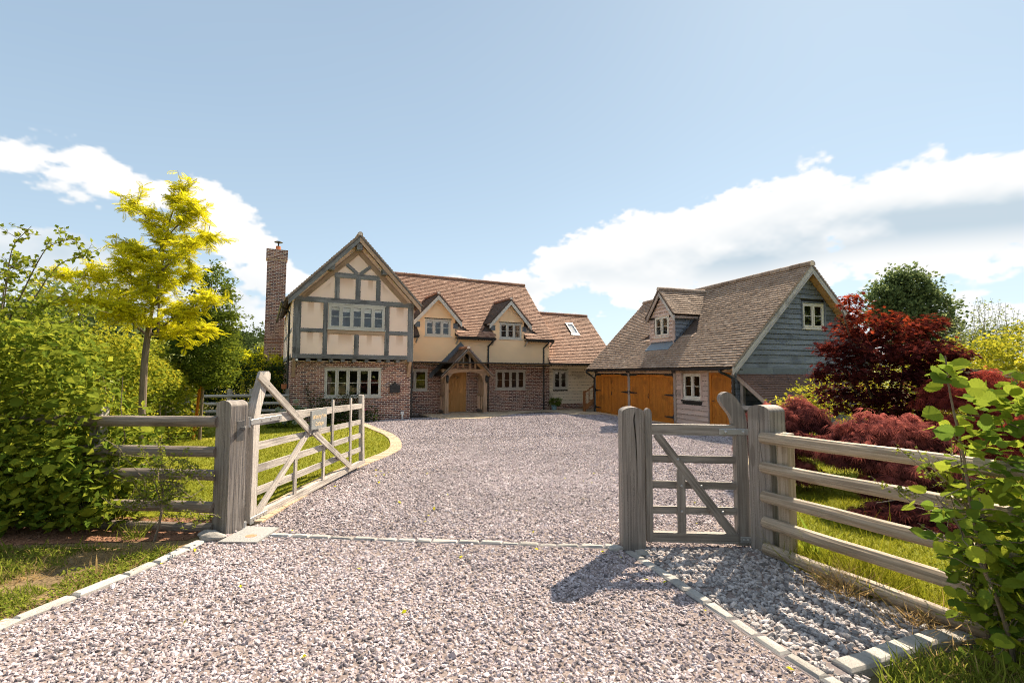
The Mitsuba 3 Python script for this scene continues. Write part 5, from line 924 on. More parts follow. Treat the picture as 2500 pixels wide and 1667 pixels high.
m = Soup(); m.raw(*chamfer(WG_, .88, .985, -.05, -.041, .285, .345, .006), (0, 0)); m.raw(*tube([WG_.p(1.01, -.03, .27), WG_.p(1.01, -.03, .37)], .02, 10), (0, 0)); h = put(g2, 'strap_hinge', m, 'steel'); bolts(h, WG_, [(.91, .315), (.95, .315)], -.052, .013)
m = Soup(); m.raw(*chamfer(WG_, .985, 1.07, -.045, -.02, 1.32, 1.34, .003), (0, 0)); m.raw(*chamfer(WG_, .985, 1.07, -.045, -.02, .30, .32, .003), (0, 0)); put(g2, 'hinge_pin', m, 'steel')
# ---- rail fences: posts and every rail
def rail(parent, a, b, r=.052, kind='rail', n=14, bsdf='nearwood'):
    t = np.linspace(0, 1, n)[:, None]; p = np.array(a) * (1 - t) + np.array(b) * t; p += meshkit.noise(p * 2.0 + R(0, 9))[:, None] * .012
    rad = r * (1 + .06 * (meshkit.noise(p * 3.1 + 3) - .5)); return put(parent, 'rail', log(p, rad, kind, 12, .012), bsdf)
f1 = thing('rail_fence', 'weathered round rail fence running right from the broad gate post', 'fence')
fd_ = np.array([.377, -.926])
def along(s, off): return np.array([2.275, 4.82]) + fd_ * s + np.array([-.926, -.377]) * off
for z in (1.29, 1.03, .765, .53, .295):
    a, b = along(.19, .035), along(3.6, .035); rail(f1, [*a, z + R(-.006, .006)], [*b, z + .03 + R(-.01, .01)], .053, 'rail', 22)
for s, w in ((.36, .06), (2.35, .06)):
    c = along(s, -.05); m = Soup(); m.grain(*chamfer(fr2(c, fd_), -w, w, -.045, .05, .1, 1.42 if s > 1 else 1.36, .008), [0, 0, 1], 'rail'); put(f1, 'fence_post', m, 'nearwood')
f2 = thing('rail_fence', 'weathered round rail fence running left from the big gate post into the hedge', 'fence')
for z in (1.36, 1.045, .80, .47, .25): rail(f2, [-3.12, 5.30, z], [-6.4, 5.52, z + R(-.01, .01)], .058, 'railbrown', 22)
for x in (-4.55, -6.3): m = Soup(); m.grain(*chamfer(WORLD, x - .06, x + .06, 5.46, 5.58, .1, 1.50, .008), [0, 0, 1], 'silver'); put(f2, 'fence_post', m, 'nearwood')
f3 = thing('rail_fence', 'grey rail fence in shade between the lawn and the dark hedge', 'fence')
pa, pb = np.array([-13.2, 17.7]), np.array([-8.45, 18.95])
for z in (1.02, .74, .46, .2): rail(f3, [*pa, z], [*pb, z], .055, 'silver', 12, 'wood')
for t in (.02, .30, .58, .73, .985): c = pa * (1 - t) + pb * t; m = Soup(); m.grain(*chamfer(fr2(c, pb - pa), -.07, .07, .0, .12, -.1, 1.28, .01), [0, 0, 1], 'silver'); put(f3, 'fence_post', m, 'wood')
# ---- plate in the ground at the hinge
m = Soup(); m.raw(*hull(np.array([(x, y, z) for z in (.238, .252) for x, y in ((-2.84, 4.92), (-2.46, 4.91), (-2.46, 5.37), (-2.80, 5.41))])), (0, 0)); mp = thing('ground_plate', 'pale metal plate in the gravel under the open gate hinge', 'plate'); put(mp, 'plate', m, 'plate')
o = np.linspace(0, 2 * np.pi, 20)[:-1]; m = Soup(); m.raw(np.vstack([np.column_stack([-2.61 + .055 * np.cos(o), 5.09 + .05 * np.sin(o), o * 0 + .2535]), [[-2.61, 5.09, .2545]]]), [[i, (i + 1) % 19, 19] for i in range(19)], (0, 0)); put(mp, 'rust_spot', m, 'rust', 'round rust coloured spot')
# ================================================================ foliage makers
def fan(pts, z=None):
    p = np.array(pts, float); c = np.array([[0, .38, 0]]); V = np.vstack([np.column_stack([p, np.zeros(len(p)) if z is None else z]), c]); n = len(p); return V, np.array([[i, (i + 1) % n, n] for i in range(n)])
LEAF4 = (np.array([[0, 0, 0], [-.30, .42, .07], [.30, .42, .07], [0, 1, -.06], [0, .45, -.01]]), np.array([[0, 2, 4], [0, 4, 1], [1, 4, 3], [4, 2, 3]]))
LEAF2 = (np.array([[0, 0, 0], [-.32, .48, .07], [.32, .48, .07], [0, 1, -.04]]), np.array([[0, 3, 1], [0, 2, 3]]))
def toothed():
    a = []; w = [(0, 0), (.16, .03), (.30, .10), (.33, .17), (.42, .24), (.41, .32), (.47, .40), (.43, .48), (.46, .56), (.38, .63), (.38, .71), (.28, .77), (.24, .86), (.12, .90), (0, 1.04)]
    right = w; left = [(-x, y) for x, y in w[1:-1]][::-1]; P = np.array(right + left); z = .16 * np.abs(P[:, 0]) - .10 * P[:, 1] ** 2 + .02 * np.sin(P[:, 1] * 40) * (np.abs(P[:, 0]) > .1)
    mid = [(0, .3, -.02), (0, .65, -.05)]; V = np.vstack([np.column_stack([P, z]), mid]); n = len(right) - 1; F = []
    A, Bm = len(P), len(P) + 1
    idx = list(range(len(P)))
    for side in (list(range(0, n + 1)), [0] + list(range(len(P) - 1, n - 1, -1))):
        for a_, b_ in zip(side[:-1], side[1:]):
            m_ = A if (P[a_, 1] + P[b_, 1]) / 2 < .48 else Bm; F.append([a_, b_, m_] if side[1] == 1 else [b_, a_, m_])
        k_ = min(range(len(side)), key=lambda i: abs(P[side[i], 1] - .48)); F.append([side[k_], Bm, A] if side[1] == 1 else [Bm, side[k_], A])
    return V, np.array(F)
HAZEL = toothed()
def palm(n=7, narrow=.16, inner=.30):
    P = [(0, 0)]; L_ = [.55, .8, .95, 1.0, .95, .8, .55]; A_ = np.radians([-128, -84, -42, 0, 42, 84, 128])
    for i in range(n):
        a, l = A_[i], L_[i]
        if i: m = (A_[i] + A_[i - 1]) / 2; P.append((inner * .6 * math.sin(m), .38 + inner * .6 * math.cos(m) * .8))
        P.append((l * .72 * math.sin(a), .38 + l * .62 * math.cos(a)))
    P = np.array(P)[::-1]; z = -.22 * np.hypot(P[:, 0], P[:, 1] - .38) ** 2; return fan(P, z)
MAPLE = palm()
def strands(n=5):
    V, F = [], []
    for i in range(n):
        a = (i - (n - 1) / 2) * .42; w = .04; l = 1 - .12 * abs(i - (n - 1) / 2); k = len(V); d = np.array([math.sin(a), math.cos(a)]); s = np.array([d[1], -d[0]])
        for t, ww, z in ((.0, .4, 0), (.45, 1, -.03)):
            for sg in (-1, 1): V.append((*(d * l * t + s * sg * w * ww), z))
        V.append((*(d * l), -.28)); F += [[k, k + 1, k + 3], [k, k + 3, k + 2], [k + 2, k + 3, k + 4]]
    return np.array(V), np.array(F)
LACE = strands()
def pinnate(n=8):
    V, F = [], []
    for i in range(n):
        y = .12 + .85 * i / (n - 1); l = .30 * math.sin(math.pi * (.22 + .66 * i / (n - 1))); z = -.16 * y * y
        for s in (-1, 1):
            k = len(V); V += [(0, y - .03, z), (s * l * .5, y + .0, z + .05), (s * l, y + .07, z - .02), (s * l * .5, y + .09, z + .04)]; F += ([[k, k + 1, k + 2], [k, k + 2, k + 3]] if s > 0 else [[k, k + 2, k + 1], [k, k + 3, k + 2]])
    return np.array(V), np.array(F)
FROND = pinnate()
BLADE = (np.array([[-.5, 0, 0], [.5, 0, 0], [-.3, .6, .1], [.3, .6, .1], [0, 1, .35]]), np.array([[0, 1, 3], [0, 3, 2], [2, 3, 4]]))
BLADE1 = (np.array([[-.5, 0, 0], [.5, 0, 0], [0, 1, .2]]), np.array([[0, 1, 2]]))
def unit(a): return a / (np.linalg.norm(a, axis=-1, keepdims=True) + 1e-9)
def foliage(P, D, N, S, tmpl, kind, q=None, width=1.):
    n = len(P); D = unit(D); Wv = unit(np.cross(D, N)); N = np.cross(Wv, D); tv, tf = tmpl; k = len(tv); S = np.broadcast_to(S, (n,))
    V = P[:, None] + S[:, None, None] * (tv[None, :, :1] * width * Wv[:, None] + tv[None, :, 1:2] * D[:, None] + tv[None, :, 2:] * N[:, None])
    q = R(0, 1, n) if q is None else q; u = LEAVES.index(kind) + np.clip(q, .0, .98) if isinstance(kind, str) else kind + np.clip(q, 0, .98)
    return V.reshape(-1, 3), (tf[None] + (np.arange(n) * k)[:, None, None]).reshape(-1, 3), np.stack([np.repeat(u, k), np.repeat(R(0, 1, n), k)], 1)
def join(*ms):
    V, F, U, n = [], [], [], 0
    for v, f, u in ms: V.append(v); F.append(f + n); U.append(u); n += len(v)
    return np.vstack(V), np.vstack(F), np.vstack(U)
def loose(n, out=None, droop=.2, flat=.7):
    """leaf axes and normals: mostly level leaves, tipped every way"""
    D = rng.normal(size=(n, 3)); D[:, 2] = D[:, 2] * .45 - droop
    if out is not None: D = D + out * .9
    N = rng.normal(size=(n, 3)) * (1 - flat) + np.array([0, 0, flat]); return unit(D), unit(N)
def twigs(lines, r0, r1, kind='bark', sides=5):
    m = Soup()
    for p in lines: p = np.array(p); m.raw(*tube(p, np.linspace(r0, r1, len(p)), sides, False), (R(0, 30), 100 * WOODS.index(kind) + R(0, 5)))
    return m
def wander(a, b, n=6, wob=.08):
    t = np.linspace(0, 1, n)[:, None]; p = np.array(a) * (1 - t) + np.array(b) * t; p[1:-1] += rng.normal(0, wob * np.linalg.norm(np.array(b) - a) / 3, (n - 2, 3)); return p
def trunk(T, pts, r, name='trunk', kind='bark', sides=9): put(T, name, log(smoothline(pts, 4), np.linspace(r[0], r[1], (len(pts) - 1) * 4 + 1), kind, sides, .03), 'wood')
def inside(f, lo, hi, n):
    P = R(0, 1, (n * 1, 3)) * (np.array(hi) - lo) + lo; return P[f(P)]
def near_leaves(T, mesh_args, count, bsdf='leaf', tmpl=LEAF4, rest=None):
    """splits the leaves: the COUNT that show largest are parts, the rest one mesh"""
    P, D, N, S, kind, q = mesh_args; s = S / np.linalg.norm(P - CAM, axis=1); s = np.where((P[:, 1] > .5) & (np.abs(P[:, 0]) < P[:, 1] * 1.04), s, 0); o = np.argsort(-s); q = R(0, 1, len(P)) if q is None else q
    for i in o[:count]: put(T, 'leaf', foliage(P[i:i + 1], D[i:i + 1], N[i:i + 1], S[i:i + 1], tmpl, kind, q[i:i + 1]), bsdf)
    r = o[count:]
    if len(r): put(T, 'foliage', foliage(P[r], D[r], N[r], S[r], rest or tmpl, kind, q[r]), bsdf, kind='stuff')
def blob(n, c, r, noise=.35, fill=.45, seed=0, freq=1.6):
    """points in an uneven ball: mostly in the outer shell; returns points and outward directions"""
    d = unit(rng.normal(size=(n, 3))); k = 1 + noise * (meshkit.fbm(d * freq + 11 + seed, 3, seed) - .5) * 2
    t = 1 - R(0, 1, n) ** 1.6 * fill; return np.array(c) + d * np.array(r) * (k * t)[:, None], d
def clumps(n_c, per, c, r, size, noise=.35, seed=0, fill=.35, freq=1.6):
    C_, d = blob(n_c, c, r, noise, fill, seed, freq); P = np.repeat(C_, per, 0) + rng.normal(0, 1, (n_c * per, 3)) * size * np.array([1, 1, .6]); return P, np.repeat(d, per, 0)
# ================================================================ grass
def grass(poly, dens, y0, y1, h, kind, w=.004, tmpl=BLADE1, lean=.5, q=None):
    P2 = scatter(poly, dens, y0, y1); n = len(P2); P = np.column_stack([P2, gz(P2[:, 0], P2[:, 1]) + .002]); D = rng.normal(0, lean, (n, 3)); D[:, 2] = 1; N = rng.normal(size=(n, 3)); N[:, 2] *= .3; S = h * np.exp(rng.normal(0, .3, n))
    big = meshkit.fbm(np.column_stack([P2 * .9, P2[:, 0] * 0]), 3, 4); qq = np.clip(R(0, .7, n) + (big - .4) * .8, 0, .98) if q is None else q
    return foliage(P, D, N, S, tmpl, kind, qq, w / h)
LG = LAWN.intersection(sbox(-10.5, 5, 0, 20)).buffer(-.01)
solo('lawn_grass', 'short mown grass blades of the lawn left of the drive', 'grass', join(grass(LG, 2600, 5.5, 9, .034, 'lawn', .007), grass(LG, 1000, 9, 14, .036, 'lawn', .011), grass(LG, 420, 14, 19.6, .04, 'lawn', .017)), 'leaf', kind='stuff')
RG = RLAWN.intersection(sbox(2, 2, 9, 13))
edge = LineString([tuple(along(s, -.12)) for s in (.3, 3.4)])
solo('lawn_grass', 'grass blades of the lawn behind the right fence, long by the rails', 'grass', join(grass(RG, 3000, 2.2, 7, .045, 'lawn', .007), grass(RG, 900, 7, 13, .045, 'lawn', .011), grass(edge.buffer(.16), 2600, 2, 5, .17, 'lawn', .006, BLADE, .45, R(0, .5, 100000)[:len(scatter(edge.buffer(0.001), 1, 0, 0))] if False else None)), 'leaf', kind='stuff')
V1 = VERGE.intersection(sbox(-6, 1.5, -2, 4.75)); V2 = VERGE2.intersection(sbox(1.5, 1.5, 6, 3.3))
def patchy(poly, dens, h, kind, w, cut, seed, lean=.6):
    P2 = scatter(poly, dens, 1, 5.6); k = meshkit.fbm(np.column_stack([P2 * 2.2, P2[:, 0] * 0]), 3, seed) > cut; P2 = P2[k]; n = len(P2); P = np.column_stack([P2, gz(P2[:, 0], P2[:, 1])]); D = rng.normal(0, lean, (n, 3)); D[:, 2] = 1; N = rng.normal(size=(n, 3)); N[:, 2] *= .3
    return foliage(P, D, N, h * np.exp(rng.normal(0, .4, n)), BLADE, kind, None, w / h)
def clover(poly, dens, cut, seed):
    P2 = scatter(poly, dens, 1, 5.6); k = meshkit.fbm(np.column_stack([P2 * 1.8, P2[:, 0] * 0]), 3, seed) > cut; P2 = P2[k]; n = len(P2); P = np.column_stack([P2, gz(P2[:, 0], P2[:, 1]) + R(.015, .05, n)]); D, N = loose(n, None, .0, .75); return foliage(P, D, N, R(.018, .034, n), LEAF4, 'verge', None, 1.3)
solo('verge_grass', 'patchy grass and clover on the verge left of the kerb', 'grass', join(patchy(V1, 3800, .046, 'verge', .006, .45, 3), patchy(V1, 2200, .05, 'straw', .004, .40, 8, .9), clover(V1, 2600, .47, 12)), 'leaf', kind='stuff')
solo('verge_grass', 'grass and dry stalks on the bottom right verge', 'grass', join(patchy(V2, 5500, .085, 'verge', .006, .40, 5), patchy(V2, 1500, .08, 'straw', .004, .35, 9, .8)), 'leaf', kind='stuff')
mb2 = Polygon([(-6, 4.72), (-3.2, 5.0), (-3.05, 5.5), (-3.4, 5.75), (-6, 5.85)]); struct('planting_bed', sheet(mb2, .009, (STONES.index('mulch') + .4, .5), .4), 'stone', 'strip of reddish bark mulch under the left fence')
P2 = scatter(mb2, 900, 4, 6); V, F, U = stones(P2, .016, OCT, 'mulch'); solo('bark_chips', 'reddish bark chips under the left rail fence', 'mulch', (V, F, U), 'stone', kind='stuff')
def tuft(name, lab, cat, c, n, h, spread, kind, w=.006, lean=.5, q=None):
    P = np.column_stack([c[0] + rng.normal(0, spread, n), c[1] + rng.normal(0, spread, n), np.full(n, float(gz(*c)))]); D = (P - np.array([*c, 0])) * 3; D[:, 2] = 0; D = D + rng.normal(0, lean, (n, 3)) * [1, 1, .2]; D[:, 2] = 1; t = thing(name, lab, cat); put(t, 'blades', foliage(P, D, unit(rng.normal(size=(n, 3)) * [1, 1, .2]), h * np.exp(rng.normal(0, .3, n)), BLADE, kind, q, w / h), 'leaf', kind='stuff')
tuft('dry_grass_tuft', 'straw coloured dry grass tuft hanging over the gravel under the bottom rail', 'grass', tuple(along(.95, .08)), 420, .17, .10, 'straw', .004, .8)
tuft('dry_grass_tuft', 'straw coloured dry grass tuft under the bottom rail beside the corner stones', 'grass', tuple(along(1.5, .08)), 420, .13, .12, 'straw', .004, .8)
tuft('grass_tuft', 'tuft of long fine green grass behind the bottom rail of the right fence', 'grass', tuple(along(.85, -.28)), 700, .26, .14, 'lawn', .005, .5)
tuft('weed_clump', 'leafy green weed behind the bottom rail near the broad post', 'plant', tuple(along(.42, -.30)), 70, .20, .05, 'hazel', .028, .5)
tuft('grass_tuft', 'small grass tuft at the foot of the left rail fence beside the hawthorn', 'grass', (-3.75, 5.05), 90, .17, .05, 'verge', .006, .5)
# ================================================================ the left hedges
f_near = lambda P: (P[:, 2] < .22 + 2.2 * np.clip((-3.90 - P[:, 0] + .45 * (meshkit.fbm(P * [2.2, 2.2, 1.6], 3, 2) - .5) * 2) / .95, 0, 1) ** .75 + .3 * (meshkit.fbm(P * 2.2, 3, 9) - .5)) & (P[:, 1] > 4.72 + .5 * meshkit.fbm(P * [1.9, 1.9, 2.3], 3, 5) - .12 * np.sin(np.clip(P[:, 2], 0, 2) * 1.5)) & (P[:, 2] > .26 + .15 * meshkit.noise(P * 6)) & (P[:, 0] < -3.88)
P = inside(f_near, (-6.6, 4.5, .2), (-3.6, 5.95, 2.75), 42000); P = P[R(0, 1, len(P)) < np.where(P[:, 2] < 1.25, 1, .6)]; n = len(P); D, N = loose(n, None, .35, .62); D[:, 1] -= .35; S = R(.05, .125, n)
hg = thing('hazel_hedge', 'dense green hazel hedge swallowing the left rail fence at the picture edge', 'hedge')
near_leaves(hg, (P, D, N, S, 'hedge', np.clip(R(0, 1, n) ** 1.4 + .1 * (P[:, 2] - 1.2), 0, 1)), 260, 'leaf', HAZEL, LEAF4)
st = [wander((x, y, .15), (x + R(-.3, .3), y + R(-.2, .2), R(1.4, 2.3)), 6) for x, y in zip(R(-5.6, -4.1, 14), R(5.4, 5.75, 14))]
for p in st: put(hg, 'stem', twigs([p], .010, .003), 'wood')
# the long boundary hedge behind
ctr = np.array([(-8.6, 5.0), (-8.7, 8.0), (-9.2, 10.5), (-10.0, 13.2), (-11.0, 16.2)])
def f_bound(P):
    y = P[:, 1]; xc = np.interp(y, ctr[:, 1], ctr[:, 0]); e = meshkit.fbm(P * [.9, .9, 1.2], 4, 14) - .5; ht = np.interp(y, [5, 8, 11, 13.5, 14.6, 16], [2.55, 2.75, 2.6, 2.35, 1.8, 1.0])
    return (np.abs(P[:, 0] - xc) < 1.25 + 1.5 * e) & (P[:, 2] < ht + .9 * (meshkit.fbm(P * [1.1, 1.1, .2], 3, 15) - .5) * 2) & (P[:, 0] > xc - .6)
P = inside(f_bound, (-11.6, 5.9, .05), (-6.6, 15.5, 3.5), 230000); P = P[R(0, 1, len(P)) < np.where(P[:, 1] < 9, 1.0, .62)]; n = len(P); D, N = loose(n, np.array([[.5, -.4, 0]]), .2, .6)
bh = thing('boundary_hedge', 'tall yellow-green mixed hedge along the left side of the lawn', 'hedge')
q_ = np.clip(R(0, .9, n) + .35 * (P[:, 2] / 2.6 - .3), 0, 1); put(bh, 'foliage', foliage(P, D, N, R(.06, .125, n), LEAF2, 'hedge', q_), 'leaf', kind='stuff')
P = inside(lambda P: f_bound(P) & ~f_bound(P + [.22, -.15, .3]), (-11.6, 5.9, .3), (-6.6, 15.5, 3.6), 260000); n = len(P); D, N = loose(n, np.array([[.5, -.4, .3]]), .1, .5); put(bh, 'young_growth', foliage(P, D, N, R(.05, .09, n), LEAF2, 'lime', None), 'leaf', kind='stuff')  # outer skin of the hedge, in brighter yellow-green leaves
put(bh, 'stems', twigs([wander((x + 1.0, y, .0), (x + R(.4, 1.1), y + R(-.3, .3), R(1.2, 2.3)), 5) for x, y in zip(np.interp(np.linspace(6, 15, 30), ctr[:, 1], ctr[:, 0]), np.linspace(6, 15, 30))], .02, .006), 'wood', kind='stuff')
# hawthorn: long shoots against the sky
hw = thing('hawthorn', 'thin leafy hawthorn shoots rising over the hedge at the far left', 'bush')
shoots = [[(-6.35, 6.2, 1.9), (-6.40, 6.2, 2.39), (-6.38, 6.2, 3.0), (-6.28, 6.15, 3.45), (-6.02, 6.1, 3.70)], [(-6.30, 6.2, 1.9), (-6.33, 6.2, 2.45), (-6.15, 6.2, 2.93), (-6.0, 6.2, 3.28), (-5.86, 6.2, 3.48), (-5.55, 6.2, 3.58)], [(-6.25, 6.3, 2.0), (-6.28, 6.3, 2.5), (-6.07, 6.3, 2.9), (-5.90, 6.3, 3.18), (-5.70, 6.3, 3.33), (-5.45, 6.25, 3.33)],
          [(-6.4, 6.1, 2.0), (-6.45, 6.1, 2.8), (-6.35, 6.05, 3.1)], [(-6.1, 6.2, 2.1), (-6.05, 6.2, 2.58), (-5.85, 6.2, 2.73), (-5.52, 6.2, 2.92)], [(-6.6, 6.4, 2.0), (-6.62, 6.4, 2.9), (-6.5, 6.4, 3.4)], [(-5.9, 6.3, 2.0), (-5.7, 6.3, 2.45), (-5.3, 6.3, 2.75)]]
tw, PP, DD = [], [], []
for s in shoots:
    p = smoothline(s, 6); tw.append(p); put(hw, 'shoot', twigs([p], .011, .003), 'wood')
    for _ in range(16): i = rng.integers(3, len(p)); e = p[i] + unit(rng.normal(size=3) * [1, .6, .7] + [0.2, 0, .25]) * R(.06, .28); tw.append(wander(p[i], e, 4))
for p in tw:
    n = 34 if len(p) > 10 else 9; t = R(.12, 1, n) * (len(p) - 1); i = np.minimum(t.astype(int), len(p) - 2); PP.append(p[i] + (p[i + 1] - p[i]) * (t - i)[:, None]); DD.append(unit(rng.normal(size=(n, 3)) + np.array([0, 0, .2])))
P, D = np.vstack(PP), np.vstack(DD); put(hw, 'foliage', foliage(P + D * .01, D, unit(rng.normal(size=D.shape) * .6 + [0, 0, .6]), R(.045, .08, len(P)), LEAF4, 'hedge', R(.2, 1, len(P)), 1.2), 'leaf', kind='stuff'); put(hw, 'twigs', twigs([p for p in tw if len(p) < 10], .004, .002), 'wood', kind='stuff')
P, d = clumps(170, 14, (-6.3, 6.3, 2.1), (.75, .4, .62), .07, .5, 3); D, N = loose(len(P), d, .1, .5); put(hw, 'foliage', foliage(P, D, N, R(.045, .085, len(P)), LEAF4, 'hedge', R(.1, 1, len(P))), 'leaf', kind='stuff')
# hawthorn sapling before the left post
hs = thing('hawthorn_sapling', 'small spiny hawthorn sapling in front of the left fence and gate post', 'bush'); b0_ = (-3.50, 4.97, .2)
trunk(hs, [b0_, (-3.46, 4.98, .40), (-3.45, 5.0, .62), (-3.49, 5.0, .85)], (.014, .008)); tw = []
for e in [(-3.80, 4.85, .95), (-3.90, 5.0, 1.12), (-3.60, 4.9, 1.18), (-3.36, 5.0, 1.10), (-3.14, 4.92, 1.08), (-3.02, 4.82, .88), (-2.92, 4.80, .66), (-2.86, 4.76, .52), (-3.18, 4.9, .72), (-3.25, 5.05, .95), (-3.72, 5.0, .72), (-3.85, 4.92, .58), (-3.30, 4.85, .58), (-3.6, 5.05, 1.0), (-3.42, 4.9, 1.28), (-3.66, 4.8, .6), (-3.12, 5.0, .9)]:
    p = wander((-3.46 + R(-.02, .02), 4.99, R(.5, .85)), e, 7, .10); tw.append(p)
    for _ in range(7): i = rng.integers(2, 7); tw.append(wander(p[i], p[i] + rng.normal(0, .08, 3) + [0, 0, .02], 4))
put(hs, 'twigs', twigs(tw, .0045, .0018), 'wood', kind='stuff'); PP = []
for p in tw: n = 38 if len(p) > 5 else 13; t = R(.1, 1, n) * (len(p) - 1); i = np.minimum(t.astype(int), len(p) - 2); PP.append(p[i] + (p[i + 1] - p[i]) * (t - i)[:, None] + rng.normal(0, .010, (n, 3)))
P = np.vstack(PP); D, N = loose(len(P), None, .0, .4); put(hs, 'foliage', foliage(P, D, N, R(.016, .034, len(P)), LEAF4, 'verge', R(.2, 1, len(P)), 1.3), 'leaf', kind='stuff')
# ================================================================ the golden tree
gt = thing('golden_tree', 'young golden yellow feathery leaved tree standing by the left hedge', 'tree')
TR = [(-6.64, 9.0, .05), (-6.66, 9.0, 1.2), (-6.66, 9.0, 2.1), (-6.61, 9.0, 2.75)]; trunk(gt, TR, (.064, .048), sides=12)
limbs = [([(-6.61, 9.0, 2.7), (-6.59, 9.05, 3.2), (-6.51, 9.1, 3.78), (-6.5, 9.1, 4.11), (-6.38, 9.0, 4.40), (-6.31, 9, 4.77), (-6.20, 9, 5.05), (-6.09, 9, 5.30)], .034), ([(-6.56, 9, 2.58), (-6.38, 8.9, 2.58), (-6.31, 8.8, 2.9), (-6.29, 8.75, 3.3), (-6.26, 8.7, 3.6), (-6.05, 8.65, 3.8), (-5.80, 8.6, 3.97), (-5.58, 8.6, 4.16)], .026), ([(-6.64, 9, 2.55), (-6.99, 9.1, 2.80), (-7.13, 9.2, 3.05), (-7.14, 9.25, 3.38), (-7.24, 9.3, 3.75), (-7.29, 9.3, 4.06), (-7.20, 9.3, 4.30)], .026),
    ([(-6.64, 9, 2.77), (-6.94, 8.8, 2.96), (-7.25, 8.6, 3.08), (-7.59, 8.5, 3.15), (-7.90, 8.4, 3.06)], .02), ([(-7.02, 9.1, 2.9), (-7.22, 9.2, 3.1), (-7.45, 9.2, 3.35), (-7.63, 9.2, 3.6), (-7.92, 9.2, 3.68), (-8.28, 9.1, 3.66), (-8.66, 9.1, 3.78)], .018), ([(-6.5, 9, 2.58), (-6.31, 9.2, 2.62), (-6.01, 9.3, 2.66), (-5.72, 9.4, 2.74)], .014), ([(-6.40, 8.95, 2.65), (-6.10, 9.0, 2.93), (-5.82, 9.1, 3.13), (-5.62, 9.1, 3.30)], .016),
    ([(-6.5, 9.1, 4.08), (-6.66, 9.1, 4.5), (-6.85, 9.0, 4.85), (-7.02, 9, 5.04)], .013), ([(-6.4, 9, 4.34), (-6.12, 8.9, 4.55), (-5.90, 8.9, 4.78), (-5.80, 8.9, 4.98)], .013), ([(-6.47, 9.1, 3.9), (-6.10, 9.2, 4.18), (-5.82, 9.3, 4.38), (-5.59, 9.3, 4.52)], .014), ([(-6.52, 9.1, 3.75), (-6.83, 9.0, 4.0), (-6.98, 8.9, 4.27)], .012), ([(-6.57, 9.05, 3.2), (-6.62, 8.6, 3.5), (-6.66, 8.3, 3.75)], .014), ([(-6.57, 9.05, 3.3), (-6.45, 9.5, 3.6), (-6.4, 9.8, 3.95)], .014), ([(-6.62, 9, 2.75), (-6.7, 8.5, 2.9), (-6.85, 8.15, 2.95)], .015)]
tips, tw = [], []
for pts, r in limbs:
    p = smoothline(pts, 5); put(gt, 'limb', log(p, np.linspace(r, .006, len(p)), 'bark', 7, .03), 'wood')
    for _ in range(int(12 + 4 * len(pts))):
        i = int(R(.22, 1) * (len(p) - 1)); d = unit(rng.normal(size=3) * [1, .9, .55] + [0, 0, .22]); e = p[i] + d * R(.12, .42); t = wander(p[i], e, 5, .12); tw.append(t); tips.append(t)
    tips.append(p[-8:]); tips.append(p[-5:])
put(gt, 'twigs', twigs(tw, .006, .0025), 'wood', kind='stuff'); tw = [[(-6.09, 9, 5.30), (-5.98, 9, 5.40), (-5.86, 9, 5.47)], [(-7.28, 9, 4.2), (-7.31, 9, 4.42)], [(-5.60, 9, 4.5), (-5.57, 9, 4.7)]]; put(gt, 'bare_twig', twigs(tw, .007, .003), 'wood')
PP, DD, QQ = [], [], []
for t in tips:
    n = 13; k = R(.15, 1, n) * (len(t) - 1); i = np.minimum(k.astype(int), len(t) - 2); base = t[i] + (t[i + 1] - t[i]) * (k - i)[:, None]; ax = unit(t[-1] - t[0]); d = rng.normal(size=(n, 3)) * .75 + ax * .55; d[:, 2] = d[:, 2] * .5 - .02; PP.append(base); DD.append(unit(d)); QQ.append(np.clip(R(-.15, .55, n) + .85 * (k / (len(t) - 1)) * R(.5, 1), 0, 1))
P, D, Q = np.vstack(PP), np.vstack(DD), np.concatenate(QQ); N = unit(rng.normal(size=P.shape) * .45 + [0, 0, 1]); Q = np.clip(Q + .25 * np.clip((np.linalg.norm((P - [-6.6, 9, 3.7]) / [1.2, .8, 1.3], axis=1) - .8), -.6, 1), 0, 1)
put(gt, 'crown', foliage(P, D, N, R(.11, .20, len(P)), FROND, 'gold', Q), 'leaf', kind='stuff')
# the darker young tree with its stake
ht = thing('young_tree', 'dark green young tree with long whippy shoots on the lawn edge, left of the chimney', 'tree'); trunk(ht, [(-8.72, 14, -.05), (-8.69, 14, 1.3), (-8.68, 14, 2.6), (-8.62, 14, 3.7), (-8.55, 14, 4.7)], (.045, .014))
mk = Soup(); V, F, t = bar((-8.86, 13.95, 0), (-8.73, 13.95, 1.55), .06, .06); mk.grain(V, F, t, 'orange'); solo('tree_stake', 'reddish wooden stake tied to the young tree behind the fence', 'stake', mk, 'wood')
P1, d1 = clumps(420, 30, (-8.7, 14, 2.55), (.95, .85, 1.25), .10, .5, 4); P2_, d2_ = clumps(120, 22, (-8.5, 14, 4.0), (.55, .5, .95), .09, .6, 6); tw, PP = [], []
for e in [(-8.55, 14, 5.1), (-8.25, 13.9, 4.9), (-8.05, 14, 4.6), (-7.65, 14, 4.1), (-7.60, 14, 3.75), (-7.55, 14, 3.2), (-8.9, 14, 4.6), (-7.7, 14, 2.6), (-8.0, 14, 4.2), (-9.5, 14, 3.6), (-7.45, 14.2, 3.5)]:
    p = wander((-8.65, 14, R(2.4, 3.6)), e, 9, .06); tw.append(p); n = 44; t = R(.3, 1, n) * 8; i = np.minimum(t.astype(int), 7); PP.append(p[i] + (p[i + 1] - p[i]) * (t - i)[:, None] + rng.normal(0, .04, (n, 3)))
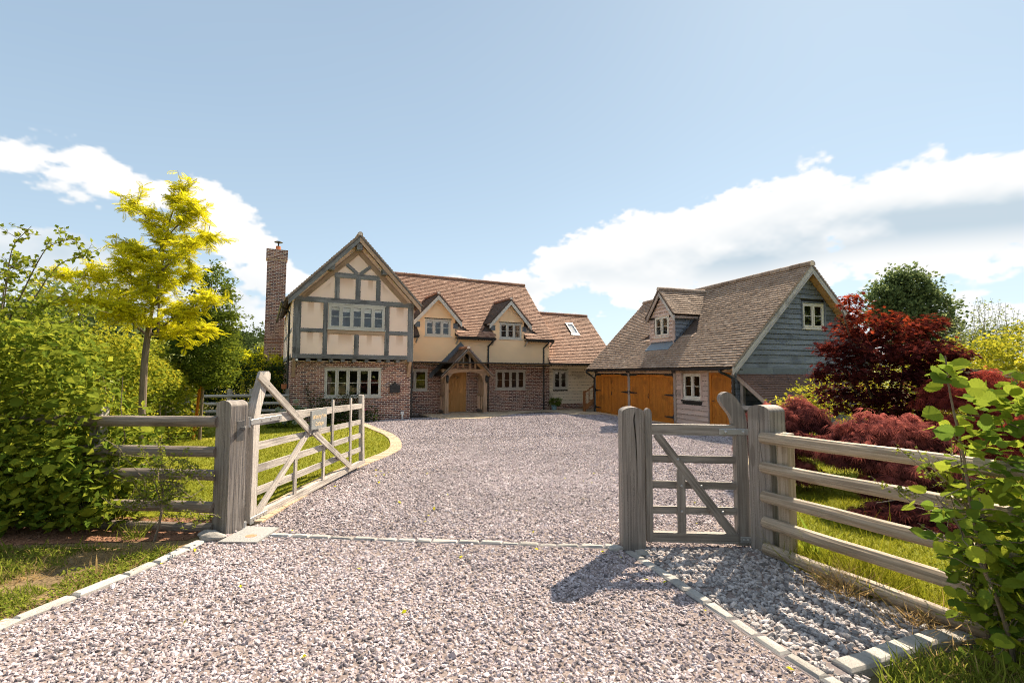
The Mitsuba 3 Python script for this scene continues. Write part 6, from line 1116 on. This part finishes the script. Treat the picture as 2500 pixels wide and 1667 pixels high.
P = np.vstack([P1, P2_] + PP); D, N = loose(len(P), None, .25, .5); put(ht, 'crown', foliage(P, D, N, R(.07, .12, len(P)), LEAF4, 'hornbeam', np.clip(R(0, .7, len(P)) + .3 * (P[:, 0] + 8.7), 0, 1), .85), 'leaf', kind='stuff'); put(ht, 'limbs', twigs(tw, .016, .004), 'wood', kind='stuff')
# ================================================================ behind the lawn
def bush(name, lab, cat, parts_, kind, size, tmpl=LEAF2, stems=None, spread=.16, flat=.55, qf=None, group=None, width=1., droop=.2):
    T_ = thing(name, lab, cat, group); A, Bd = [], []
    for i, (c, r, nc, per) in enumerate(parts_): p, d = clumps(nc, per, c, r, spread, .45, i + len(lab)); k = p[:, 2] > .05; A.append(p[k]); Bd.append(d[k])
    P, d = np.vstack(A), np.vstack(Bd); D, N = loose(len(P), d * .8, droop, flat); q = R(0, 1, len(P)) if qf is None else np.clip(qf(P) + R(-.25, .25, len(P)), 0, 1)
    put(T_, 'foliage', foliage(P, D, N, R(size * .7, size * 1.3, len(P)), tmpl, kind, q, width), 'leaf', kind='stuff')
    if stems: put(T_, 'stems', twigs([wander(a, b, 6, .1) for a, b in stems], .03, .008), 'wood', kind='stuff')
    return T_
bush('dark_hedge', 'dark shaded hedge behind the grey rail fence', 'hedge', [((-14.5 + i * 1.15, 20.6 + .25 * i, 1.2), (1.0, .8, 1.25), 130, 26) for i in range(6)], 'deep', .10)
bush('golden_shrub', 'bright golden shrub showing between the dark hedge and the chimney', 'bush', [((-14.0, 25, 2.1), (1.3, 1, .95), 150, 26), ((-12.6, 25.5, 2.0), (1.2, 1, 1.0), 150, 26), ((-13.3, 25.3, .8), (2.2, 1, .9), 120, 26)], 'gold', .13)
def hydrangea(c, lab, n=9, s=.085):
    T_ = thing('hydrangea', lab, 'flowering bush', 'hydrangeas by the house corner'); P, d = clumps(30, 14, (c[0], c[1], c[2] - .18), (.36, .3, .28), .06, .3, 2); D, N = loose(len(P), d, .2, .5); put(T_, 'foliage', foliage(P, D, N, R(.07, .12, len(P)), LEAF4, 'hornbeam', None), 'leaf', kind='stuff')
    for i in range(n):
        o = np.array(c) + rng.normal(0, 1, 3) * [.24, .16, .15]; p, d = blob(120, o, (s, s, s * .85), .15, .2, i); put(T_, 'flower_head', foliage(p, unit(rng.normal(size=p.shape)), d, R(.03, .045, len(p)), LEAF4, 'hydrangea', None, 1.4), 'leaf', kind='stuff')
hydrangea((-7.62, 17.7, .62), 'white-green hydrangea nearest the house corner, its heads above the gate rail', 11); hydrangea((-8.05, 17.3, .38), 'white-green hydrangea left of its neighbour, seen under the gate brace', 7); hydrangea((-7.5, 17.3, .25), 'low white-green hydrangea under the top rail of the open gate', 7)
bush('border_plants', 'low dark green border plants at the foot of the brick gable wall', 'plants', [((-6.9, 18.6, .35), (.5, .4, .42), 60, 20), ((-6.2, 18.95, .33), (.5, .4, .42), 60, 20), ((-5.6, 19.4, .22), (.35, .3, .28), 30, 20)], 'deep', .075)
cr = thing('climbing_rose', 'dark leaved rose climbing the brick wall below the wide gable window', 'plant'); P, D_ = [], []
ln = [wander((-7.55, 18.95, .1), (-7.75, 18.9, 1.45), 8, .08), wander((-7.5, 18.95, .1), (-7.2, 19.1, 1.15), 8, .1), wander((-6.9, 19.2, .2), (-6.3, 19.45, 1.12), 8, .12), wander((-6.6, 19.3, .2), (-5.9, 19.6, 1.1), 8, .12), wander((-7.1, 19.1, .9), (-6.0, 19.6, 1.02), 8, .08)]
for p in ln: n = 120; t = R(.15, 1, n) * 7; i = np.minimum(t.astype(int), 6); P.append(p[i] + (p[i + 1] - p[i]) * (t - i)[:, None] + rng.normal(0, .07, (n, 3)) * [1, .5, 1])
P = np.vstack(P); D, N = loose(len(P), None, .1, .4); put(cr, 'stems', twigs(ln, .012, .004), 'wood', kind='stuff'); put(cr, 'foliage', foliage(P, D, N, R(.05, .09, len(P)), LEAF4, 'deep', None), 'leaf', kind='stuff')
for i, (x, y, z) in enumerate(((-5.75, 19.0, .42), (-5.62, 19.05, .5))): p, d = blob(60, (x, y, z), (.06, .06, .05), .2, .3, i); solo('pink_bloom', ('lower pink flower by the brick wall, seen through the gate bars', 'higher pink flower by the brick wall, seen through the gate bars')[i], 'flower', foliage(p, unit(rng.normal(size=p.shape)), d, R(.03, .05, 60), LEAF4, 'pinkbloom', None, 1.4), 'leaf')
mv = thing('flower_spike', 'pale flowering spike plant standing before the dark hedge', 'plant'); P, d = blob(260, (-10.55, 19.5, 1.25), (.09, .09, .38), .2, .6, 3); put(mv, 'flowers', foliage(P, unit(rng.normal(size=P.shape)), d, R(.03, .06, 260), LEAF4, 'lime', None, 1.3), 'leaf', kind='stuff'); put(mv, 'stem', twigs([wander((-10.55, 19.5, 0), (-10.55, 19.5, 1.5), 5, .02), wander((-10.55, 19.5, .6), (-10.85, 19.5, 1.15), 5, .02)], .014, .006), 'wood')
m = Soup(); m.stone(*tube([(-8.62, 18.83, 1.28), (-8.62, 18.83, 1.30), (-8.62, 18.83, 1.44), (-8.62, 18.83, 1.46)], [.075, .08, .105, .11], 14), 'pot', .5); solo('flower_pot', 'terracotta flower pot on the fence post beside the house corner', 'pot', m, 'stone')
pp_ = thing('potted_plant', 'bushy green plant in a blue pot against the boarded wall', 'plant'); pc = H.p(7.98, 1.56, 0)
m = Soup(); m.stone(*tube([pc + [0, 0, .03], pc + [0, 0, .05], pc + [0, 0, .27], pc + [0, 0, .30]], [.10, .12, .15, .16], 16), 'bluepot', .5); put(pp_, 'pot', m, 'paint'); P, d = clumps(60, 16, pc + [.05, 0, .44], (.30, .26, .2), .05, .5, 4); D, N = loose(len(P), d, .1, .4); put(pp_, 'foliage', foliage(P, D, N, R(.05, .10, len(P)), LEAF4, 'hornbeam', None), 'leaf', kind='stuff')
put(pp_, 'cane', twigs([[pc + [0, 0, .3], H.p(7.86, 1.95, 1.15)]], .008, .006), 'wood')
# ================================================================ maples on the right
def maple(name, lab, cat, lobes, kind, size, tmpl, tr=None, droop=.35, spread=.08, q=None, flat=.7, parts_n=0):
    T_ = thing(name, lab, cat); A, Bd = [], []
    for i, (c, r, nc, per) in enumerate(lobes): p, d = clumps(nc, per, c, r, spread, .38, i * 3 + len(lab), .5); A.append(p); Bd.append(d)
    P, d = np.vstack(A), np.vstack(Bd); k = P[:, 2] > .12; P, d = P[k], d[k]; D, N = loose(len(P), d * [.9, .9, .15], droop, flat)
    N = unit(N + d * [.5, .5, .2]); put(T_, 'crown', foliage(P, D, N, R(size * .7, size * 1.3, len(P)), tmpl, kind, q(P) if q else None), 'leaf', kind='stuff')
    if tr:
        for pts, r in tr: trunk(T_, pts, r)
    return T_
zq = lambda z0, z1, a=.55: (lambda P: np.clip((P[:, 2] - z0) / (z1 - z0) * a + R(-.15, .5, len(P)), 0, 1))
ML = [((6.75, 9.4, 2.80), (.50, .55, .30), 60, 13), ((7.35, 9.5, 2.66), (.65, .6, .28), 75, 13), ((6.35, 9.2, 2.32), (.50, .55, .22), 60, 13), ((7.25, 9.0, 2.25), (.75, .55, .20), 75, 13), ((8.05, 9.4, 2.30), (.50, .55, .24), 60, 13), ((6.15, 9.2, 1.95), (.50, .5, .18), 55, 13), ((7.0, 9.2, 1.88), (.7, .55, .18), 60, 13), ((7.95, 9.3, 1.90), (.55, .5, .18), 50, 13), ((6.45, 9.3, 3.22), (.16, .2, .16), 12, 12), ((6.5, 9.4, 1.52), (.7, .5, .18), 60, 13), ((7.5, 9.5, 1.5), (.7, .5, .18), 55, 13), ((6.9, 9.3, 1.22), (.95, .5, .18), 65, 13), ((5.85, 9.1, 2.35), (.2, .2, .12), 12, 11), ((7.9, 9.4, 2.85), (.25, .3, .16), 20, 12)]
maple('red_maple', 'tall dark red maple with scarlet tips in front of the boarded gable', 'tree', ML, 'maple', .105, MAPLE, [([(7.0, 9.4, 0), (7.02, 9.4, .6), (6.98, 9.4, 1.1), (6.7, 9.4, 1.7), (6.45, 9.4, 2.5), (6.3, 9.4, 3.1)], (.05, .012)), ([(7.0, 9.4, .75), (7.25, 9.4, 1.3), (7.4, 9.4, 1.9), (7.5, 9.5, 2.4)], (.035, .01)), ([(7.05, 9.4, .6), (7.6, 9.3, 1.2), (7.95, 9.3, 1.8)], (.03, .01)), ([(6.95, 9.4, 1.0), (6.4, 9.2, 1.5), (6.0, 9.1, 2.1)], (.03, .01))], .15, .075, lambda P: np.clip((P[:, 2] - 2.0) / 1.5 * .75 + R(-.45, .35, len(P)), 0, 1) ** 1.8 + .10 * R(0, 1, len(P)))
def lace(lab, domes, kind, tr, hi=.55):
    """weeping mounds: each dome a tier of fine leaves lying outwards and down over the one below"""
    T_ = thing('laceleaf_maple', lab, 'bush'); A, Dd, Nn, Q = [], [], [], []
    for i, (c, r, n) in enumerate(domes):
        a = R(0, 2 * np.pi, n); e = np.arccos(R(.02, 1, n)); d = np.stack([np.sin(e) * np.cos(a), np.sin(e) * np.sin(a), np.cos(e)], 1); k = 1 + .55 * (meshkit.fbm(d * 2.9 + i * 7, 3, i) - .5) * 2 + rng.normal(0, .10, n)
        p = np.array(c) - [0, 0, .06] + d * np.array(r) * .86 * k[:, None]; out = np.stack([d[:, 0], d[:, 1], -.35 - .9 * (1 - d[:, 2])], 1)
        A.append(p); Dd.append(unit(out + rng.normal(0, .38, (n, 3)))); Nn.append(unit(d + rng.normal(0, .35, (n, 3)) + [0, 0, .3])); Q.append(np.clip(d[:, 2] * hi + R(-.3, .40, n) + (k - 1) * 1.2, 0, 1) ** 1.5)  # domes paler on top: sunlit gloss put into the leaf colour
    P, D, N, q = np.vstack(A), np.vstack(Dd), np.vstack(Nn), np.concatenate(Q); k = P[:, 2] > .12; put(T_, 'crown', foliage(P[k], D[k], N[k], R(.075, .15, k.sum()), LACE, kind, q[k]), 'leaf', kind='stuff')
    for pts, r in tr: trunk(T_, pts, r)
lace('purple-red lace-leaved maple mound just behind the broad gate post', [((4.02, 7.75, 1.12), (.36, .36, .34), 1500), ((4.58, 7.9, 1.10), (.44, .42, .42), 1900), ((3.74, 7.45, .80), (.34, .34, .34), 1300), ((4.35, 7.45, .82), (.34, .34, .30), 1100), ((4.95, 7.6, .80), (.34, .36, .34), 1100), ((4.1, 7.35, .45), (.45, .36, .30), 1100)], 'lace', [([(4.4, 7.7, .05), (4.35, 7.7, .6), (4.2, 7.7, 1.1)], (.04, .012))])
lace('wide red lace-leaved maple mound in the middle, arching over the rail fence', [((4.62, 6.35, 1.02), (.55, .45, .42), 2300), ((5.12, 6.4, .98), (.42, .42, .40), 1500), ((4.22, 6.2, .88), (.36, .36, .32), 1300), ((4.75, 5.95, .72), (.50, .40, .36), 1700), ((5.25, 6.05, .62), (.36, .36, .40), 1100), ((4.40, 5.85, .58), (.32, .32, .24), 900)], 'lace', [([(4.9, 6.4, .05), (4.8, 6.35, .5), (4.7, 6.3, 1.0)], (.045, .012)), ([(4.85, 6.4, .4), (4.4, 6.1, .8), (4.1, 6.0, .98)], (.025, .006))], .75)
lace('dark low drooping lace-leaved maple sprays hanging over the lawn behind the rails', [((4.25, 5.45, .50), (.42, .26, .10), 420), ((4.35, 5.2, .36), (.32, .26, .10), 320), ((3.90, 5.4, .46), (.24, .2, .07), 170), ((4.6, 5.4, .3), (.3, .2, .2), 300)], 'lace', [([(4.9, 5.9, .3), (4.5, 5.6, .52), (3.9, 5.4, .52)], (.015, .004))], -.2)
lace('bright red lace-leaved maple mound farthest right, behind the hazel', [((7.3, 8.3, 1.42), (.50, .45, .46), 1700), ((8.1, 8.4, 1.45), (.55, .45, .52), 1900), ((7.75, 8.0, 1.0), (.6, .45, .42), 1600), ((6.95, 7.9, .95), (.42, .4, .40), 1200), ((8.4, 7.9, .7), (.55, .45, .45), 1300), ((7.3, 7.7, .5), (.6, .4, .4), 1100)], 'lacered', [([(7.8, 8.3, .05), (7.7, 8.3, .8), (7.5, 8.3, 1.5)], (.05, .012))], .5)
bush('lime_shrub', 'yellow-green shrub seen below and through the red maple', 'bush', [((7.3, 11.2, .9), (1.5, .7, .9), 120, 22), ((8.9, 11.0, 1.1), (.9, .7, 1.0), 100, 22)], 'lime', .085)
bush('lime_shrub', 'sunlit yellow-green shrub on the right above the scarlet maple', 'bush', [((10.3, 11.2, 2.0), (1.0, .8, .75), 150, 24), ((11.7, 11.4, 2.1), (.9, .8, .85), 130, 24), ((11.0, 11.2, 1.0), (1.8, .8, 1.1), 180, 24)], 'lime', .085)
fb = bush('feathery_shrub', 'pale airy shrub with upright feathery plumes at the right edge', 'bush', [((14.0, 15, 2.3), (1.0, .8, 1.0), 160, 20), ((15.5, 15.2, 2.4), (1.0, .8, 1.1), 160, 20)], 'feather', .085)
tw, PP = [], []
for _ in range(46): x = R(13.2, 16); a = (x, 15 + R(-.5, .5), 2.4); b = (x + R(-.4, .4), a[1], R(3.2, 4.35)); p = wander(a, b, 6, .06); tw.append(p); n = 26; t = R(.2, 1, n) * 5; i = np.minimum(t.astype(int), 4); PP.append(p[i] + (p[i + 1] - p[i]) * (t - i)[:, None] + rng.normal(0, .07, (n, 3)))
P = np.vstack(PP); D, N = loose(len(P), None, 0, .3); put(fb, 'plumes', foliage(P, D, N, R(.06, .11, len(P)), LEAF2, 'feather', None, .7), 'leaf', kind='stuff'); put(fb, 'stems', twigs(tw, .008, .003), 'wood', kind='stuff')
def tree(name, lab, lobes, kind, size, tr, group=None):
    T_ = thing(name, lab, 'tree', group); A, Bd = [], []
    for i, (c, r, nc, per) in enumerate(lobes): p, d = clumps(nc, per, c, r, .42 * size / .3, .45, i * 5 + len(lab), .5); A.append(p); Bd.append(d)
    P, d = np.vstack(A), np.vstack(Bd); D, N = loose(len(P), d, .1, .5); put(T_, 'crown', foliage(P, D, N, R(size * .7, size * 1.35, len(P)), LEAF2, kind, np.clip(R(0, .8, len(P)) + .2 * d[:, 2], 0, 1)), 'leaf', kind='stuff')
    for pts, r in tr: trunk(T_, pts, r)
    return T_
tree('oak_tree', 'big dark green round-headed tree behind the red maple', [((33.2, 42, 6.8), (2.3, 2.2, 1.7), 190, 20), ((34.0, 42, 9.5), (1.5, 1.6, 1.2), 100, 20), ((35.6, 42, 7.6), (1.5, 1.7, 1.3), 100, 20), ((35.5, 42, 5.4), (1.7, 1.8, 1.5), 110, 20), ((32.0, 42, 8.7), (1.3, 1.4, .9), 70, 20), ((31.3, 42, 6.9), (1.0, 1.3, .8), 50, 20), ((34.2, 42, 4.0), (2.0, 2, 1.3), 110, 20), ((33.2, 42, 10.3), (.9, 1.0, .7), 40, 18), ((36.5, 42, 6.4), (.8, 1.0, .8), 36, 18)], 'oak', .30, [([(34, 42, 0), (34, 42, 3), (33.8, 42, 6), (33.6, 42, 9)], (.32, .08)), ([(34, 42, 3.5), (35.2, 42, 6), (35.8, 42, 7.5)], (.18, .05)), ([(33.9, 42, 4), (32.4, 42, 7), (32.1, 42, 8.6)], (.18, .05))])
# timber arbour glimpsed at the right edge
ab = thing('timber_arbour', 'weathered timber arbour beam with lattice at the right edge', 'arbour')
for a, b, w, h in (((9.6, 10.6, 1.97), (11.3, 10.3, 1.83), .10, .13), ((9.7, 10.9, 1.9), (11.4, 10.6, 1.78), .08, .1)): m = Soup(); V, F, t = bar(a, b, w, h); m.grain(V, F, t, 'rail'); put(ab, 'beam', m, 'wood')
for x in (9.8, 10.5, 11.2): m = Soup(); V, F, t = bar((x, 10.55, 0), (x, 10.55, 1.85), .09, .09, (0, 1, 0)); m.grain(V, F, t, 'rail'); put(ab, 'post', m, 'wood')
for k in range(9): m = Soup(); V, F, t = bar((10.5 + k * .08, 10.5, 1.05), (10.5 + k * .08, 10.5, 1.78), .02, .02, (0, 1, 0)); m.grain(V, F, t, 'silver'); put(ab, 'lattice_slat', m, 'wood')
# ================================================================ the hazel in front, right
hz = thing('hazel_bush', 'large-leaved hazel at the right edge, closest to the viewer', 'bush')
stems = [[(2.80, 2.95, .18), (2.80, 2.97, .6), (2.74, 3.0, 1.0), (2.70, 3.0, 1.4), (2.66, 3.02, 1.75), (2.64, 3.02, 2.0)], [(2.95, 2.9, .18), (2.98, 2.9, .7), (3.0, 2.9, 1.2), (3.02, 2.9, 1.75)], [(2.85, 2.9, .18), (2.72, 2.85, .6), (2.55, 2.85, .98), (2.42, 2.88, 1.2)], [(3.1, 2.8, .18), (3.16, 2.75, .8), (3.14, 2.7, 1.5), (3.05, 2.65, 1.95)], [(2.9, 3.1, .2), (2.86, 3.15, .8), (2.86, 3.2, 1.4)], [(3.0, 2.75, .18), (2.95, 2.6, .6), (2.88, 2.5, .9)], [(3.2, 2.9, .2), (3.3, 2.8, .9), (3.3, 2.7, 1.6), (3.28, 2.6, 2.1)]]
P, D, N, S = [], [], [], []
for si, s in enumerate(stems):
    p = smoothline(s, 6); put(hz, 'stem', log(p, np.linspace(.013, .004, len(p)), 'bark', 7, .03), 'wood')
    for k in range(46 if si else 40):
        i = int(lerp(.12, 1, (k + R(0, 1)) / (46 if si else 40)) * (len(p) - 1)); i = min(i, len(p) - 1); d = unit(rng.normal(size=3) * [1, .8, .3] + [-.15, -.2, .15]); L_ = R(.05, .30) * (1.1 - .6 * i / len(p)); e = p[i] + d * L_
        if L_ > .12: tww = wander(p[i], e, 4, .1); put(hz, 'twig', twigs([tww], .004, .002), 'wood')
        for t in np.arange(1, 0, -.085 / max(L_, .085)):
            b = p[i] + (e - p[i]) * t; dd = unit(d + rng.normal(0, .7, 3) * [1, 1, .4] - [0, 0, .25]); P.append(b); D.append(dd); N.append(unit(rng.normal(0, .5, 3) + [-.05, -.15, .75])); S.append(R(.055, .105) * (1.25 if si == 0 and i > len(p) * .55 else 1))
P, D, N, S = map(np.array, (P, D, N, S)); near_leaves(hz, (P, D, N, S, 'hazel', R(0, 1, len(P)) ** 1.3), 260, 'leaf', HAZEL)
P, d = clumps(210, 9, (3.22, 2.92, 1.0), (.42, .35, .92), .09, .4, 8); D, N = loose(len(P), d, .3, .6); put(hz, 'inner_foliage', foliage(P, D, N, R(.05, .09, len(P)), HAZEL, 'hazel', R(0, .7, len(P))), 'leaf', kind='stuff')
sp = thing('hawthorn_spray', 'fine small-leaved hawthorn sprays lying over the top rails by the hazel', 'bush'); tw, PP = [], []
for e in [(2.62, 3.25, 1.42), (2.75, 3.25, 1.35), (2.78, 3.2, 1.22), (2.70, 3.1, 1.05), (2.72, 3.1, .85), (2.9, 3.3, 1.5), (2.74, 3.05, .62), (2.66, 3.0, .38), (2.55, 3.35, 1.44), (2.5, 3.5, 1.18), (2.78, 3.0, .45)]:
    p = wander((2.88, 3.12, R(.4, 1.2)), e, 7, .1); tw.append(p)
    for _ in range(6): i = rng.integers(2, 7); tw.append(wander(p[i], p[i] + rng.normal(0, .07, 3), 4))
for p in tw: n = 26 if len(p) > 5 else 10; t = R(.15, 1, n) * (len(p) - 1); i = np.minimum(t.astype(int), len(p) - 2); PP.append(p[i] + (p[i + 1] - p[i]) * (t - i)[:, None] + rng.normal(0, .012, (n, 3)))
P = np.vstack(PP); D, N = loose(len(P), None, 0, .4); put(sp, 'foliage', foliage(P, D, N, R(.014, .030, len(P)), LEAF4, 'verge', R(.3, 1, len(P)), 1.3), 'leaf', kind='stuff'); put(sp, 'twigs', twigs(tw, .004, .0015), 'wood', kind='stuff')
# ================================================================ far off
P, d_ = [], []
def row(a0, a1, r0, r1, n, h, kind, size, per=16):
    A = np.radians(np.linspace(a0, a1, n) + rng.normal(0, .12, n)); Rr = np.linspace(r0, r1, n) + rng.normal(0, 4, n); out = []
    for a, r in zip(A, Rr):
        x, y = r * math.sin(a), r * math.cos(a); z = float(hills(x, y)); hh = h * R(.6, 1.25); p, d = clumps(16, per, (x, y, z + hh * .5), (hh * .62, hh * .5, hh * .52), hh * .16, .4, int(r)); out.append(p)
    p = np.vstack(out); D, N = loose(len(p), None, 0, .4); return foliage(p, D, N, R(size * .7, size * 1.3, len(p)), LEAF2, kind, None, 1.4)
solo('hedgerow', 'far hedgerows and woodland on the low hills behind the left hedge', 'hedgerow', join(row(-48, -17, 330, 330, 90, 8.5, 'far', 1.6, 30), row(-46, -20, 205, 235, 56, 3.2, 'far', 1.1), row(-46, -22, 128, 150, 46, 2.4, 'far', .8)), 'leaf', kind='stuff')
def fartree(a, r, h, w, lab, kind='far', n=46):
    x, y = r * math.sin(math.radians(a)), r * math.cos(math.radians(a)); z = float(hills(x, y)); tree('distant_tree', lab, [((x, y, z + h * .58), (w, w, h * .42), n, 18), ((x + w * .3, y, z + h * .4), (w * .8, w, h * .3), n // 2, 18)], kind, h * .055, [([(x, y, z - .3), (x, y, z + h * .4), (x, y, z + h * .7)], (h * .03, h * .01))])
fartree(-26.6, 150, 13, 5.0, 'dark distant tree on the skyline just left of the chimney', 'far', 70); fartree(-27.6, 190, 11, 5.5, 'rounded distant tree on the hill left of the chimney, beyond the darker one', 'far')
fartree(-41.5, 60, 9.6, 4.6, 'large dark tree mass rising over the left hedge', 'oak', 150); fartree(-43.6, 66, 9.2, 3.8, 'dark tree at the left edge of the hedge skyline, left of the larger one', 'oak', 90)
bush('pale_shrub', 'pale blossoming shrub far behind the lawn beside the chimney', 'bush', [((-26.2, 53, 4.1), (1.2, 1, 1.0), 60, 18)], 'feather', .3, spread=.3)
solo('roadside_woods', 'dark trees across the lane, mirrored in the window panes', 'woods', join(*[foliage(p, *loose(len(p), None, 0, .4), R(.5, .9, len(p)), LEAF2, 'oak', None, 1.3) for p in [clumps(60, 16, (x, -16 - R(0, 5), 3.4), (3.0, 2, 3.6 * R(.6, 1.2)), .6, .4, int(x + 50))[0] for x in np.arange(-36, 30, 4.6)] + [clumps(60, 16, (24 + R(0, 4), y, 3.2), (2.4, 3.0, 3.4 * R(.6, 1.2)), .6, .4, int(y + 60))[0] for y in np.arange(-14, 10, 4.6)]]), 'leaf', kind='stuff')
D, N = loose(len(FALLEN), None, -.1, .8); solo('fallen_leaves', 'a few yellow fallen leaves on the gravel', 'leaves', foliage(FALLEN, D, N, R(.03, .055, len(FALLEN)), LEAF4, 'gold', None), 'leaf', kind='stuff')
